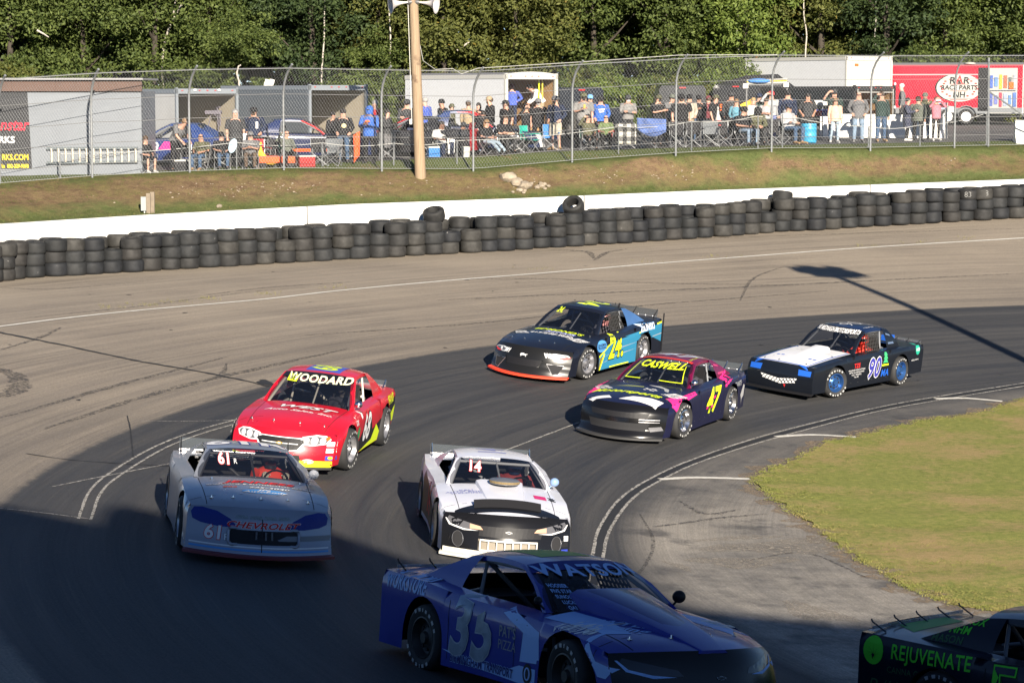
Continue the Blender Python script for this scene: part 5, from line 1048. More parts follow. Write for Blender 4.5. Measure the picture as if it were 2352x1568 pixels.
c.poly(LEAF, 'R', (-2.12, .77), KV, 'leaf_print', .008, maxlen=.03); c.text('CANNA CO.', .09, 'R', (-1.70, .62), vinyl('dim_green', (.05, .14, .06)), sx=.9); c.text('R/K', .24, 'R', (-2.0, .42), vinyl('dim_green', (.05, .14, .06)), shear=.3, bold=-.002); c.text('AUTOMOTIVE', .08, 'R', (-2.0, .28), GR51, shear=.2, bold=.003)
c.text('51', .82, 'R', (-.36, .52), GR51, sx=.95, bold=.05, lift=.006); c.text('51', .82, 'R', (-.36, .52), KV, sx=.95, bold=.032, lift=.009); c.text('51', .82, 'R', (-.36, .52), GR51, sx=.95, bold=.012, lift=.011); c.text('51', .82, 'R', (-.36, .52), paint('blue_black', (.006, .009, .022)), sx=.95, bold=-.006, lift=.013)
for t, x_, z_ in (('ROX', -1.12, 1.17), ('NHM', -1.26, 1.08), ('MASON', -1.38, .98)): c.text(t, .10, 'R', (x_, z_), GR51 if t != 'MASON' else vinyl('dim_green', (.05, .14, .06)), shear=.2, bold=.006)
c.poly([(-.5, -.12), (.42, -.12), (.5, .16), (-.3, .2)], 'T', (-2.0, -.1), vinyl('deck_green', (.10, .34, .06)), 'deck_print'); c.spoiler(.82, .10, braces=5, brace=mat('brace_dark', (.03, .05, .06), .5))
for c in (C61, C68, C24, C47, C90, C14, C35, C51): c.gaps()
# ================================================================ TREES
def leaf_mat(name, a, b, c=None, cf=.0):
    k = NT(name); g = k.n('NewGeometry'); oi = k.n('ObjectInfo'); r = g.outputs['Random Per Island']
    col = k.mix(r, a, b)
    if c: col = k.mix(k.ramp(r, 1 - cf, 1 - cf + .01), col, c)
    k.t.links.new(col, k.b.inputs['Base Color']); k.b.inputs['Roughness'].default_value = .62; k.b.inputs['Specular IOR Level'].default_value = .3
    tr = k.n('BsdfTranslucent'); k.t.links.new(k.mix(1, col, (1.25, 1.3, .6), 'MULTIPLY'), tr.inputs[0]); ms = k.n('MixShader'); ms.inputs[0].default_value = .35
    k.t.links.new(k.b.outputs[0], ms.inputs[1]); k.t.links.new(tr.outputs[0], ms.inputs[2]); k.t.links.new(ms.outputs[0], k.t.nodes['Material Output'].inputs[0]); return k.m
LEAF_M = dict(mid=leaf_mat('leaves_mid_green', (.052, .078, .020), (.130, .165, .042)), dark=leaf_mat('leaves_dark_green', (.026, .046, .018), (.070, .102, .032)),
              olive=leaf_mat('leaves_olive', (.070, .084, .020), (.155, .165, .044), (.20, .15, .03), .02), bright=leaf_mat('leaves_bright_green', (.078, .120, .022), (.175, .225, .048), (.40, .10, .02), .006),
              yellow=leaf_mat('leaves_yellow_green', (.090, .104, .022), (.185, .190, .045), (.26, .19, .03), .03))
rs = np.random.RandomState(5)
def crown_mesh(name, a, zlo, zhi, ncl, nleaf, ls, rc):
    """leaf-sized faces scattered in clumps through the crown's volume"""
    V = []; Fc = []; up = np.array([0, 0, 1.0])
    for _ in range(ncl):
        d = rs.normal(size=3); d /= np.linalg.norm(d); t = rs.rand() ** .45
        c = np.array([d[0] * a * t, d[1] * a * t, (zlo + zhi) / 2 + d[2] * (zhi - zlo) / 2 * t]); R = rc * rs.uniform(.55, 1.15)
        q = rs.normal(size=(nleaf, 3)); q /= np.linalg.norm(q, axis=1)[:, None]; q *= (rs.rand(nleaf) ** .4)[:, None] * np.array([R, R, R * .62]); P = c + q
        nrm = q / (np.linalg.norm(q, axis=1)[:, None] + 1e-6) * .8 + rs.normal(size=(nleaf, 3)) * .55 + up * .45; nrm /= np.linalg.norm(nrm, axis=1)[:, None]
        t1 = np.cross(nrm, rs.normal(size=(nleaf, 3))); t1 /= np.linalg.norm(t1, axis=1)[:, None]; t2 = np.cross(nrm, t1); L = ls * rs.uniform(.6, 1.3, (nleaf, 1))
        b = len(V); quad = np.stack([P - t1 * L, P + t2 * L * .5 + nrm * L * .12, P + t1 * L, P - t2 * L * .5 + nrm * L * .12], 1).reshape(-1, 3); V.extend(quad.tolist())
        Fc.extend([(b + 4 * i, b + 4 * i + 1, b + 4 * i + 2, b + 4 * i + 3) for i in range(nleaf)])
    me = bpy.data.meshes.new(name); me.from_pydata(V, [], Fc); me.materials.append(LEAF_M['mid']); return me
CROWNS = [crown_mesh('crown', rs.uniform(2.4, 3.1), rs.uniform(.8, 2.2), rs.uniform(12.5, 14.5), 150, 150, .10, 1.0) for _ in range(5)]
BUSHES = [crown_mesh('crown', rs.uniform(1.3, 1.9), .1, rs.uniform(2.6, 3.6), 40, 130, .08, .58) for _ in range(3)]
BARK = mat('grey_brown_bark', (.045, .036, .027), .9, noise=.3, nscale=4, bump=.5, bscale=10)
kb = NT('birch_bark'); P = kb.n('TexCoord').outputs['Object']; a, b, c_ = kb.xyz(P); nb_ = kb.noise(kb.comb(kb.math('MULTIPLY', a, 3), kb.math('MULTIPLY', b, 3), kb.math('MULTIPLY', c_, 9)), 1, 4, .7)
kb.t.links.new(kb.mix(kb.ramp(nb_, .58, .64), (.42, .38, .33), (.05, .045, .04)), kb.b.inputs['Base Color']); kb.b.inputs['Roughness'].default_value = .8
def trunk(m, h, r, lean=0, limbs=5):
    pts = [Vector((lean * t * t * h * .1 + .12 * math.sin(3 * t + r * 40), .1 * math.sin(4 * t + h), h * t - .2)) for t in np.linspace(0, 1, 8)]
    m.tube(pts, [r * (1 - .75 * t) for t in np.linspace(0, 1, 8)], 8)
    for i in range(limbs):
        p = pts[2 + i % 5]; q = rs.uniform(0, 6.28); L = rs.uniform(1.0, 2.2)
        m.tube([p, p + Vector((math.cos(q) * L * .5, math.sin(q) * L * .5, L * .4)), p + Vector((math.cos(q) * L, math.sin(q) * L, L * .9))], [r * .4, r * .25, r * .1], 5)
TRUNKS = []
for i in range(3): m = MB(); trunk(m, 11, .16 + .03 * i); me = m.mesh('trunk', 60); me.materials.append(BARK); TRUNKS.append(me)
WHERE = ((-400, 'beyond the shed'), (60, 'behind the shed banner'), (200, 'behind the bare shed wall'), (330, 'behind the shed corner'), (470, 'above the left open trailer'), (600, 'above the trailer roof vent'), (720, 'behind the dark grey trailer'),
         (840, 'above the second open trailer'), (950, 'just left of the wooden pole'), (1080, 'just right of the wooden pole'), (1210, 'above the white trailer roof'), (1330, 'above the white trailer opening'), (1450, 'above the gap past the white trailer'), (1570, 'above the man with crossed arms'),
         (1690, 'above the dark pickup'), (1800, 'above the roof rack'), (1930, 'above the tall white box trailer'), (2060, 'above the black trailer'), (2180, 'above the red trailer nose'), (2300, 'above the red trailer logo'), (2420, 'above the red trailer shelves'), (9999, 'beyond the red trailer'))
def where(u): return next(w for lim, w in WHERE if u < lim)
used = set()
def uniq(lab):
    base, i = lab, 0
    while lab in used: i += 1; lab = base + (', next along', ', further back', ', deeper in', ', thinner')[i % 4] if i < 5 else base + ' ' + 'again ' * i
    used.add(lab); return lab
ADJ = dict(mid='mid green leafy tree', dark='dark green tree', olive='olive green tree', bright='bright green maple', yellow='yellow green tree')
def put_mat(o, mt):
    o.material_slots[0].link = 'OBJECT'; o.material_slots[0].material = mt
def tree(u, y, kind, sc=1, row='front row'):
    x = (u - CU) / F * y; z = float(pz(x, y)); t = thing('tree', uniq('%s in the %s, %s' % (ADJ[kind], row, where(u))), 'tree', (x, y, z), rs.uniform(0, 6), 'trees of the wood behind the pits')
    t.scale = (sc, sc, sc * rs.uniform(.95, 1.1)); link('trunk', TRUNKS[rs.randint(3)], t); o = link('crown', CROWNS[rs.randint(5)], t); put_mat(o, LEAF_M[kind])
def kind_at(u):
    tab = ((150, ('dark', 'mid')), (620, ('mid', 'mid', 'dark')), (760, ('dark', 'mid')), (1010, ('mid', 'olive')), (1240, ('yellow', 'olive')), (1490, ('dark', 'dark', 'mid')), (1790, ('bright', 'bright', 'mid')), (1990, ('mid', 'olive')), (2150, ('olive', 'dark')), (9999, ('bright', 'mid')))
    ks = next(k for lim, k in tab if u < lim); return ks[rs.randint(len(ks))]
for u in np.arange(-130, 2520, 165): tree(u + rs.uniform(-40, 40), 113 + rs.uniform(-2, 2), kind_at(u), 1.0)
for u in np.arange(-60, 2520, 175): tree(u + rs.uniform(-40, 40), 119 + rs.uniform(-1, 2), kind_at(u), 1.08, 'second row')
for u in np.arange(-130, 2520, 190): tree(u + rs.uniform(-40, 40), 126 + rs.uniform(-1, 2), 'dark' if rs.rand() < .3 else kind_at(u), 1.15, 'back row')
def bush(u, y, kind, sc):
    x = (u - CU) / F * y; t = thing('bush', uniq('%s bush at the wood edge, %s' % ({'mid': 'mid green', 'dark': 'dark green', 'olive': 'olive green', 'bright': 'bright green', 'yellow': 'yellow green'}[kind], where(u))), 'bush', (x, y, float(pz(x, y)) - .1), rs.uniform(0, 6), 'bushes along the wood edge'); t.scale = (sc,) * 3
    o = link('crown', BUSHES[rs.randint(3)], t); put_mat(o, LEAF_M[kind]); s_ = MB(); s_.tube([(0, 0, -.1), (.05, 0, .8), (.1, .1, 1.6)], [.05, .04, .02], 5); s_.build('stem', BARK, t)
for u in np.arange(-80, 2500, 92): bush(u + rs.uniform(-25, 25), (108.5 if u < 1980 else 112) + rs.uniform(-1, 1.5), ('bright' if 1250 < u < 1800 and rs.rand() < .5 else ('olive', 'mid', 'mid')[rs.randint(3)]), rs.uniform(.8, 1.25))
for u in np.arange(1290, 1760, 62): bush(u, 101 + rs.uniform(-1, 1), ('bright', 'mid', 'olive')[rs.randint(3)], rs.uniform(.8, 1.05))
# far part of the wood as one mass
fm = crown_mesh('forest', 1, -1, 1, 1, 1, .1, 1); V = []; 
me = bpy.data.meshes.new('forest'); n_ = 46000; P = np.c_[rs.uniform(-50, 52, n_), rs.uniform(131, 138, n_), rs.uniform(2, 17, n_)]; nr = rs.normal(size=(n_, 3)) + np.array([0, -.8, .5]); nr /= np.linalg.norm(nr, axis=1)[:, None]; t1 = np.cross(nr, rs.normal(size=(n_, 3))); t1 /= np.linalg.norm(t1, axis=1)[:, None]; t2 = np.cross(nr, t1); L = rs.uniform(.3, .6, (n_, 1))
me.from_pydata(np.stack([P - t1 * L, P + t2 * L * .6, P + t1 * L, P - t2 * L * .6], 1).reshape(-1, 3).tolist(), [], [(4 * i, 4 * i + 1, 4 * i + 2, 4 * i + 3) for i in range(n_)]); tag(link('forest', me, None, LEAF_M['dark']), kind='stuff')
# white birches
def birch(px, y, r, label, fork=None):
    u0 = px[0][0]; pts = [at(u, v, y) for u, v in px]; b = Vector((pts[0].x, y, float(pz(pts[0].x, y)))); t = thing('birch_tree', label, 'tree', b, 0, None); m = MB(); L = [p - b for p in [Vector(q) for q in cat([tuple(p) for p in pts], 14)]]; L = [p + Vector(((.025 * math.sin(.9 * i + u0)), .03 * math.sin(2.3 * i), 0)) for i, p in enumerate(L)]
    L = [Vector((L[0].x, 0, -.1))] + L if L[0].z > .4 else L
    m.tube(L, [r * (1 - .35 * i / len(L)) for i in range(len(L))], 8)
    if fork: F2 = [at(u, v, y) - b for u, v in fork]; m.tube(F2, [r * .7, r * .6, r * .4][:len(F2)], 6)
    m.build('trunk', kb.m, t, 60); o = link('crown', BUSHES[1], t, None, (L[-1].x, .3, L[-1].z - .2)); put_mat(o, LEAF_M['mid']); return t
birch([(375, 180), (375, 108), (392, 55), (408, 28), (432, -14), (450, -50)], 111.7, .062, 'leaning white birch with a forked trunk above the left open trailer', [(396, 50), (400, 20), (406, -14)])
birch([(735, 240), (738, 190), (742, 130), (744, 60), (748, -20)], 111.7, .045, 'straight white birch rising behind the second open trailer')
birch([(892, 268), (894, 200), (897, 150), (895, 60), (893, -20)], 111.7, .05, 'white birch just to the shed side of the wooden pole')
birch([(875, 250), (880, 210), (884, 185)], 111.7, .035, 'thin short white birch stem beside the birch near the pole')
birch([(1700, 140), (1692, 70), (1696, 30), (1700, -20)], 111.7, .045, 'pale birch among the bright green maples')
birch([(1850, 140), (1852, 90), (1848, 40), (1844, -20)], 111.7, .04, 'thin pale birch above the tall white box trailer')
birch([(2012, 130), (2010, 60), (2015, -20)], 111.7, .035, 'thin birch stem above the black trailer')
birch([(548, 190), (545, 160), (552, 150)], 107.6, .045, 'broken pale birch stub above the first open trailer')
for px, lab in (([(1050, 116), (1070, 102), (1088, 90)], 'bare pale branch sticking out of the foliage right of the pole'), ([(85, 70), (100, 78), (112, 86)], 'bare pale branch in the foliage above the grey shed')):
    m = MB(); m.tube([at(u, v, 110.0) for u, v in px], [.05, .04, .02], 6); tag(m.build('branch', kb.m), lab, 'branch')
# ================================================================ PIT AREA: shed, trailers, barriers, cars, chairs
def gp(u, y, dz=0): x = (u - CU) / F * y; return Vector((x, y, float(pz(x, y)) + dz))
def fd(u, d):
    if u < 880 and d < 3.6: d = max(.95, d - 1.05)
    x = (u - CU) / F * 80; y = float(fence_y(x)) + d; x = (u - CU) / F * y; return float(fence_y(x)) + d
# ---- grey shed with banner and ladder
ys = fd(300, 1.5); sh = thing('shed', 'grey painted shed with a brown fascia behind the fence', 'shed'); a = at(-170, 190, ys); b = at(327, 404, ys); zt = at(327, 210, ys).z
SG = mat('shed_grey_paint', (.175, .192, .215), .7, noise=.05, nscale=2); BF = mat('brown_fascia', (.095, .055, .042), .7, noise=.15, nscale=4)
m = MB(); m.box(((a.x + b.x) / 2, ys + 1.5, (zt + b.z - .4) / 2), (b.x - a.x, 3, zt - b.z + .4)); m.build('wall', SG, sh)
z1 = at(300, 184, ys).z; n_ = 5
for i in range(n_):
    x0 = a.x + (b.x + .05 - a.x) * i / n_; x1 = a.x + (b.x + .05 - a.x) * (i + 1) / n_ - .006; m = MB(); m.box(((x0 + x1) / 2, ys - .06, (zt + z1) / 2 + .0), (x1 - x0, .1, z1 - zt)); m.build('fascia_board', BF, sh)
m = MB(); m.box(((a.x + b.x) / 2, ys + 1.4, z1 + .03), (b.x - a.x + .2, 3.3, .06)); m.build('roof', mat('roof_grey', (.25, .25, .26), .7), sh)
bn = thing('banner', 'black printed banner with red script and yellow web address on the shed', 'banner'); p0, p1 = at(-160, 213, ys), at(68, 388, ys); q1 = at(74, 388, ys); m = MB(); m.add([(p0.x, ys - .012, p1.z), (q1.x, ys - .012, p1.z), (p1.x - .02, ys - .012, p0.z), (p0.x, ys - .012, p0.z)], [(0, 1, 2, 3)]); m.build('banner_sheet', mat('banner_black', (.014, .015, .018), .5), bn)
for t, u, v, s_, mt, shr, sx in (('nstar', 64, 288, .52, vinyl('banner_red', (.75, .02, .05)), .25, .85), ('RKS', 34, 322, .30, WV, 0, 1), ('RKS.COM', 66, 362, .26, vinyl('banner_yellow', (.70, .52, .03)), 0, .78), ('ks  802-229-9690', 66, 382, .17, vinyl('banner_yellow', (.70, .52, .03)), 0, .72)):
    q = at(u, v, ys - .02); flat_text(t, s_, mt, bn, 'lettering', 'RIGHT', q, bold=.008, shear=shr, sx=sx)
ld = thing('ladder', 'fibreglass ladder with pale rungs hung flat on the shed wall', 'ladder'); yl = ys - .10; OR = mat('rail_grey', (.10, .12, .13), .5)
for v0, v1 in ((341, 341), (374, 372)): m = MB(); A, B = at(107, v0, yl), at(317, v1 - 1, yl); m.rings([[p + Vector((0, dy, dz)) for dy, dz in ((-.02, -.04), (.02, -.04), (.02, .04), (-.02, .04))] for p in (A, B)]); m.build('rail', OR, ld)
for i in range(13): u = 118 + 16.1 * i; m = MB(); m.tube([at(u, 341, yl), at(u + 1, 373, yl)], .032, 8); m.build('rung', mat('rung_pale', (.55, .50, .40), .6), ld)
# ---- enclosed trailers
def trailer(name, label, u, y, vt, W, L, rz, side, frame, inside, open_=True, floor=.45, crown=0, roofm=None, fw=.09, ground=None):
    c = gp(u, y); g = c.z if ground is None else ground; t = thing(name, label, 'trailer', c, math.radians(rz)); h = at(u, vt, y).z - c.z - crown; w = W / 2; FR = frame
    def bx(nm, cc, d, mt): m = MB(); m.box(cc, d); return m.build(nm, mt, t)
    bx('floor', (0, L / 2, floor), (W - .1, L - .02, .10), inside)
    for sx in (-1, 1): bx('side_wall', (sx * (w - .03), L / 2 + .02, (h + floor) / 2), (.05, L - .06, h - floor), side); bx('inner_lining', (sx * (w - .064), L / 2 + .02, (h + floor) / 2), (.012, L - .12, h - floor - .06), inside); bx('top_rail', (sx * (w - .0), L / 2, h - .07), (.03, L, .15), frame)
    bx('front_wall', (0, L - .03, (h + floor) / 2), (W - .12, .05, h - floor), inside)
    m = MB(); R = []
    for yy in np.linspace(.02, L, 4): R.append([(sx * w, yy, h + crown * (1 - sx * sx)) for sx in np.linspace(-1, 1, 7)] + [(sx * (w - .02), yy, h - .05 + crown * (1 - sx * sx)) for sx in np.linspace(1, -1, 7)])
    m.rings(R); m.build('roof', roofm or side, t)
    for sx in (-1, 1): bx('rear_post', (sx * (w - fw / 2), -.02, (h + floor) / 2), (fw, .10, h - floor + .1), FR)
    m = MB(); R = [[(sx * w, -.07, h - .16), (sx * w, -.07, h + .015 + crown * (1 - sx * sx)), (sx * w, .03, h + .015 + crown * (1 - sx * sx)), (sx * w, .03, h - .16)] for sx in np.linspace(-1, 1, 7)]; m.rings(R); m.build('rear_header', FR, t)
    for sx in (-.25, 0, .25, -.8, .8): m = MB(); m.ell((sx * W * .5, -.08, h - .05), (.045, .02, .018), 8, 4); m.build('marker_light', mat('marker_red', (.5, .03, .02), .3), t)
    if not open_: bx('rear_door', (0, -.0, (h + floor) / 2), (W - .2, .06, h - floor - .16), FR)
    for yy in (L * .48, L * .62):
        for sx in (-1, 1):
            m = MB(); m.lathe(tyre_profile(.33, .2), 20, 'x', (sx * (w + .0), yy, .33)); o = m.build('wheel', RUB, t, 40); m = MB(); m.lathe([(.21, sx * .06), (.15, sx * .03), (.05, sx * .06), (0, sx * .07)], 16, 'x', (sx * (w + .03), yy, .33)); m.build('rim', WV, o)
    return t, h
TG = mat('trailer_pale', (.50, .50, .49), .45, noise=.05, nscale=2); TD = mat('trailer_dark_grey', (.10, .115, .13), .4); TWHT = mat('trailer_white', (.66, .67, .68), .45, noise=.04); ALU = mat('trailer_aluminium', (.22, .245, .27), .45, metal=.2); BEIGE = mat('plywood_beige', (.36, .32, .25), .8, noise=.08); PLY = mat('plywood_tan', (.30, .18, .08), .8, noise=.15, nscale=3); TROOF = mat('trailer_roof_grey', (.20, .20, .21), .6); GLOSSW = mat('frame_white', (.50, .49, .45), .4)
t1, h1 = trailer('enclosed_trailer', 'pale grey trailer with its rear open beside the shed, tools on its wall', 478, 83.5, 205, 2.45, 5.2, 36, TG, ALU, BEIGE, roofm=TROOF)
m = MB(); m.box((1.0, 1.0, 1.70), (.05, .30, .06)); m.box((1.0, 1.05, 1.55), (.06, .12, .35)); m.box((1.0, .90, 1.30), (.05, .10, .5)); m.box((1.0, 1.25, 1.5), (.05, .12, .2)); o = m.build('hanging_tools', mat('tool_grey', (.10, .09, .11), .7), t1)
for x_ in (-.5, .45): m = MB(); m.ell((x_, -.10, h1 - .03), (.07, .03, .04), 8, 5); m.build('flood_lamp', WV, t1)
m = MB(); m.tube([(.2, -1.6, .9), (.35, -1.5, 1.5)], .02, 5); m.tube([(.6, -1.6, .9), (.55, -1.5, 1.5)], .02, 5); m.box((.42, -1.5, 1.55), (.55, .25, .12)); tag(m.build('work_stool', mat('tool_grey', (.10, .09, .11)), None, loc=gp(478, 83.5)), 'dark grey stand with a flat top in front of the open grey trailer', 'stand')
t2, h2 = trailer('enclosed_trailer', 'dark grey trailer with an open rear framed in silver and beige inside', 778, 84.5, 197, 2.45, 6.0, 37, TD, ALU, BEIGE, roofm=TD)
rv = thing('roof_vent', 'white square roof vent standing open on the dark grey trailer', 'vent', gp(618, 88)); q = at(618, 200, 88) - rv.location; M = Euler((math.radians(60), 0, .3)).to_matrix(); 
for sx in (-.09, .09): m = MB(); m.box(q + Vector((sx, 0, .12)), (.165, .34, .03), Euler((math.radians(65), .25, 0)).to_matrix()); m.build('vent_panel', GLOSSW, rv)
t3, h3 = trailer('enclosed_trailer', 'white trailer with rounded roof and two men standing in its open rear', 1219, 88, 166, 2.45, 6.2, 38, TWHT, GLOSSW, PLY, crown=.10, roofm=TROOF, fw=.12)
m = MB(); m.rings([[(-1.05, .2 + .0, .5), (-1.05, 2.5, .5), (-1.05, 2.5, 1.5), (-1.05, .2, .5 + .05)], [(-1.0, .2, .5), (-1.0, 2.5, .5), (-1.0, 2.5, 1.5), (-1.0, .2, .55)]]); 
m.build('inner_ramp', PLY, t3)
for x_, mt in ((.62, LIME), (.78, mat('strap_yellow', (.65, .5, .05), .6))): m = MB(); m.box((x_, .3, 1.9), (.05, .03, .9)); m.build('strap', mt, t3)
rv = thing('roof_vent', 'white domed roof vent on the white trailer', 'vent', gp(1163, 89.5)); m = MB(); m.ell(at(1163, 174, 89.5) - rv.location, (.32, .3, .07), 14, 6); m.build('vent_dome', GLOSSW, rv, 60)
t4, h4 = trailer('box_trailer', 'tall white box trailer with closed rear rising behind the black trailer', 1990, 104, 131, 2.7, 6.6, 35, TWHT, GLOSSW, TWHT, open_=False, roofm=TROOF); m = MB(); m.box((-.75, -.05, h4 - .35), (.2, .02, .11)); m.build('orange_marker', ORV, t4)
t5, h5 = trailer('enclosed_trailer', 'black trailer with a white framed open rear and plywood inside', 2003, 93, 199, 2.3, 5.2, 38, mat('trailer_black', (.014, .016, .017), .35), mat('frame_black', (.03, .03, .03), .4), PLY, roofm=TROOF)
for sx in (-1, 1): m = MB(); m.box((sx * .98, -.085, (h5 + .4) / 2), (.025, .02, h5 - .6)); m.build('white_trim', GLOSSW, t5)
m = MB(); m.box((0, -.085, h5 - .22), (1.96, .02, .025)); m.build('white_trim', GLOSSW, t5)
for z_ in (1.9, 1.0):
    for sx in (-1.07, 1.07): m = MB(); m.ell((sx, -.10, z_), (.05, .04, .06), 8, 5); m.build('lamp', WV, t5)
m = MB(); m.box((.80, .5, 1.75), (.05, .4, .16)); m.tube([(.78, .5, 1.7), (.78, .45, 1.3), (.78, .6, 1.0)], .012, 5); m.build('power_strip', mat('tool_grey', (.10, .09, .11)), t5)
rk = thing('roof_rack', 'rack of ladders and blue tarp carried above the black trailer nose', 'rack', gp(1755, 90)); q = [at(1715, 196, 90) - rk.location, at(1808, 193, 90) - rk.location]
for dz, mt, r in ((0, mat('rack_grey', (.2, .2, .2)), .02), (.06, GLOSSW, .03), (.12, mat('strap_yellow', (.65, .5, .05)), .02), (.18, GLOSSW, .03)): m = MB(); m.tube([q[0] + Vector((0, 0, dz)), q[1] + Vector((0, 0, dz))], r, 6); m.build('rail', mt, rk)
m = MB(); m.ell(q[0].lerp(q[1], .3) + Vector((0, 0, .14)), (.45, .2, .10), 10, 6); m.build('tarp', mat('tarp_blue', (.06, .22, .55), .7, bump=.8, bscale=8), rk)
for i in (0, 1): m = MB(); m.box(q[i] + Vector((-.05, -.1, -.03)), (.2, .06, .18)); m.build('number_plate', GLOSSW, rk)
for i in (0, 1): m = MB(); m.tube([q[i], q[i] - Vector((0, 0, q[i].z))], .03, 6); m.build('post', mat('rack_grey', (.2, .2, .2)), rk)
# red parts trailer seen along its side
RZ = 76; yr = 106.5; cR = gp(2352, yr - .3); tr = thing('parts_trailer', 'red race parts trailer with oval logo and a doorway hung with goods', 'trailer', cR, math.radians(RZ)); hR = at(2340, 150, yr).z - cR.z; L = 7.2; REDT = mat('trailer_red', (.50, .012, .03), .3, coat=.4)
def bxr(nm, c_, d_, mt, par=None): m = MB(); m.box(c_, d_); return m.build(nm, mt, par or tr)
bxr('side_wall', (-1.05, L / 2 + .1, (hR + .55) / 2), (.05, L - .1, hR - .55), REDT); bxr('side_wall', (1.05, L / 2, (hR + .5) / 2), (.05, L, hR - .5), REDT); bxr('front_wall', (0, L, (hR + .5) / 2), (2.1, .05, hR - .5), REDT); bxr('floor', (0, L / 2, .52), (2.1, L, .1), TD)
m = MB(); m.rings([[(sx * 1.08, yy, hR - .02 + .14 * (1 - sx * sx)) for sx in np.linspace(-1, 1, 7)] + [(sx * 1.06, yy, hR - .08) for sx in np.linspace(1, -1, 7)] for yy in (-.1, L * .8, L + .05)]); m.build('roof', TROOF, tr)
bxr('grey_stripe', (-1.083, L / 2 + .9, hR - .42), (.012, L - 1.9, .05), mat('stripe_grey', (.3, .3, .31), .5)); bxr('skirt', (-1.085, L / 2, .62), (.012, L - .1, .26), mat('skirt_grey', (.16, .17, .18), .5)); bxr('end_trim', (-1.085, .12, (hR + .5) / 2), (.014, .05, hR - .5), GLOSSW)
bxr('doorway', (-1.085, 1.85, 1.55), (.012, .42, 1.9), DARK); dp = bxr('door_panel', (-1.10, .98, 1.50), (.05, 1.22, 1.95), mat('door_white', (.36, .355, .33), .5)); bxr('door_foot', (-1.13, .98, .64), (.02, 1.2, .20), mat('skirt_grey', (.16, .17, .18)), dp)
cols = [(.05, .10, .35), (.10, .20, .45), (.55, .42, .03), (.5, .10, .05), (.08, .10, .10), (.30, .32, .35), (.06, .09, .30), (.12, .14, .35), (.45, .03, .06), (.25, .30, .40), (.08, .18, .4), (.06, .12, .32)]
for i in range(12):
    r, j = divmod(i, 6); mt = mat('goods_%s' % 'abcdefghijkl'[i], cols[i], .6, noise=.3, nscale=9); bxr('hanging_goods', (-1.14, 1.48 - .20 * j, 1.88 - .78 * r), (.05, .12 + .03 * (i % 2), (.55, .40, .62)[i % 3]), mt, dp)
bxr('grey_tray', (-1.14, .98, 1.50), (.08, 1.1, .03), TD, dp); bxr('box_goods', (-1.16, .62, 1.72), (.08, .2, .28), ORV, dp)
o = tr; E_ = MB(); E_.add([(-1.083, L - 3.9 + .98 * math.cos(q) - .35, 1.62 + .62 * math.sin(q)) for q in np.linspace(0, 6.2832, 40, endpoint=False)], [tuple(range(40))]); E_.build('logo_oval', KV, tr); yc = L - 3.9 - .42
E_ = MB(); E_.add([(-1.087, yc + .98 * math.cos(q), 1.62 + .61 * math.sin(q)) for q in np.linspace(0, 6.2832, 40, endpoint=False)], [tuple(range(40))]); E_.build('logo_oval', mat('logo_white', (.42, .42, .38), .5), tr)
RT = (math.pi / 2, 0, -math.pi / 2)
for t, s_, yy, z_, mt, sx in (('R', .42, yc + .30, 1.92, KV, 1.1), ('R', .42, yc - .30, 1.92, KV, 1.1), ('A', .52, yc, 1.95, RV, .9), ('&', .26, yc, 1.86, KV, 1), ('RACE PARTS', .27, yc, 1.62, KV, 1.05), ('NH', .36, yc, 1.30, KV, 1.0)): flat_text(t, s_, mt, tr, 'lettering', 'CENTER', (-1.092 - (.004 if mt is KV else 0), yy, z_), RT, bold=.008, shear=.1, sx=sx)
for k_ in range(16):
    q = math.radians(-60 + k_ % 8 * 17 + (180 if k_ > 7 else 0)); bxr('logo_checker', (-1.089, yc + .80 * math.cos(q) * (1 - .1 * (k_ % 2)), 1.62 + .42 * math.sin(q)), (.004, .10, .06), RV)
for z_ in (1.48, 1.77, 1.10): bxr('logo_bar', (-1.089, yc, z_), (.004, .75, .022), RV)
for yy in (2.55, 3.35):
    m = MB(); m.lathe(tyre_profile(.35, .22), 22, 'x', (-1.10, yy, .35)); o = m.build('wheel', RUB, tr, 40); m = MB(); m.lathe([(.22, -.09), (.20, -.12), (.12, -.10), (.05, -.13), (0, -.13)], 18, 'x', (-1.11, yy, .35)); m.build('rim', WV, o, 40)
    m = MB(); P_ = [(math.cos(q) * .47, math.sin(q) * .47) for q in np.linspace(0, math.pi, 9)]; m.rings([[(-1.09, yy + c_ * k2, .35 + s_ * k2) for c_, s_ in P_] + [(-1.20, yy + c_ * k2, .35 + s_ * k2) for c_, s_ in P_[::-1]] for k2 in (1, 1.06)]); m.build('fender', mat('skirt_grey', (.16, .17, .18)), tr)
for i in range(9): bxr('shelf_goods', (random.uniform(-.9, .6), -.25 - .02 * i, .9 + .2 * i), (.30, .2, .16), mat('goods_%s' % 'abcdefghijkl'[i], cols[i]))
rv = thing('roof_vent', 'white roof vent on the red trailer', 'vent', gp(2228, 106)); m = MB(); m.ell(at(2228, 146, 106) - rv.location, (.26, .26, .06), 12, 5); m.build('vent_dome', GLOSSW, rv, 60)
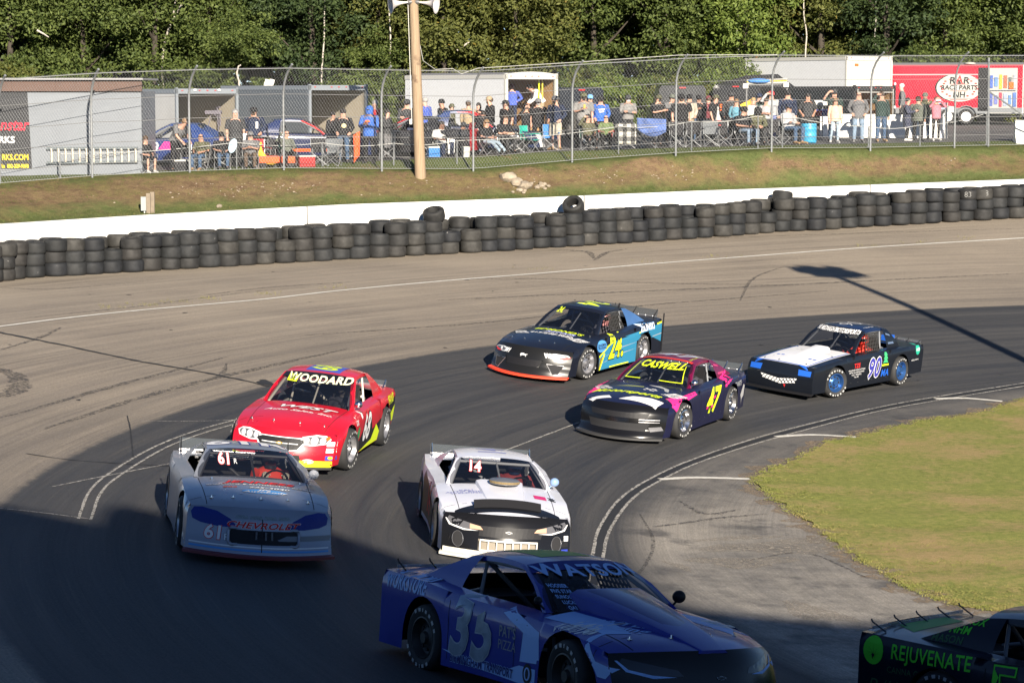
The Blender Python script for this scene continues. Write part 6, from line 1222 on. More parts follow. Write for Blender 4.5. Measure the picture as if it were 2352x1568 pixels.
# ---- concrete barriers, barrel, notice board
def jersey(u0, u1, y, label, rz=0):
    a, b = gp(u0, y), gp(u1, y); t = thing('concrete_barrier', label, 'barrier', (a + b) / 2, rz, 'white concrete barriers'); h = (b - a).length / 2 - .01; m = MB(); m.rings([[(x, .32, -.02), (x, .28, .1), (x, .12, .30), (x, .09, .86), (x, -.09, .86), (x, -.12, .30), (x, -.28, .1), (x, -.32, -.02)] for x in (-h, h)]); m.build('barrier_block', WM.m, t); return t
jersey(1880, 2030, 90.5, 'white concrete barrier behind the couple and the man in grey'); jersey(2033, 2170, 90.5, 'white concrete barrier behind the man shading his eyes and the women'); jersey(2326, 2490, 88.2, 'white concrete barrier standing alone by the gate post')
br = thing('barrel', 'blue plastic barrel bin with a black liner at the end of the seats', 'barrel', gp(1855, fd(1855, 3.0))); h_ = at(1855, 283, br.location.y).z - br.location.z; BB = mat('barrel_blue', (.04, .30, .50), .45, noise=.08)
m = MB(); m.lathe([(.0, 0), (.27, 0), (.285, .05), (.285, h_ * .33), (.297, h_ * .35), (.285, h_ * .38), (.285, h_ * .66), (.297, h_ * .68), (.285, h_ * .71), (.285, h_ - .04), (.27, h_), (.24, h_), (.23, h_ - .05)], 24); m.build('drum', BB, br, 40); m = MB(); m.lathe([(.275, h_ - .03), (.29, h_ + .03), (.25, h_ + .12), (.18, h_ + .06), (0, h_ + .02)], 14); m.build('bin_liner', mat('black_plastic', (.02, .02, .02), .35, bump=1, bscale=9), br)
nbd = thing('notice_board', 'small white notice sign above a red and blue sheet on a post', 'sign', gp(1886, 89.2)); q = at(1886, 236, 89.2) - nbd.location; m = MB(); m.tube([(0, .03, 0), (0, .03, q.z)], .025, 6); m.build('post', GALV, nbd); m = MB(); m.box(q, (.50, .02, .20)); m.build('sign_plate', GLOSSW, nbd)
for t, dz in (('PITS CLOSED', .04), ('TO CARS', -.04)): flat_text(t, .075, KV, nbd, 'lettering', loc=q + Vector((0, -.013, dz))) if False else None
m = MB(); m.box(q + Vector((.03, 0, -.38)), (.42, .02, .26)); m.build('blue_sheet', NAVYV, nbd); m = MB(); m.box(q + Vector((-.08, -.012, -.40)), (.22, .004, .18)); m.build('red_print', RV, nbd)
for k_ in range(3): m = MB(); m.box(q + Vector((0, -.012, .05 - .05 * k_)), (.3 - .08 * k_, .004, .018)); m.build('print_line', mat('grey_print', (.2, .2, .2)), nbd)
wp = thing('white_post', 'white post with a small grey sign in front of the red trailer', 'post', gp(2169, 90)); q = at(2169, 236, 90) - wp.location; m = MB(); m.box((0, 0, q.z / 2), (.10, .06, q.z)); m.build('post', GLOSSW, wp); m = MB(); m.box((-.17, -.01, q.z - .12), (.28, .02, .24)); m.build('sign_plate', mat('sign_grey_blue', (.25, .32, .45), .5), wp); m = MB(); m.box((.2, .02, q.z - .26), (.24, .02, .22)); m.build('sign_plate', mat('sign_grey', (.42, .43, .44), .5), wp)
# ---- race cars and trucks waiting in the pits
def pitcar(u, y, yaw, label, P, mats, sc=1.0):
    g = gp(u, y, .02); return Car('race_car', label, 'race car', dict(Car.D, **P), mats, g, math.radians(yaw), n=Vector((0, 0, 1)), sc=sc)
c = pitcar(398, 80.6, 172, 'blue race car parked in the pits beside the shed', dict(zr=1.32), dict(body=paint('pit_blue', (.012, .028, .12)), roof=paint('pit_blue2', (.018, .045, .17)), tail=BLK)); c.spoiler(.78, .18, braces=3)
c.poly([(-.5, -.1), (.4, -.15), (.6, .1), (-.3, .15)], 'L', (-.3, .6), PINK); c.text('9', .5, 'L', (.3, .55), WV)
c = pitcar(700, 81.8, 8, 'dark blue race car with orange and red trim parked by the second open trailer', dict(zr=1.30), dict(body=paint('pit_navy', (.008, .015, .06)), roof=paint('pit_navy2', (.012, .024, .09)), tail=RV, pillar=RV, rim=mat('rim_black', (.02, .02, .02)))); c.spoiler(.78, .16, mt=ORV, braces=2); c.poly([(-1.0, -.1), (1.0, -.1), (1.0, .0), (-1.0, .0)], 'R', (0, .35), ORV)
c = pitcar(940, 82.4, 170, 'black and red open race car parked beside the wooden pole', dict(zr=1.28, xr=-.1), dict(body=paint('pit_black', (.015, .015, .018)), nose=paint('pit_red', (.5, .02, .03)), roof=paint('pit_black', (.015, .015, .018)), pillar=paint('pit_red', (.5, .02, .03)), tail=paint('pit_red', (.5, .02, .03)))); c.spoiler(.78, .22, mt=paint('pit_red', (.5, .02, .03)))
c = pitcar(1085, 83.6, 5, 'dark blue race car with a red roof stripe behind the seated spectators', dict(zr=1.36), dict(body=paint('pit_dusk', (.012, .02, .06)), roof=paint('pit_dusk2', (.03, .05, .14)), nose=WV, pillar=paint('pit_red', (.5, .02, .03)), tail=BLK)); c.poly([(-.6, -.06), (.6, -.06), (.6, .06), (-.6, .06)], 'R', (0, 1.30), RV)
def pickup(u, y, rz, label, col, light=True, L=5.4):
    t = thing('pickup_truck', label, 'pickup truck', gp(u, y), math.radians(rz)); PM = paint('truck_' + col[0], col[1]); w = .98
    def ring(x, zlo, zhi, ww): return [(x, -ww, zlo), (x, -ww * 1.0, zhi - .12), (x, -ww * .9, zhi), (x, ww * .9, zhi), (x, ww, zhi - .12), (x, ww, zlo)]
    m = MB(); m.rings([ring(-L / 2, .45, 1.12, w), ring(-L / 2 + .1, .42, 1.15, w), ring(.9, .42, 1.12, w), ring(L / 2 - .3, .45, 1.08, w), ring(L / 2, .5, 1.0, w * .93)]); m.build('body', PM, t, 35)
    m = MB(); m.rings([ring(-.6, 1.1, 1.9, w * .92), ring(-.4, 1.1, 1.93, w * .9), ring(.7, 1.1, 1.9, w * .88), ring(1.45, 1.08, 1.16, w * .9)]); m.build('cab', PM, t, 35)
    for sg in (-1, 1):
        m = MB(); m.add([(-.5, sg * w * .93, 1.2), (.95, sg * w * .92, 1.2), (.62, sg * w * .90, 1.8), (-.45, sg * w * .92, 1.8)], [(0, 1, 2, 3)]); m.build('side_window', HD, t)
        for x in (-1.7, 1.7): m = MB(); m.lathe(tyre_profile(.39, .24), 20, 'y', (x, sg * .88, .39)); o = m.build('wheel', RUB, t, 40); m = MB(); m.lathe([(.24, sg * .09), (.1, sg * .12), (0, sg * .13)], 14, 'y', (x, sg * .88, .39)); m.build('rim', STEEL, o)
        m = MB(); m.box((-L / 2 - .01, sg * .85, .95), (.03, .14, .26)); m.build('tail_light', mat('marker_red', (.5, .03, .02)), t); m = MB(); m.box((L / 2 + .0, sg * .72, .82), (.04, .3, .16)); m.build('headlight', mat('headlight_print', (.5, .5, .5)), t)
    m = MB(); m.box((-.62, 0, 1.82), (.04, .24, .04)); m.build('brake_light', mat('brake_red', (.6, .02, .02), .3), t); m = MB(); m.box((-.58, 0, 1.5), (.03, 1.5, .5)); m.build('rear_window', HD, t); m = MB(); m.box((L / 2 - .02, 0, .6), (.1, 1.8, .18)); m.build('bumper', CHROME, t); return t
pickup(1320, 90.5, 112, 'black pickup with a red brake light behind the striped shorts man', ('black', (.012, .014, .02)))
pickup(1560, 93, 95, 'dark pickup partly hidden behind the crowd past the plaid blanket', ('dark', (.02, .022, .026)))
tk = pickup(1690, 96, 80, 'dark truck with an orange 51 and a yellow panel behind the crowd', ('charcoal', (.018, .018, .02))); q = at(1621, 236, 94.0); o = flat_text('51', .34, ORV, tk, 'lettering', loc=tk.matrix_world.inverted() @ q if False else (-2.75, .3, 1.0), rot=(math.pi / 2, 0, -math.pi / 2), bold=.008)
m = MB(); m.add([(-2.73, -.9, 1.0), (-2.73, -.35, 1.0), (-2.73, -.35, 1.12), (-2.73, -.9, 1.4)], [(0, 1, 2, 3)]); m.build('yellow_panel', mat('panel_yellow', (.70, .42, .02), .5), tk)
cn = thing('covered_load', 'black tarped load standing tall behind the dark truck near the roof rack', 'tarp', gp(1735, 99)); m = MB(); m.rings([[(x, -.9, 0), (x, -.95, zt_ * .8), (x, -.5, zt_), (x, .5, zt_), (x, .95, zt_ * .8), (x, .9, 0)] for x, zt_ in ((-1.9, 1.2), (-1.6, 1.9), (-.4, 2.25), (.8, 2.3), (1.5, 1.8), (1.8, 1.2))]); m.build('tarp', mat('tarp_black', (.02, .02, .022), .7, bump=1, bscale=3), cn, 60)
# ---- camp chairs
def chair_mesh(fabric):
    t = empty('camp_chair'); fr = mat('chair_frame_grey', (.35, .36, .37), .4, metal=.5)
    for sx in (-.26, .26):
        m = MB(); m.tube([(sx, -.24, 0), (sx * .95, .22, .42), (sx, .28, .88)], .012, 5); m.build('leg', fr, t); m = MB(); m.tube([(sx, .24, 0), (sx * .95, -.22, .42), (sx, -.24, .60)], .012, 5); m.build('leg', fr, t); m = MB(); m.tube([(sx, -.28, .61), (sx, .26, .63)], .02, 6); m.build('arm', fabric, t)
    for yy in (-.24, .24): m = MB(); m.tube([(-.26, yy, .0), (.26, yy, .42)], .010, 5); m.tube([(.26, yy, .0), (-.26, yy, .42)], .010, 5); m.build('cross_brace', fr, t)
    m = MB(); m.grid([[(x, y, .43 - .05 * math.cos(x * 6) - .02 * y) for x in np.linspace(-.25, .25, 5)] for y in np.linspace(-.24, .22, 4)]); m.build('seat', fabric, t); m = MB(); m.grid([[(x, .22 + .07 * z + .05 * math.cos(x * 6), .42 + .48 * z) for x in np.linspace(-.26, .26, 5)] for z in np.linspace(0, 1, 4)]); m.build('backrest', fabric, t); return t
FAB = dict(black=mat('canvas_black', (.02, .02, .023), .85), teal=mat('canvas_teal', (.01, .33, .25), .8), blue=mat('canvas_blue', (.03, .16, .42), .8), grey=mat('canvas_grey', (.12, .13, .14), .85), green=mat('canvas_dark_green', (.02, .07, .05), .85), red=mat('canvas_red', (.30, .02, .02), .8))
protos = {k_: chair_mesh(f_) for k_, f_ in FAB.items()}; first = {k_: True for k_ in protos}
def chair(u, d, rz, col, label):
    y = fd(u, d); t = protos[col] if first[col] else copy_tree(protos[col]); first[col] = False; t.location = gp(u, y); t.rotation_euler = (0, 0, math.radians(rz)); tag(t, label, 'chair', 'folding camp chairs of the spectators'); return t
SEATS = []
# ================================================================ PEOPLE
V3 = Vector
def mir(p): return V3((-p.x, p.y, p.z))
def pose_joints(name):
    sit = name.startswith('sit') or name == 'recline'
    J = {}
    if sit:
        pel, chest, neck, head = V3((0, .05, .52)), V3((0, .10, .90)), V3((0, .08, 1.06)), V3((0, .03, 1.20))
        hipL = V3((.10, .02, .50)); kneeL = V3((.14, -.42, .52)); ankL = V3((.13, -.40, .09)); toeL = V3((.15, -.58, .04))
        if name == 'recline': kneeL, ankL, toeL = V3((.12, -.44, .46)), V3((.11, -.86, .12)), V3((.12, -.92, .24))
        if name == 'sit_fwd': chest, neck, head = V3((0, -.06, .88)), V3((0, -.12, 1.03)), V3((0, -.20, 1.14))
        shL = V3((.185, chest.y, chest.z + .06)); elL, wrL = shL + V3((.07, -.08, -.27)), V3((.12, -.30, .66))
    else:
        pel, chest, neck, head = V3((0, 0, .96)), V3((0, .01, 1.34)), V3((0, .0, 1.49)), V3((0, -.03, 1.635))
        hipL = V3((.095, 0, .92)); kneeL = V3((.11, -.02, .50)); ankL = V3((.12, .02, .09)); toeL = V3((.15, -.15, .035))
        if name == 'bend': chest, neck, head = V3((0, -.20, 1.26)), V3((0, -.31, 1.36)), V3((0, -.42, 1.43))
        shL = V3((.195, chest.y, chest.z + .08)); elL, wrL = shL + V3((.055, .02, -.29)), shL + V3((.045, -.05, -.54))
    elR, wrR = mir(elL), mir(wrL); shR = mir(shL)
    if name in ('cross', 'sit_cross'):
        elL = shL + V3((.05, -.07, -.27)); wrL = V3((-.08, shL.y - .25, shL.z - .24)); elR = shR + V3((-.05, -.07, -.27)); wrR = V3((.10, shL.y - .22, shL.z - .28))
    if name == 'pocket': elL = shL + V3((.09, .06, -.27)); wrL = V3((.20, -.06, 1.0)); elR = mir(elL); wrR = mir(wrL)
    if name in ('shade', 'sit_shade'): elR = shR + V3((-.17, -.17, .0)); wrR = head + V3((-.20, -.12, .03))
    if name == 'camera': elL = shL + V3((.12, -.20, -.04)); wrL = head + V3((.09, -.16, .0)); elR = mir(elL); wrR = V3((-wrL.x, wrL.y, wrL.z))
    if name in ('phone', 'sit_phone'): elL = shL + V3((.05, -.08, -.27)); wrL = V3((.05, shL.y - .32, shL.z - .20)); elR = mir(elL); wrR = V3((-.05, wrL.y, wrL.z))
    if name == 'drink': elR = shR + V3((-.05, -.08, -.27)); wrR = V3((-.03, shR.y - .30, shR.z - .17)); elL = shL + V3((.05, .02, -.29))
    if name == 'chin': elR = shR + V3((-.03, -.16, -.24)); wrR = V3((-.04, -.16, 1.45)); elL = shL + V3((.16, .05, -.25)); wrL = V3((.18, -.02, 1.05))
    if name == 'bend': wrL = shL + V3((-.02, -.22, -.45)); elL = shL + V3((.03, -.06, -.28)); elR = mir(elL); wrR = mir(wrL)
    if name == 'sit_fwd': wrL = V3((.05, -.42, .62)); elL = V3((.22, -.25, .66)); elR, wrR = mir(elL), mir(wrL)
    J.update(pel=pel, chest=chest, neck=neck, head=head, shL=shL, elL=elL, wrL=wrL, shR=shR, elR=elR, wrR=wrR, hipL=hipL, kneeL=kneeL, ankL=ankL, toeL=toeL, hipR=mir(hipL), kneeR=mir(kneeL), ankR=mir(ankL), toeR=mir(toeL))
    if name in ('stand', 'drink', 'cross'): J['ankR'] += V3((-.04, .05, 0)); J['toeR'] += V3((-.06, .05, 0)); J['kneeR'] += V3((-.02, .0, 0))
    return J
CACHE = {}
def body_mesh(pose):
    if ('b', pose) in CACHE: return CACHE['b', pose]
    J = pose_joints(pose); vs, es, rd = [], [], []
    def v(p, r, par=None):
        vs.append(tuple(p)); rd.append(r)
        if par is not None: es.append((par, len(vs) - 1))
        return len(vs) - 1
    pel = v(J['pel'], .115); sp_ = v(J['pel'].lerp(J['chest'], .5), .115, pel); ch = v(J['chest'], .125, sp_); nk = v(J['neck'], .055, ch); up = (J['head'] - J['neck']).normalized()
    h0 = v(J['head'] - up * .045 + V3((0, -.01, 0)), .075, nk); h1 = v(J['head'] + up * .035, .088, h0); v(J['head'] + up * .10, .055, h1); v(J['head'] + V3((0, -.092, -.005)), .014, h0)
    for s in 'LR':
        sh = v(J['sh' + s], .062, ch); el = v(J['el' + s], .042, sh); wr = v(J['wr' + s], .029, el); d = (J['wr' + s] - J['el' + s]).normalized(); d = (V3((1, -.25, .15)).normalized() if s == 'R' and pose in ('shade', 'sit_shade') else d); pm = v(J['wr' + s] + d * .06, .034, wr)
        a = d.cross(V3((0, 1, .2))).normalized(); bd = (d + V3((0, -.3, 0))).normalized()
        for k in range(4): o = a * (.026 * (k - 1.5) / 1.5); f1 = v(J['wr' + s] + d * .095 + o, .010, pm); v(J['wr' + s] + d * .095 + bd * (.055 - .008 * abs(k - 1.5)) + o, .008, f1)
        t1 = v(J['wr' + s] + d * .05 + a * .045, .011, wr); v(J['wr' + s] + d * .085 + a * .055, .008, t1)
        hp = v(J['hip' + s], .085, pel); kn = v(J['knee' + s], .055, hp); an = v(J['ank' + s], .036, kn); v(J['toe' + s], .030, an)
    me = bpy.data.meshes.new('body'); me.from_pydata(vs, es, []); o = bpy.data.objects.new('t', me); COL.objects.link(o)
    o.modifiers.new('s', 'SKIN'); 
    for i, r in enumerate(rd): me.skin_vertices[0].data[i].radius = (r, r)
    me.skin_vertices[0].data[0].use_root = True
    sb = o.modifiers.new('u', 'SUBSURF'); sb.levels = 1; bpy.context.view_layer.update()
    out = bpy.data.meshes.new_from_object(o.evaluated_get(bpy.context.evaluated_depsgraph_get())); out.name = 'body'; bpy.data.objects.remove(o)
    out.polygons.foreach_set('use_smooth', [True] * len(out.polygons)); out.materials.clear(); out.materials.append(None); CACHE['b', pose] = out; return out
def ring(c, rx, ry, n=12, tilt=V3((0, 0, 1)), wob=0):
    q = tilt.normalized().to_track_quat('Z', 'Y') if tilt.normalized().z < .999 else None; out = []
    for i in range(n):
        a = 2 * math.pi * i / n; p = V3((rx * math.cos(a), ry * math.sin(a), 0))
        if q is not None: p = V3((p.x, 0, 0)) + V3((0, tilt.normalized().z, -tilt.normalized().y)) * p.y
        out.append(c + p * (1 + wob * math.sin(3 * a + c.z * 20)))
    return out
def shirt_mesh(pose, sl, loose, hood, length):
    key = ('s', pose, sl, loose, hood, length)
    if key in CACHE: return CACHE[key]
    J = pose_joints(pose); m = MB(); L = loose; ax = (J['chest'] - J['pel']); sit = J['pel'].z < .7; low = J['pel'] - ax.normalized() * ((.02 if sit else .06) + length)
    R = [ring(low, .185 * L, .135 * L, tilt=ax, wob=.03), ring(J['pel'] + ax * .25, .178 * L, .13 * L, tilt=ax, wob=.04), ring(J['pel'] + ax * .65, .185 * L, .13 * L, tilt=ax, wob=.02), ring(J['chest'], .205 * L ** .5, .13 * L ** .5, tilt=ax), ring(J['chest'] + V3((0, 0, .085)), .175, .10, tilt=ax), ring(J['neck'] + V3((0, 0, -.015)), .075, .072), ring(J['neck'] + V3((0, 0, .02)), .064, .064)]
    m.rings(R)
    for s in 'LR':
        a, b, c = J['sh' + s], J['el' + s], J['wr' + s]; inn = a + V3((-.06 if s == 'L' else .06, 0, 0))
        if sl == 'long': m.tube([inn, a, a.lerp(b, .5), b, b.lerp(c, .5), c], [.07, .078, .066 * L, .058 * L, .052 * L, .043], 9)
        else: m.tube([inn, a, a.lerp(b, .45), a.lerp(b, .85)], [.07, .08, .075 * L, .072 * L], 9)
    if hood: m.ell(J['neck'] + V3((0, .07, .0)), (.11, .07, .07), 10, 6)
    me = m.mesh('shirt', 60); me.materials.append(None); CACHE[key] = me; return me
def pants_mesh(pose, kind):
    key = ('p', pose, kind)
    if key in CACHE: return CACHE[key]
    J = pose_joints(pose); m = MB(); w = {'loose': 1.0, 'tight': .80, 'shorts': 1.1}[kind]; ax = J['chest'] - J['pel']
    m.rings([ring(J['pel'] + ax.normalized() * .06, .155, .12, tilt=ax), ring(J['pel'] - ax.normalized() * .02, .168, .125, tilt=ax), ring((J['hipL'] + J['hipR']) / 2 + V3((0, -.01, -.05)), .165, .11, tilt=ax)])
    for s in 'LR':
        a, b, c = J['hip' + s], J['knee' + s], J['ank' + s]
        if kind == 'shorts': m.tube([a, a.lerp(b, .5), a.lerp(b, 1.02)], [.095, .09 * w, .088 * w], 10)
        else: m.tube([a, a.lerp(b, .5), b, b.lerp(c, .5), c + (b - c) * .06], [.093, .084 * w, .066 * w, .062 * w, .055 * w], 10)
    me = m.mesh('trousers', 60); me.materials.append(None); CACHE[key] = me; return me
def shoe_mesh(pose, s):
    key = ('f', pose, s)
    if key in CACHE: return CACHE[key]
    J = pose_joints(pose); a, t = J['ank' + s], J['toe' + s]; m = MB(); m.tube([a + V3((0, .05, -.05)), a + V3((0, 0, -.035)), a.lerp(t, .6) + V3((0, 0, -.005)), t + V3((0, -.03, .005))], [.038, .052, .045, .032], 9); m.tube([a + V3((0, 0, .03)), a + V3((0, 0, -.04))], [.045, .05], 9)
    me = m.mesh('shoe', 60); me.materials.append(None); CACHE[key] = me; return me
def head_mesh(kind):
    if kind in CACHE: return CACHE[kind]
    m = MB(); n = {'cap': 'cap', 'cap_back': 'cap', 'hood': 'hood', 'beanie': 'beanie'}.get(kind, 'hair')
    if kind in ('cap', 'cap_back'):
        m.lathe([(.103, .015), (.106, .05), (.095, .10), (.06, .135), (0, .147)], 14); s = -1 if kind == 'cap' else 1
        m.grid([[(x, s * (.085 + y * (1 - (x / .10) ** 2) ** .5 * .10), .022 - .02 * y - .3 * x * x) for x in np.linspace(-.088, .088, 7)] for y in np.linspace(0, 1, 4)]); m.grid([[(x, s * (.085 + y * (1 - (x / .10) ** 2) ** .5 * .10), .014 - .02 * y - .3 * x * x) for x in np.linspace(-.088, .088, 7)] for y in np.linspace(0, 1, 4)])
    elif kind == 'beanie': m.lathe([(.104, .0), (.108, .03), (.104, .08), (.07, .14), (0, .155)], 14)
    elif kind == 'hood': m.rings([ring(V3((0, .03 + .02 * t, z)), r, r * 1.05) for t, z, r in ((0, -.12, .10), (0, -.04, .118), (0, .05, .122), (1, .11, .09), (1, .145, .03))])
    elif kind in ('short', 'grey'): m.ell((0, .018, .052), (.099, .106, .098), 14, 8)
    elif kind == 'long': m.ell((0, .02, .052), (.102, .108, .098), 14, 8); m.rings([ring(V3((0, .06, z)), a, b) for z, a, b in ((.06, .100, .065), (-.05, .108, .062), (-.17, .10, .05), (-.26, .07, .03))])
    elif kind == 'tail': m.ell((0, .02, .05), (.10, .107, .096), 14, 8); m.tube([(0, .11, .06), (0, .16, .0), (0, .15, -.12)], [.035, .032, .012], 7)
    me = m.mesh(n, 60); me.materials.append(None); CACHE[kind] = me; return me
def extra_mesh(kind):
    if kind in CACHE: return CACHE[kind]
    m = MB()
    if kind == 'sunglasses':
        m.grid([[(.092 * math.sin(a), -.097 * math.cos(a) * (1 if abs(a) < 1 else 1), z) for a in np.linspace(-1.25, 1.25, 9)] for z in (-.008, .028)])
    elif kind == 'eyes':
        for sx in (-.034, .034): m.ell((sx, -.083, .012), (.012, .008, .007), 6, 4)
        m.ell((0, -.083, -.055), (.022, .006, .005), 6, 4)
    elif kind == 'beard': m.ell((0, -.035, -.065), (.072, .062, .058), 10, 6)
    me = m.mesh(kind, 60); me.materials.append(None); CACHE[kind] = me; return me
FABM = {}
def cloth(c):
    if c not in FABM:
        k = NT('cloth_%s' % c); P = k.n('TexCoord').outputs['Object']; col = CLOTH[c]; n = k.noise(P, 5, 4, .6)
        k.t.links.new(k.mix(k.ramp(n, .3, .7), tuple(q * .78 for q in col), tuple(q * 1.18 for q in col)), k.b.inputs['Base Color']); k.b.inputs['Roughness'].default_value = .9; k.b.inputs['Specular IOR Level'].default_value = .2; k.bump(k.noise(P, 14, 3), .5, .02); FABM[c] = k.m
    return FABM[c]
CLOTH = dict(black=(.018, .018, .02), charcoal=(.04, .041, .044), grey=(.13, .13, .135), midgrey=(.20, .195, .19), lightgrey=(.36, .36, .37), navy=(.018, .026, .055), denim=(.055, .095, .165), lightdenim=(.20, .27, .36), paledenim=(.30, .38, .45), blue=(.04, .12, .42), royal=(.06, .10, .38), olive=(.085, .085, .05), darkgreen=(.025, .045, .04), greygreen=(.11, .12, .10), white=(.66, .66, .65), offwhite=(.48, .48, .46), pink=(.52, .16, .20), tiedye=(.62, .43, .32), maroon=(.16, .04, .05), red=(.50, .03, .04), tan=(.32, .25, .16), teal=(.12, .28, .36), camo=(.10, .10, .055), stripe=(.42, .38, .31), brown=(.10, .07, .05), skyblue=(.15, .33, .60), puffer=(.05, .055, .085), orange=(.6, .12, .04), camogreen=(.12, .16, .07))
def simple(name, c, r=.6): return mat(name, c, r)
SKIN_M = [simple('skin_light', (.50, .28, .20), .55), simple('skin_tan', (.40, .21, .14), .55), simple('skin_pale', (.55, .33, .25), .55), simple('skin_deep', (.18, .09, .06), .55)]
HAIR = dict(brown=simple('hair_brown', (.06, .035, .02), .7), dark=simple('hair_dark', (.018, .014, .012), .7), blond=simple('hair_blond', (.33, .22, .10), .7), grey=simple('hair_grey', (.30, .29, .28), .7), white=simple('hair_white', (.55, .54, .52), .7), sandy=simple('hair_sandy', (.20, .12, .06), .7))
SHOEM = dict(w=simple('shoe_white', (.62, .60, .57)), k=simple('shoe_black', (.02, .02, .02)), t=simple('shoe_tan', (.28, .18, .09)), g=simple('shoe_grey', (.15, .15, .15)))
for d_ in (HAIR, ): pass
def obj_mat(o, mt): o.material_slots[0].link = 'OBJECT'; o.material_slots[0].material = mt
def person(label, u, vh, d, pose, rz, top, bottom, head, hcol, sl='long', glasses=True, skin=0, fat=1.0, pk='loose', shoe='k', beard=None, loose=1.08, hood=False, length=0, onz=None, y=None, group='spectators behind the fence', hmax=1.10):
    y = fd(u, d) if y is None else y; g = gp(u, y); 
    if onz is not None: g.z = onz
    sit = pose.startswith('sit') or pose == 'recline'; want = (at(u, vh, y).z - g.z) / (1.30 if sit else (1.53 if pose == 'bend' else 1.76)); sc = min(max(want, .90), hmax)
    if sit and want > 1.1: g.z += (want - 1.05) * 1.30; sc = 1.05
    t = thing('person', label, 'person', g, math.radians(rz), group); t.scale = (sc * fat, sc * fat, sc); J = pose_joints(pose)
    def add(name, me, mt, loc=None, par=t): o = link(name, me, par, None, loc); obj_mat(o, mt); return o
    b = add('body', body_mesh(pose), SKIN_M[skin]); add('shirt', shirt_mesh(pose, sl, loose, hood, length), cloth(top)); add('trousers' if pk != 'shorts' else 'shorts', pants_mesh(pose, pk), cloth(bottom))
    for s in 'LR': add('shoe', shoe_mesh(pose, s), SHOEM[shoe])
    if head:
        me = head_mesh(head); mt = cloth(hcol) if me.name.split('.')[0] in ('cap', 'hood', 'beanie') else HAIR[hcol]; add(me.name.split('.')[0], me, mt, J['head'])
        if me.name.startswith('cap'): add('hair', head_mesh('short'), HAIR['brown' if skin != 3 else 'dark'], J['head'] + V3((0, .01, -.035)))
    add('sunglasses' if glasses else 'eyes', extra_mesh('sunglasses' if glasses else 'eyes'), BLK, J['head'])
    if beard: add('beard', extra_mesh('beard'), HAIR[beard], J['head'])
    return t, J
def held(name, label, cat_, t, p, builder, mt):
    m = MB(); builder(m); bpy.context.view_layer.update(); q = t.matrix_world @ p; return tag(m.build(name, mt, loc=q), label, cat_)
can = lambda m: m.lathe([(0, 0), (.033, 0), (.033, .12), (.025, .13), (0, .13)], 10)
phone = lambda m: m.box((0, 0, 0), (.075, .015, .14))
pp = person
pp('man in grey t-shirt and dark trousers bending over the blue car by the shed', 405, 272, 1.9, 'bend', 55, 'grey', 'black', 'short', 'sandy', 'short', False, 0, 1.0)
chair(340, 2.0, 30, 'grey', 'grey camp chair half hidden at the corner of the shed'); pp('bare legged person seated at the corner of the shed', 338, 331, 2.0, 'sit', 35, 'black', 'black', 'long', 'brown', 'short', True, 0, 1, 'shorts', 'w')
chair(462, 2.1, -10, 'black', 'black camp chair under the bald man in olive'); pp('bald man in an olive shirt seated beside the second fence post', 463, 318, 2.1, 'sit', -15, 'olive', 'denim', None, None, 'short', True, 1, 1.12, shoe='t')
chair(512, 2.2, 10, 'black', 'black camp chair under the man with the blue paddle'); t, J = pp('seated man in black t-shirt and cap holding a pale blue paddle', 511, 308, 2.2, 'sit', 15, 'black', 'denim', 'cap', 'black', 'short', True, 0, 1.08)
held('paddle', 'pale blue oval paddle held by the seated man in black', 'paddle', t, V3((.32, -.36, .75)), lambda m: m.ell((0, 0, .08), (.13, .02, .24), 14, 8, Euler((0, .3, 0)).to_matrix()), mat('paddle_blue', (.42, .56, .66), .5))
t, J = pp('grey haired man in a dark t-shirt with a white cloth over his arm', 543, 252, 2.6, 'stand', 10, 'charcoal', 'charcoal', 'short', 'grey', 'short', False, 0, 1.05)
held('towel', 'white cloth hanging over the arm of the grey haired man', 'towel', t, V3((.27, -.12, .80)), lambda m: m.box((0, 0, 0), (.12, .08, .50)), cloth('white'))
t, J = pp('man in a dark jacket with a cap in front of the dark grey trailer', 586, 247, 3.4, 'pocket', -5, 'navy', 'black', 'cap', 'black', 'long', True, 1, 1.12, beard='brown')
held('jacket_print', 'white and red print on the dark jacket by the grey trailer', 'print', t, V3((.11, -.165, 1.22)), lambda m: m.box((0, 0, 0), (.08, .01, .22)), WV)
chair(578, 2.0, 0, 'black', 'black camp chair under the person in the brown apron'); pp('seated person in a grey hat and brown trousers holding a phone', 577, 314, 2.0, 'sit_phone', 5, 'grey', 'brown', 'cap', 'grey', 'short', True, 0, 1.15)
chair(662, 2.1, 20, 'green', 'dark green camp chair by the third fence post'); pp('seated man in an open grey jacket with his hand at his face', 661, 303, 2.1, 'sit_shade', 20, 'greygreen', 'black', None, None, 'long', True, 0, 1.12)
t, J = pp('man in a black hoodie with a round yellow badge and blue jeans', 790, 251, 2.7, 'pocket', 0, 'black', 'denim', 'short', 'dark', 'long', True, 0, 1.08, hood=True)
held('badge', 'round yellow badge on the chest of the black hoodie', 'badge', t, V3((.03, -.172, 1.22)), lambda m: m.ell((0, 0, 0), (.085, .012, .075), 14, 6), vinyl('badge_cream', (.62, .52, .28)))
t, J = pp('person in a bright blue hoodie with the hood up, black trousers', 850, 244, 2.4, 'phone', -15, 'blue', 'black', 'hood', 'blue', 'long', True, 3, 1.10, hood=True, length=.06); held('hoodie_print', 'orange oval print on the blue hoodie', 'print', t, V3((.0, -.178, 1.30)), lambda m: m.ell((0, 0, 0), (.09, .012, .04), 12, 5), ORV)
pp('grey haired man in a red shirt behind the blue hoodie', 864, 231, 5.5, 'stand', -40, 'red', 'denim', 'grey', 'grey', 'long', False, 2, 1.0)
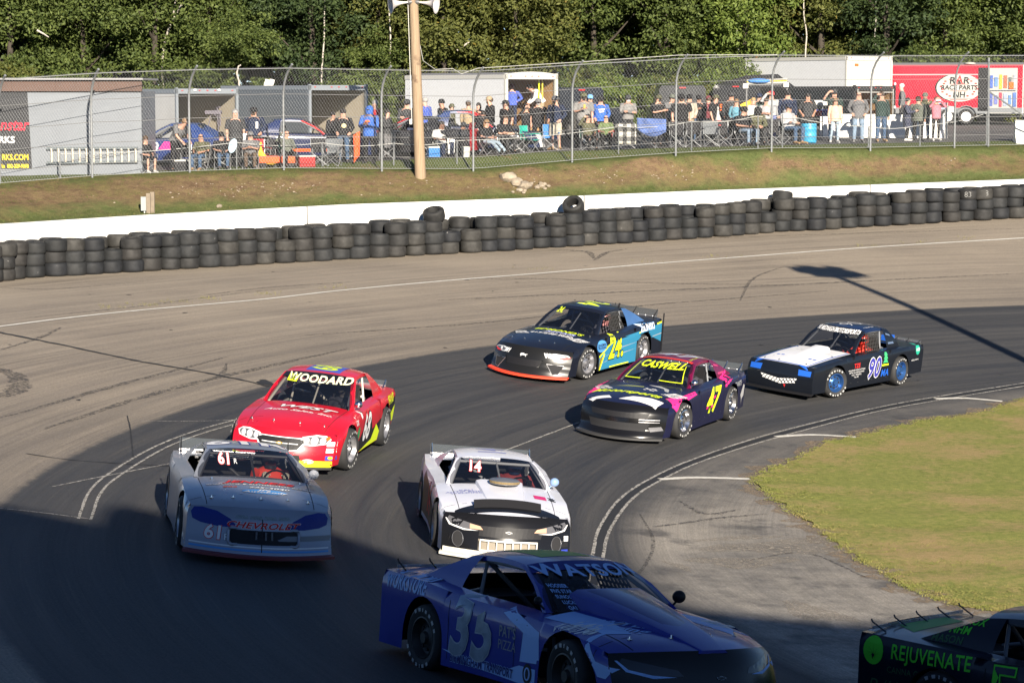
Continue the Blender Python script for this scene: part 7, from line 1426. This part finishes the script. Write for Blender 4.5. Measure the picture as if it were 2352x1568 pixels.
pp('dark haired woman in a grey zip jacket looking along the fence', 890, 252, 2.8, 'phone', 60, 'charcoal', 'grey', 'long', 'dark', 'long', False, 2, .98)
pp('man in a dark cap and dark top with folded arms beside the wooden pole', 936, 229, 4.6, 'cross', 0, 'charcoal', 'charcoal', 'cap', 'charcoal', 'long', False, 0, 1.06)
pp('grey haired man in a royal blue shirt just past the pole', 978, 225, 6.0, 'stand', -120, 'royal', 'blue', 'grey', 'grey', 'long', False, 0, 1.08)
pp('man in a black jacket and black beanie in front of the white trailer', 1017, 229, 5.4, 'stand', -60, 'black', 'black', 'beanie', 'black', 'long', False, 1, 1.10)
pp('man in an olive cap behind the dark blue race car', 1037, 239, 6.2, 'stand', 60, 'olive', 'black', 'cap', 'olive', 'long', False, 0, 1.0)
pp('man in a grey cap and tan shirt seen from behind by the white trailer', 1076, 232, 6.2, 'stand', 170, 'tan', 'denim', 'cap', 'grey', 'long', False, 0, 1.04)
chair(1018, 2.3, 15, 'black', 'black camp chair under the person in pale tie dye'); pp('heavy person in a pale blue tie dye shirt seated beside the pole', 1016, 281, 2.3, 'sit', 25, 'offwhite', 'navy', 'short', 'dark', 'short', False, 3, 1.28)
chair(1062, 2.4, 10, 'black', 'black camp chair beside the white bucket'); pp('person all in black leaning forward beside the white bucket', 1060, 279, 2.4, 'sit_fwd', 25, 'black', 'black', 'cap', 'charcoal', 'long', True, 0, 1.05)
pp('dark haired woman in black behind the cars near the tan capped man', 1100, 240, 6.0, 'stand', -30, 'black', 'black', 'long', 'dark', 'long', False, 2, .95)
t, J = pp('man in a tan cap and dark printed jacket clapping his hands', 1126, 222, 4.8, 'phone', -70, 'black', 'olive', 'cap', 'tan', 'long', False, 0, 1.06, beard='brown')
pp('person in faded jeans bending away from the track', 1098, 258, 2.9, 'bend', 150, 'black', 'lightdenim', 'short', 'dark', 'long', False, 0, 1.0)
pp('man in a big black t-shirt and black cap facing sideways by the white trailer', 1163, 231, 3.2, 'stand', -50, 'black', 'charcoal', 'cap', 'black', 'short', False, 0, 1.18)
chair(1124, 2.2, 35, 'black', 'black camp chair under the woman in pale jeans'); pp('woman in sunglasses and black printed top lying back in pale jeans', 1120, 279, 2.2, 'recline', 40, 'black', 'paledenim', 'long', 'sandy', 'short', True, 0, 1.1)
chair(1164, 2.4, 25, 'grey', 'silver framed camp chair under the man with crossed arms'); pp('man in a black t-shirt seated with crossed arms', 1162, 267, 2.5, 'sit_cross', 25, 'black', 'charcoal', 'short', 'brown', 'short', False, 0, 1.08)
fz = (t3.matrix_world @ V3((0, .5, .5))).z if False else gp(1219, 88).z + .52
pp('man in a red cap and royal blue shirt standing in the white trailer', 1176, 195, 0, 'chin', -5, 'royal', 'navy', 'cap', 'maroon', 'long', True, 0, 1.12, y=88.7, onz=fz)
pp('man in a white shirt looking down inside the white trailer', 1243, 197, 0, 'bend', -80, 'white', 'tan', 'short', 'dark', 'long', False, 1, 1.12, beard='dark', y=88.9, onz=fz, hmax=1.15)
pp('man in a grey cap and black polo shirt behind the blue chair', 1236, 227, 4.0, 'stand', 0, 'black', 'black', 'cap', 'grey', 'short', False, 0, 1.12, beard='grey')
pp('big man in a black jacket and striped pale shorts', 1276, 221, 2.7, 'pocket', -35, 'navy', 'stripe', 'cap_back', 'grey', 'long', True, 0, 1.16, 'shorts', 't', beard='brown')
pp('person in dark clothing bent over a red camera behind the teal chair', 1208, 263, 3.4, 'camera', 20, 'black', 'black', 'cap', 'black', 'long', False, 0, .95)
chair(1217, 2.5, 55, 'teal', 'empty teal camp chair'); chair(1265, 2.6, 5, 'blue', 'empty bright blue camp chair beside the striped shorts'); 
t, J = pp('big bearded man in a grey t-shirt and olive cap holding a yellow can', 1339, 210, 3.2, 'drink', 5, 'midgrey', 'charcoal', 'cap', 'olive', 'short', True, 0, 1.18, beard='dark'); held('can', 'yellow drink can held by the bearded man', 'can', t, J['wrR'] + V3((.02, -.05, .02)), can, mat('can_yellow', (.65, .5, .03), .4))
pp('person in a light blue cap behind the bearded man', 1354, 218, 4.4, 'stand', 10, 'grey', 'denim', 'cap', 'skyblue', 'short', False, 0, 1.0)
t, J = pp('man in a bright blue hoodie with white slanted print and black cap', 1378, 221, 3.4, 'pocket', 8, 'blue', 'black', 'cap', 'black', 'long', False, 0, 1.12, hood=True)
for i in range(2): held('hoodie_print', 'white slanted %s line of print on the blue hoodie' % ('upper', 'lower')[i], 'print', t, V3((.01, -.178, 1.30 - .075 * i)), lambda m: m.box((0, 0, 0), (.22 - .06 * i, .008, .045), Euler((0, -.15, 0)).to_matrix()), WV)
chair(1350, 2.1, 10, 'green', 'dark green camp chair under the woman in olive'); pp('woman in an olive jacket and black leggings shading her eyes with her arm', 1351, 265, 2.1, 'sit_shade', 20, 'olive', 'black', 'long', 'dark', 'long', True, 0, 1.08, 'tight')
chair(1391, 2.4, 0, 'red', 'red camp chair under the man in the camouflage shirt'); pp('bald man in sunglasses and a bright camouflage shirt, seated', 1391, 267, 2.4, 'sit', 0, 'camogreen', 'black', None, None, 'short', True, 0, 1.06)
pp('bearded man in a grey sweatshirt with folded arms and dark cap', 1441, 219, 4.6, 'cross', 10, 'midgrey', 'charcoal', 'cap', 'charcoal', 'long', True, 0, 1.12, beard='white')
t, J = pp('man in a black t-shirt and olive cap looking at his phone', 1509, 218, 3.0, 'phone', 40, 'black', 'black', 'cap', 'olive', 'short', False, 0, 1.14, beard='dark')
pp('man in a grey shirt and green cap beside the fence post', 1541, 217, 4.6, 'stand', 30, 'grey', 'black', 'cap', 'greygreen', 'short', True, 0, 1.04)
t, J = pp('very broad man in a plain black t-shirt and black cap', 1563, 217, 3.0, 'stand', 0, 'black', 'black', 'cap', 'black', 'short', True, 0, 1.25, beard='brown')
pp('man in a beige hoodie and black cap behind the broad man', 1581, 217, 4.0, 'pocket', 15, 'stripe', 'tan', 'cap', 'black', 'long', True, 0, 1.05, hood=True)
pp('man in dark clothing with a low cap behind the camp chairs', 1603, 219, 4.6, 'drink', 0, 'black', 'denim', 'cap', 'black', 'short', False, 1, 1.05)
pp('person in a maroon shirt and pinkish cap turned away', 1626, 221, 5.0, 'stand', -140, 'maroon', 'black', 'cap', 'maroon', 'long', False, 0, 1.05)
pp('man in a black t-shirt and dark olive cap turned sideways', 1640, 218, 3.2, 'stand', 60, 'black', 'black', 'cap', 'olive', 'short', False, 0, 1.16)
pp('man in a dark cap, sunglasses and dark jacket in front of the truck', 1677, 212, 5.2, 'stand', 0, 'charcoal', 'black', 'cap', 'charcoal', 'long', True, 1, 1.12)
pp('blond woman in sunglasses and a teal sweatshirt', 1689, 230, 3.6, 'pocket', -10, 'teal', 'black', 'long', 'sandy', 'long', True, 0, .98)
chair(1707, 2.3, 20, 'grey', 'silver framed camp chair under the man in faded jeans'); pp('man in a black jacket and cap seated in faded jeans', 1708, 247, 2.3, 'sit', 30, 'black', 'lightdenim', 'cap', 'black', 'short', False, 0, 1.22)
pp('blond woman in a pale scarf behind the seated man in jeans', 1727, 226, 4.4, 'stand', 35, 'offwhite', 'black', 'long', 'blond', 'long', False, 2, .98)
pp('man in a dark cap and green shirt beside the tall fence post', 1741, 215, 4.8, 'stand', 0, 'darkgreen', 'black', 'cap', 'navy', 'long', True, 0, 1.06)
chair(1736, 2.6, 10, 'black', 'black camp chair under the person in camouflage'); pp('person in a camouflage jacket with a black hood, seated', 1735, 244, 2.6, 'sit_fwd', 10, 'camo', 'charcoal', 'hood', 'black', 'long', False, 0, 1.15)
pp('woman in sunglasses and a pale grey t-shirt', 1757, 226, 3.6, 'cross', -10, 'lightgrey', 'black', 'tail', 'brown', 'short', True, 0, 1.02)
pp('man in a grey sweatshirt shading his eyes behind the woman in grey', 1768, 210, 4.6, 'shade', 10, 'lightgrey', 'royal', 'cap', 'red', 'long', True, 0, 1.08)
pp('man in a navy jacket and black cap left of the man in the olive tee', 1806, 208, 4.4, 'stand', 0, 'navy', 'black', 'cap', 'black', 'long', True, 0, 1.14)
pp('dark haired man in a dark olive t-shirt behind the blue barrel', 1852, 216, 4.2, 'pocket', 0, 'charcoal', 'black', 'short', 'dark', 'short', False, 1, 1.10)
chair(1806, 2.6, 20, 'black', 'black camp chair beside the blue barrel'); pp('person in a pale grey hoodie and dark cap seated beside the barrel', 1811, 240, 2.6, 'sit_cross', 35, 'lightgrey', 'denim', 'cap', 'navy', 'long', False, 0, 1.15, shoe='t', hood=True)
pp('man shading his eyes in a green t-shirt behind the woman in pink', 1912, 205, 3.6, 'shade', 5, 'darkgreen', 'denim', 'cap', 'charcoal', 'short', False, 0, 1.08)
pp('woman in a pastel pink and yellow sweatshirt and pale jeans', 1915, 226, 2.6, 'stand', 5, 'tiedye', 'paledenim', 'long', 'sandy', 'long', True, 0, 1.0, 'tight', 'w', length=.04)
pp('bald man in sunglasses and a dark grey sweatshirt with hands clasped', 1968, 211, 2.8, 'pocket', 0, 'grey', 'lightdenim', None, None, 'long', True, 0, 1.18, shoe='g', length=.05)
pp('man in a dark green sweatshirt and blue jeans shading his eyes', 2020, 212, 2.9, 'shade', 10, 'darkgreen', 'denim', 'short', 'brown', 'long', True, 0, 1.10, shoe='t')
pp('grey haired person in a dark jacket leaning at the black trailer opening', 2067, 193, 0, 'stand', -100, 'grey', 'charcoal', 'grey', 'white', 'long', False, 2, 1.06, y=91.8, onz=gp(2067, 91.8).z + .30)
t, J = pp('woman in a long navy quilted coat with black leggings and white shoes', 2080, 229, 2.9, 'phone', 70, 'puffer', 'black', 'short', 'dark', 'long', False, 0, 1.08, 'tight', 'w', length=.36, loose=1.15); held('phone', 'phone held by the woman in the long quilted coat', 'phone', t, J['wrL'] + V3((-.05, -.09, .04)), phone, BLK)
pp('person in a grey green jacket and black cap seen from behind', 2104, 222, 3.1, 'stand', 160, 'greygreen', 'black', 'cap_back', 'black', 'long', False, 0, 1.14, length=.12, loose=1.2)
pp('person in an olive hoodie and green beanie beside the grey green jacket', 2120, 214, 3.8, 'pocket', 170, 'olive', 'denim', 'beanie', 'greygreen', 'long', False, 0, 1.08, hood=True)
t, J = pp('woman in a pink sweatshirt taking a picture with both hands raised', 2146, 223, 2.8, 'camera', 10, 'pink', 'black', 'long', 'brown', 'long', False, 0, 1.0, 'tight', 'w'); held('phone', 'white phone held up by the woman in pink', 'phone', t, J['head'] + V3((0, -.20, .0)), lambda m: m.box((0, 0, 0), (.15, .015, .075)), WV)
pp('person in dark clothes half hidden beside the man with the yellow badge', 766, 270, 3.6, 'stand', 40, 'black', 'black', 'short', 'dark', 'long', False, 1, 1.0)
def cooler(u, d, label, c_):
    t = thing('cooler', label, 'cooler', gp(u, fd(u, d)), .3); m = MB(); m.box((0, 0, .17), (.52, .32, .32)); m.build('cooler_box', c_, t); m = MB(); m.box((0, 0, .355), (.55, .35, .05)); m.build('lid', GLOSSW, t)
cooler(420, 2.0, 'dark cooler box under the man bending over the blue car', FAB['black']); cooler(1000, 2.2, 'dark blue cooler box at the feet of the heavy seated person', FAB['blue']); cooler(705, 1.9, 'red cooler box between the dark camp chairs by the orange wagon', FAB['red'])
# ---- loose things among the seats
for u, d, rz, col, lab in ((430, 2.2, 25, 'black', 'empty black camp chair behind the bald man in olive'), (625, 2.3, -20, 'black', 'empty black camp chair behind the orange wagon'), (765, 2.1, -12, 'grey', 'empty grey camp chair at the feet of the man with the yellow badge'), (985, 2.5, 12, 'black', 'empty black camp chair just past the wooden pole'), (1185, 2.7, 8, 'black', 'empty black camp chair between the crossed arms man and the teal chair'), (600, 2.4, 30, 'red', 'red camp chair beside the yellow cloth'), (735, 2.2, 12, 'black', 'empty black camp chair right of the third fence post'), (890, 2.6, 0, 'grey', 'empty grey camp chair in front of the woman in the grey jacket'), (1490, 2.4, -10, 'black', 'black camp chair draped with the blue blanket'), (1555, 2.3, 6, 'black', 'empty black camp chair in front of the broad man'), (1592, 2.4, -6, 'black', 'empty black camp chair second along from the broad man'),
                           (1632, 2.3, 5, 'grey', 'empty grey camp chair below the white windsock'), (1660, 2.5, 14, 'black', 'empty black camp chair before the man in the dark jacket'), (1776, 2.5, 10, 'black', 'empty black camp chair at the foot of the tall fence post'), (1440, 2.5, 0, 'black', 'black camp chair behind the plaid blanket')): chair(u, d, rz, col, lab)
def hang(name, label, us, ytop, zs_, mt, sag=.1, n=10):
    y = fd(us[0], 1.15) if ytop is None else ytop; m = MB(); R = []
    for t in np.linspace(0, 1, n):
        u = us[0] + (us[1] - us[0]) * t; a = at(u, zs_[0](t), y); b = at(u, zs_[1](t), y); R.append([a.lerp(b, k) + V3((0, .03 * math.sin(9 * t + 3 * k), 0)) for k in np.linspace(0, 1, 7)])
    m.grid(R); me = m.mesh(name, 60); sol = link(name, me, None, mt); md = sol.modifiers.new('thickness', 'SOLIDIFY'); md.thickness = .012; return tag(sol, label, 'blanket')
kp = NT('plaid_cloth'); P = kp.n('TexCoord').outputs['Object']; a, b, c_ = kp.xyz(P); s1 = kp.math('GREATER_THAN', kp.math('FRACT', kp.math('MULTIPLY', a, 3.55)), .5); s2 = kp.math('GREATER_THAN', kp.math('FRACT', kp.math('MULTIPLY', c_, 3.05)), .5)
kp.t.links.new(kp.mix(s1, kp.mix(s2, (.55, .52, .45), (.12, .12, .115)), kp.mix(s2, (.12, .12, .115), (.015, .015, .015))), kp.b.inputs['Base Color']); kp.b.inputs['Roughness'].default_value = .9
hang('plaid_blanket', 'black and white plaid blanket hung over the low cable', (1413, 1461), None, (lambda t: 285, lambda t: 331), kp.m)
hang('blue_blanket', 'blue and grey blanket draped in a curve over the chairs', (1463, 1530), None, (lambda t: 271 + 3 * t, lambda t: 297 + 14 * math.sin(math.pi * t) + 6 * t), mat('blanket_blue_grey', (.08, .13, .32), .9, noise=.5, nscale=3))
hang('orange_cloth', 'fluorescent orange cloth hanging beside the man in the black hoodie', (812, 826), fd(820, 1.8), (lambda t: 310 - 8 * t, lambda t: 375 - 18 * t), mat('cloth_fluo_orange', (.80, .10, .02), .7))
hang('white_flag', 'white cloth with an orange top edge hanging beside the pole', (1028, 1058 - 14), fd(1030, 1.9), (lambda t: 318 + 2 * t, lambda t: 355 - 4 * t), cloth('white'))
yt = thing('yellow_cloth', 'yellow crescent shaped cloth draped over a chair', 'cloth', gp(610, fd(610, 2.0))); m = MB(); Rr = []
for t in np.linspace(0, 1, 12):
    a = 2.6 + 2.9 * t; c_ = V3((.42 * math.cos(a) + .25, -.05 + .03 * math.sin(5 * t), .62 + .42 * math.sin(a))); w = .02 + .10 * math.sin(math.pi * t); Rr.append([c_ + V3((math.cos(a), 0, math.sin(a))) * q for q in (-w, 0, w)])
m.grid(Rr); o = m.build('cloth_sheet', mat('cloth_yellow', (.62, .40, .03), .8), yt, 60); o.modifiers.new('thickness', 'SOLIDIFY').thickness = .02
wg = thing('folding_wagon', 'orange folding wagon standing low behind the fence', 'wagon', gp(640, fd(640, 2.0))); m = MB(); m.box((0, 0, .27), (1.15, .5, .22)); m.build('wagon_tub', mat('cloth_fluo_orange', (.80, .10, .02)), wg)
for sx in (-.45, .45):
    for sy in (-.2, .2): m = MB(); m.lathe([(0, -.03), (.10, -.03), (.10, .03), (0, .03)], 14, 'y', (sx, sy, .10)); m.build('wheel', RUB, wg)
bk = thing('bucket', 'white bucket standing on the grass by the person in black', 'bucket', gp(1062 + 72 * .0 + 0, fd(1062, 1.7))); bk.location.x += .12; m = MB(); m.lathe([(0, 0), (.13, 0), (.16, .36), (.15, .36), (.12, .04)], 16); m.build('pail', GLOSSW, bk, 40)
ws = thing('windsock', 'white windsock like bag with red bands hung between the chairs', 'bag', gp(1648, fd(1648, 3.0))); m = MB(); m.tube([at(1649, 245, ws.location.y) - ws.location, at(1649, 262, ws.location.y) - ws.location, at(1650, 285, ws.location.y) - ws.location, at(1647, 300, ws.location.y) - ws.location], [.02, .05, .15, .20], 10); m.build('sock', GLOSSW, ws)
for z_ in (278, 288): q = at(1649, z_, ws.location.y) - ws.location; m = MB(); m.lathe([(.16, -.02), (.175, 0), (.16, .02)], 12, c=q); m.build('red_band', RV, ws)
for u, d, lab, c_ in ((1755 - 24, 1.9, 'small white paper cup dropped among the seats', WV), (575 + 30, 1.8, 'blue water bottle standing by the seated person in the grey hat', BL90)): m = MB(); m.lathe([(0, 0), (.035, 0), (.04, .12), (.02, .2), (0, .2)], 10); tag(m.build('drink_cup', c_, loc=gp(u, fd(u, d))), lab, 'cup')
# ---------------------------------------------------------------- outside the frame: grandstand and added shade wall behind the camera, infield light pole
gs = thing('grandstand', 'grandstand behind the camera with an unseen wall added to shade the near track', 'grandstand'); CONC = mat('stand_grey', (.28, .27, .26), .8); DK = mat('stand_dark', (.08, .08, .085), .8)
A_, B_ = Vector((-9, -1.2, 0)), Vector((52, -27.7, 0)); dr = (B_ - A_).normalized(); nb = Vector((dr.y, -dr.x, 0))
def quadwall(name, a, b, z0, z1, th, off=0, m_=CONC):
    m = MB(); p = [a + nb * off, b + nb * off, b + nb * (off + th), a + nb * (off + th)]
    m.rings([[(*q.xy, z0) for q in p], [(*q.xy, z1) for q in p]]); return m.build(name, m_, gs)
BND = [(-500, 1120), (-150, 1145), (0, 1158), (262, 1210), (280, 1158), (640, 1176), (660, 1240), (1000, 1306), (1250, 1345), (1500, 1385), (1900, 1425), (2352, 1446), (2800, 1455)]
prof = []
for u, v in BND:   # added wall behind the stand: top edge shaped so its shadow ends at each point
    p = hit(u, v); k = (A_ - p).dot(nb) / SDIR.dot(nb); q = p + SDIR * k; prof.append(((q - A_).dot(dr), q.z))
prof.sort(); prof = [(prof[0][0] - 12, prof[0][1])] + prof + [(prof[-1][0] + 25, prof[-1][1])]
m = MB(); m.rings([[A_ + dr * s_ + nb * o_ + Vector((0, 0, z_)) for o_, z_ in ((0, -1.8), (0, zz), (.5, zz), (.5, -1.8))] for s_, zz in prof]); m.build('shade_wall', DK, gs)
for i in range(9):
    o_ = -1.6 - .9 * (8 - i); m = MB(); a, b = A_ + dr * 12.5, B_ - dr * 2
    p = [a - nb * (1.0 + .0) + nb * o_ * .0 - nb * (.9 * (8 - i)), b - nb * 1.0 - nb * (.9 * (8 - i))]; q = [p[1] + nb * .85, p[0] + nb * .85]; z = .2 + .42 * i
    if i < 6 or True: m.rings([[(*r.xy, -1.5) for r in p + q], [(*r.xy, z) for r in p + q]]); m.build('tier', CONC, gs)
lp = hit(1905, 628); sd = SDIR.copy(); hh = 10.2; base = Vector((lp.x, lp.y, 0)) + Vector((sd.x, sd.y, 0)) * (hh / sd.z)
base.z = float(tz(base.x, base.y)); lt = thing('light_pole', 'steel infield pole with a bank of floodlights on top', 'light pole', base); k_ = hh + float(tz(lp.x, lp.y)) - base.z
m = MB(); m.tube([(0, 0, -.2), (0, 0, k_ * .5), (0, 0, k_)], [.21, .17, .13], 10); m.build('shaft', GALV, lt)
m = MB(); m.box((0, 0, k_ + .05), (1.3, .1, .1)); m.build('crossarm', GALV, lt)
for i in range(8): m = MB(); M = Euler((math.radians(-50 - 6 * i), .2 * (i % 3), .5 * i)).to_matrix(); m.box((-.55 + .37 * (i % 4) + .08 * (i // 4), -.1 + .5 * (i // 4), k_ + .32 - .62 * (i // 4) + .12 * (i % 2)), (.46, .34, .48), M); m.build('floodlight', mat('dark_grey_metal', (.12, .12, .12), .5), lt)
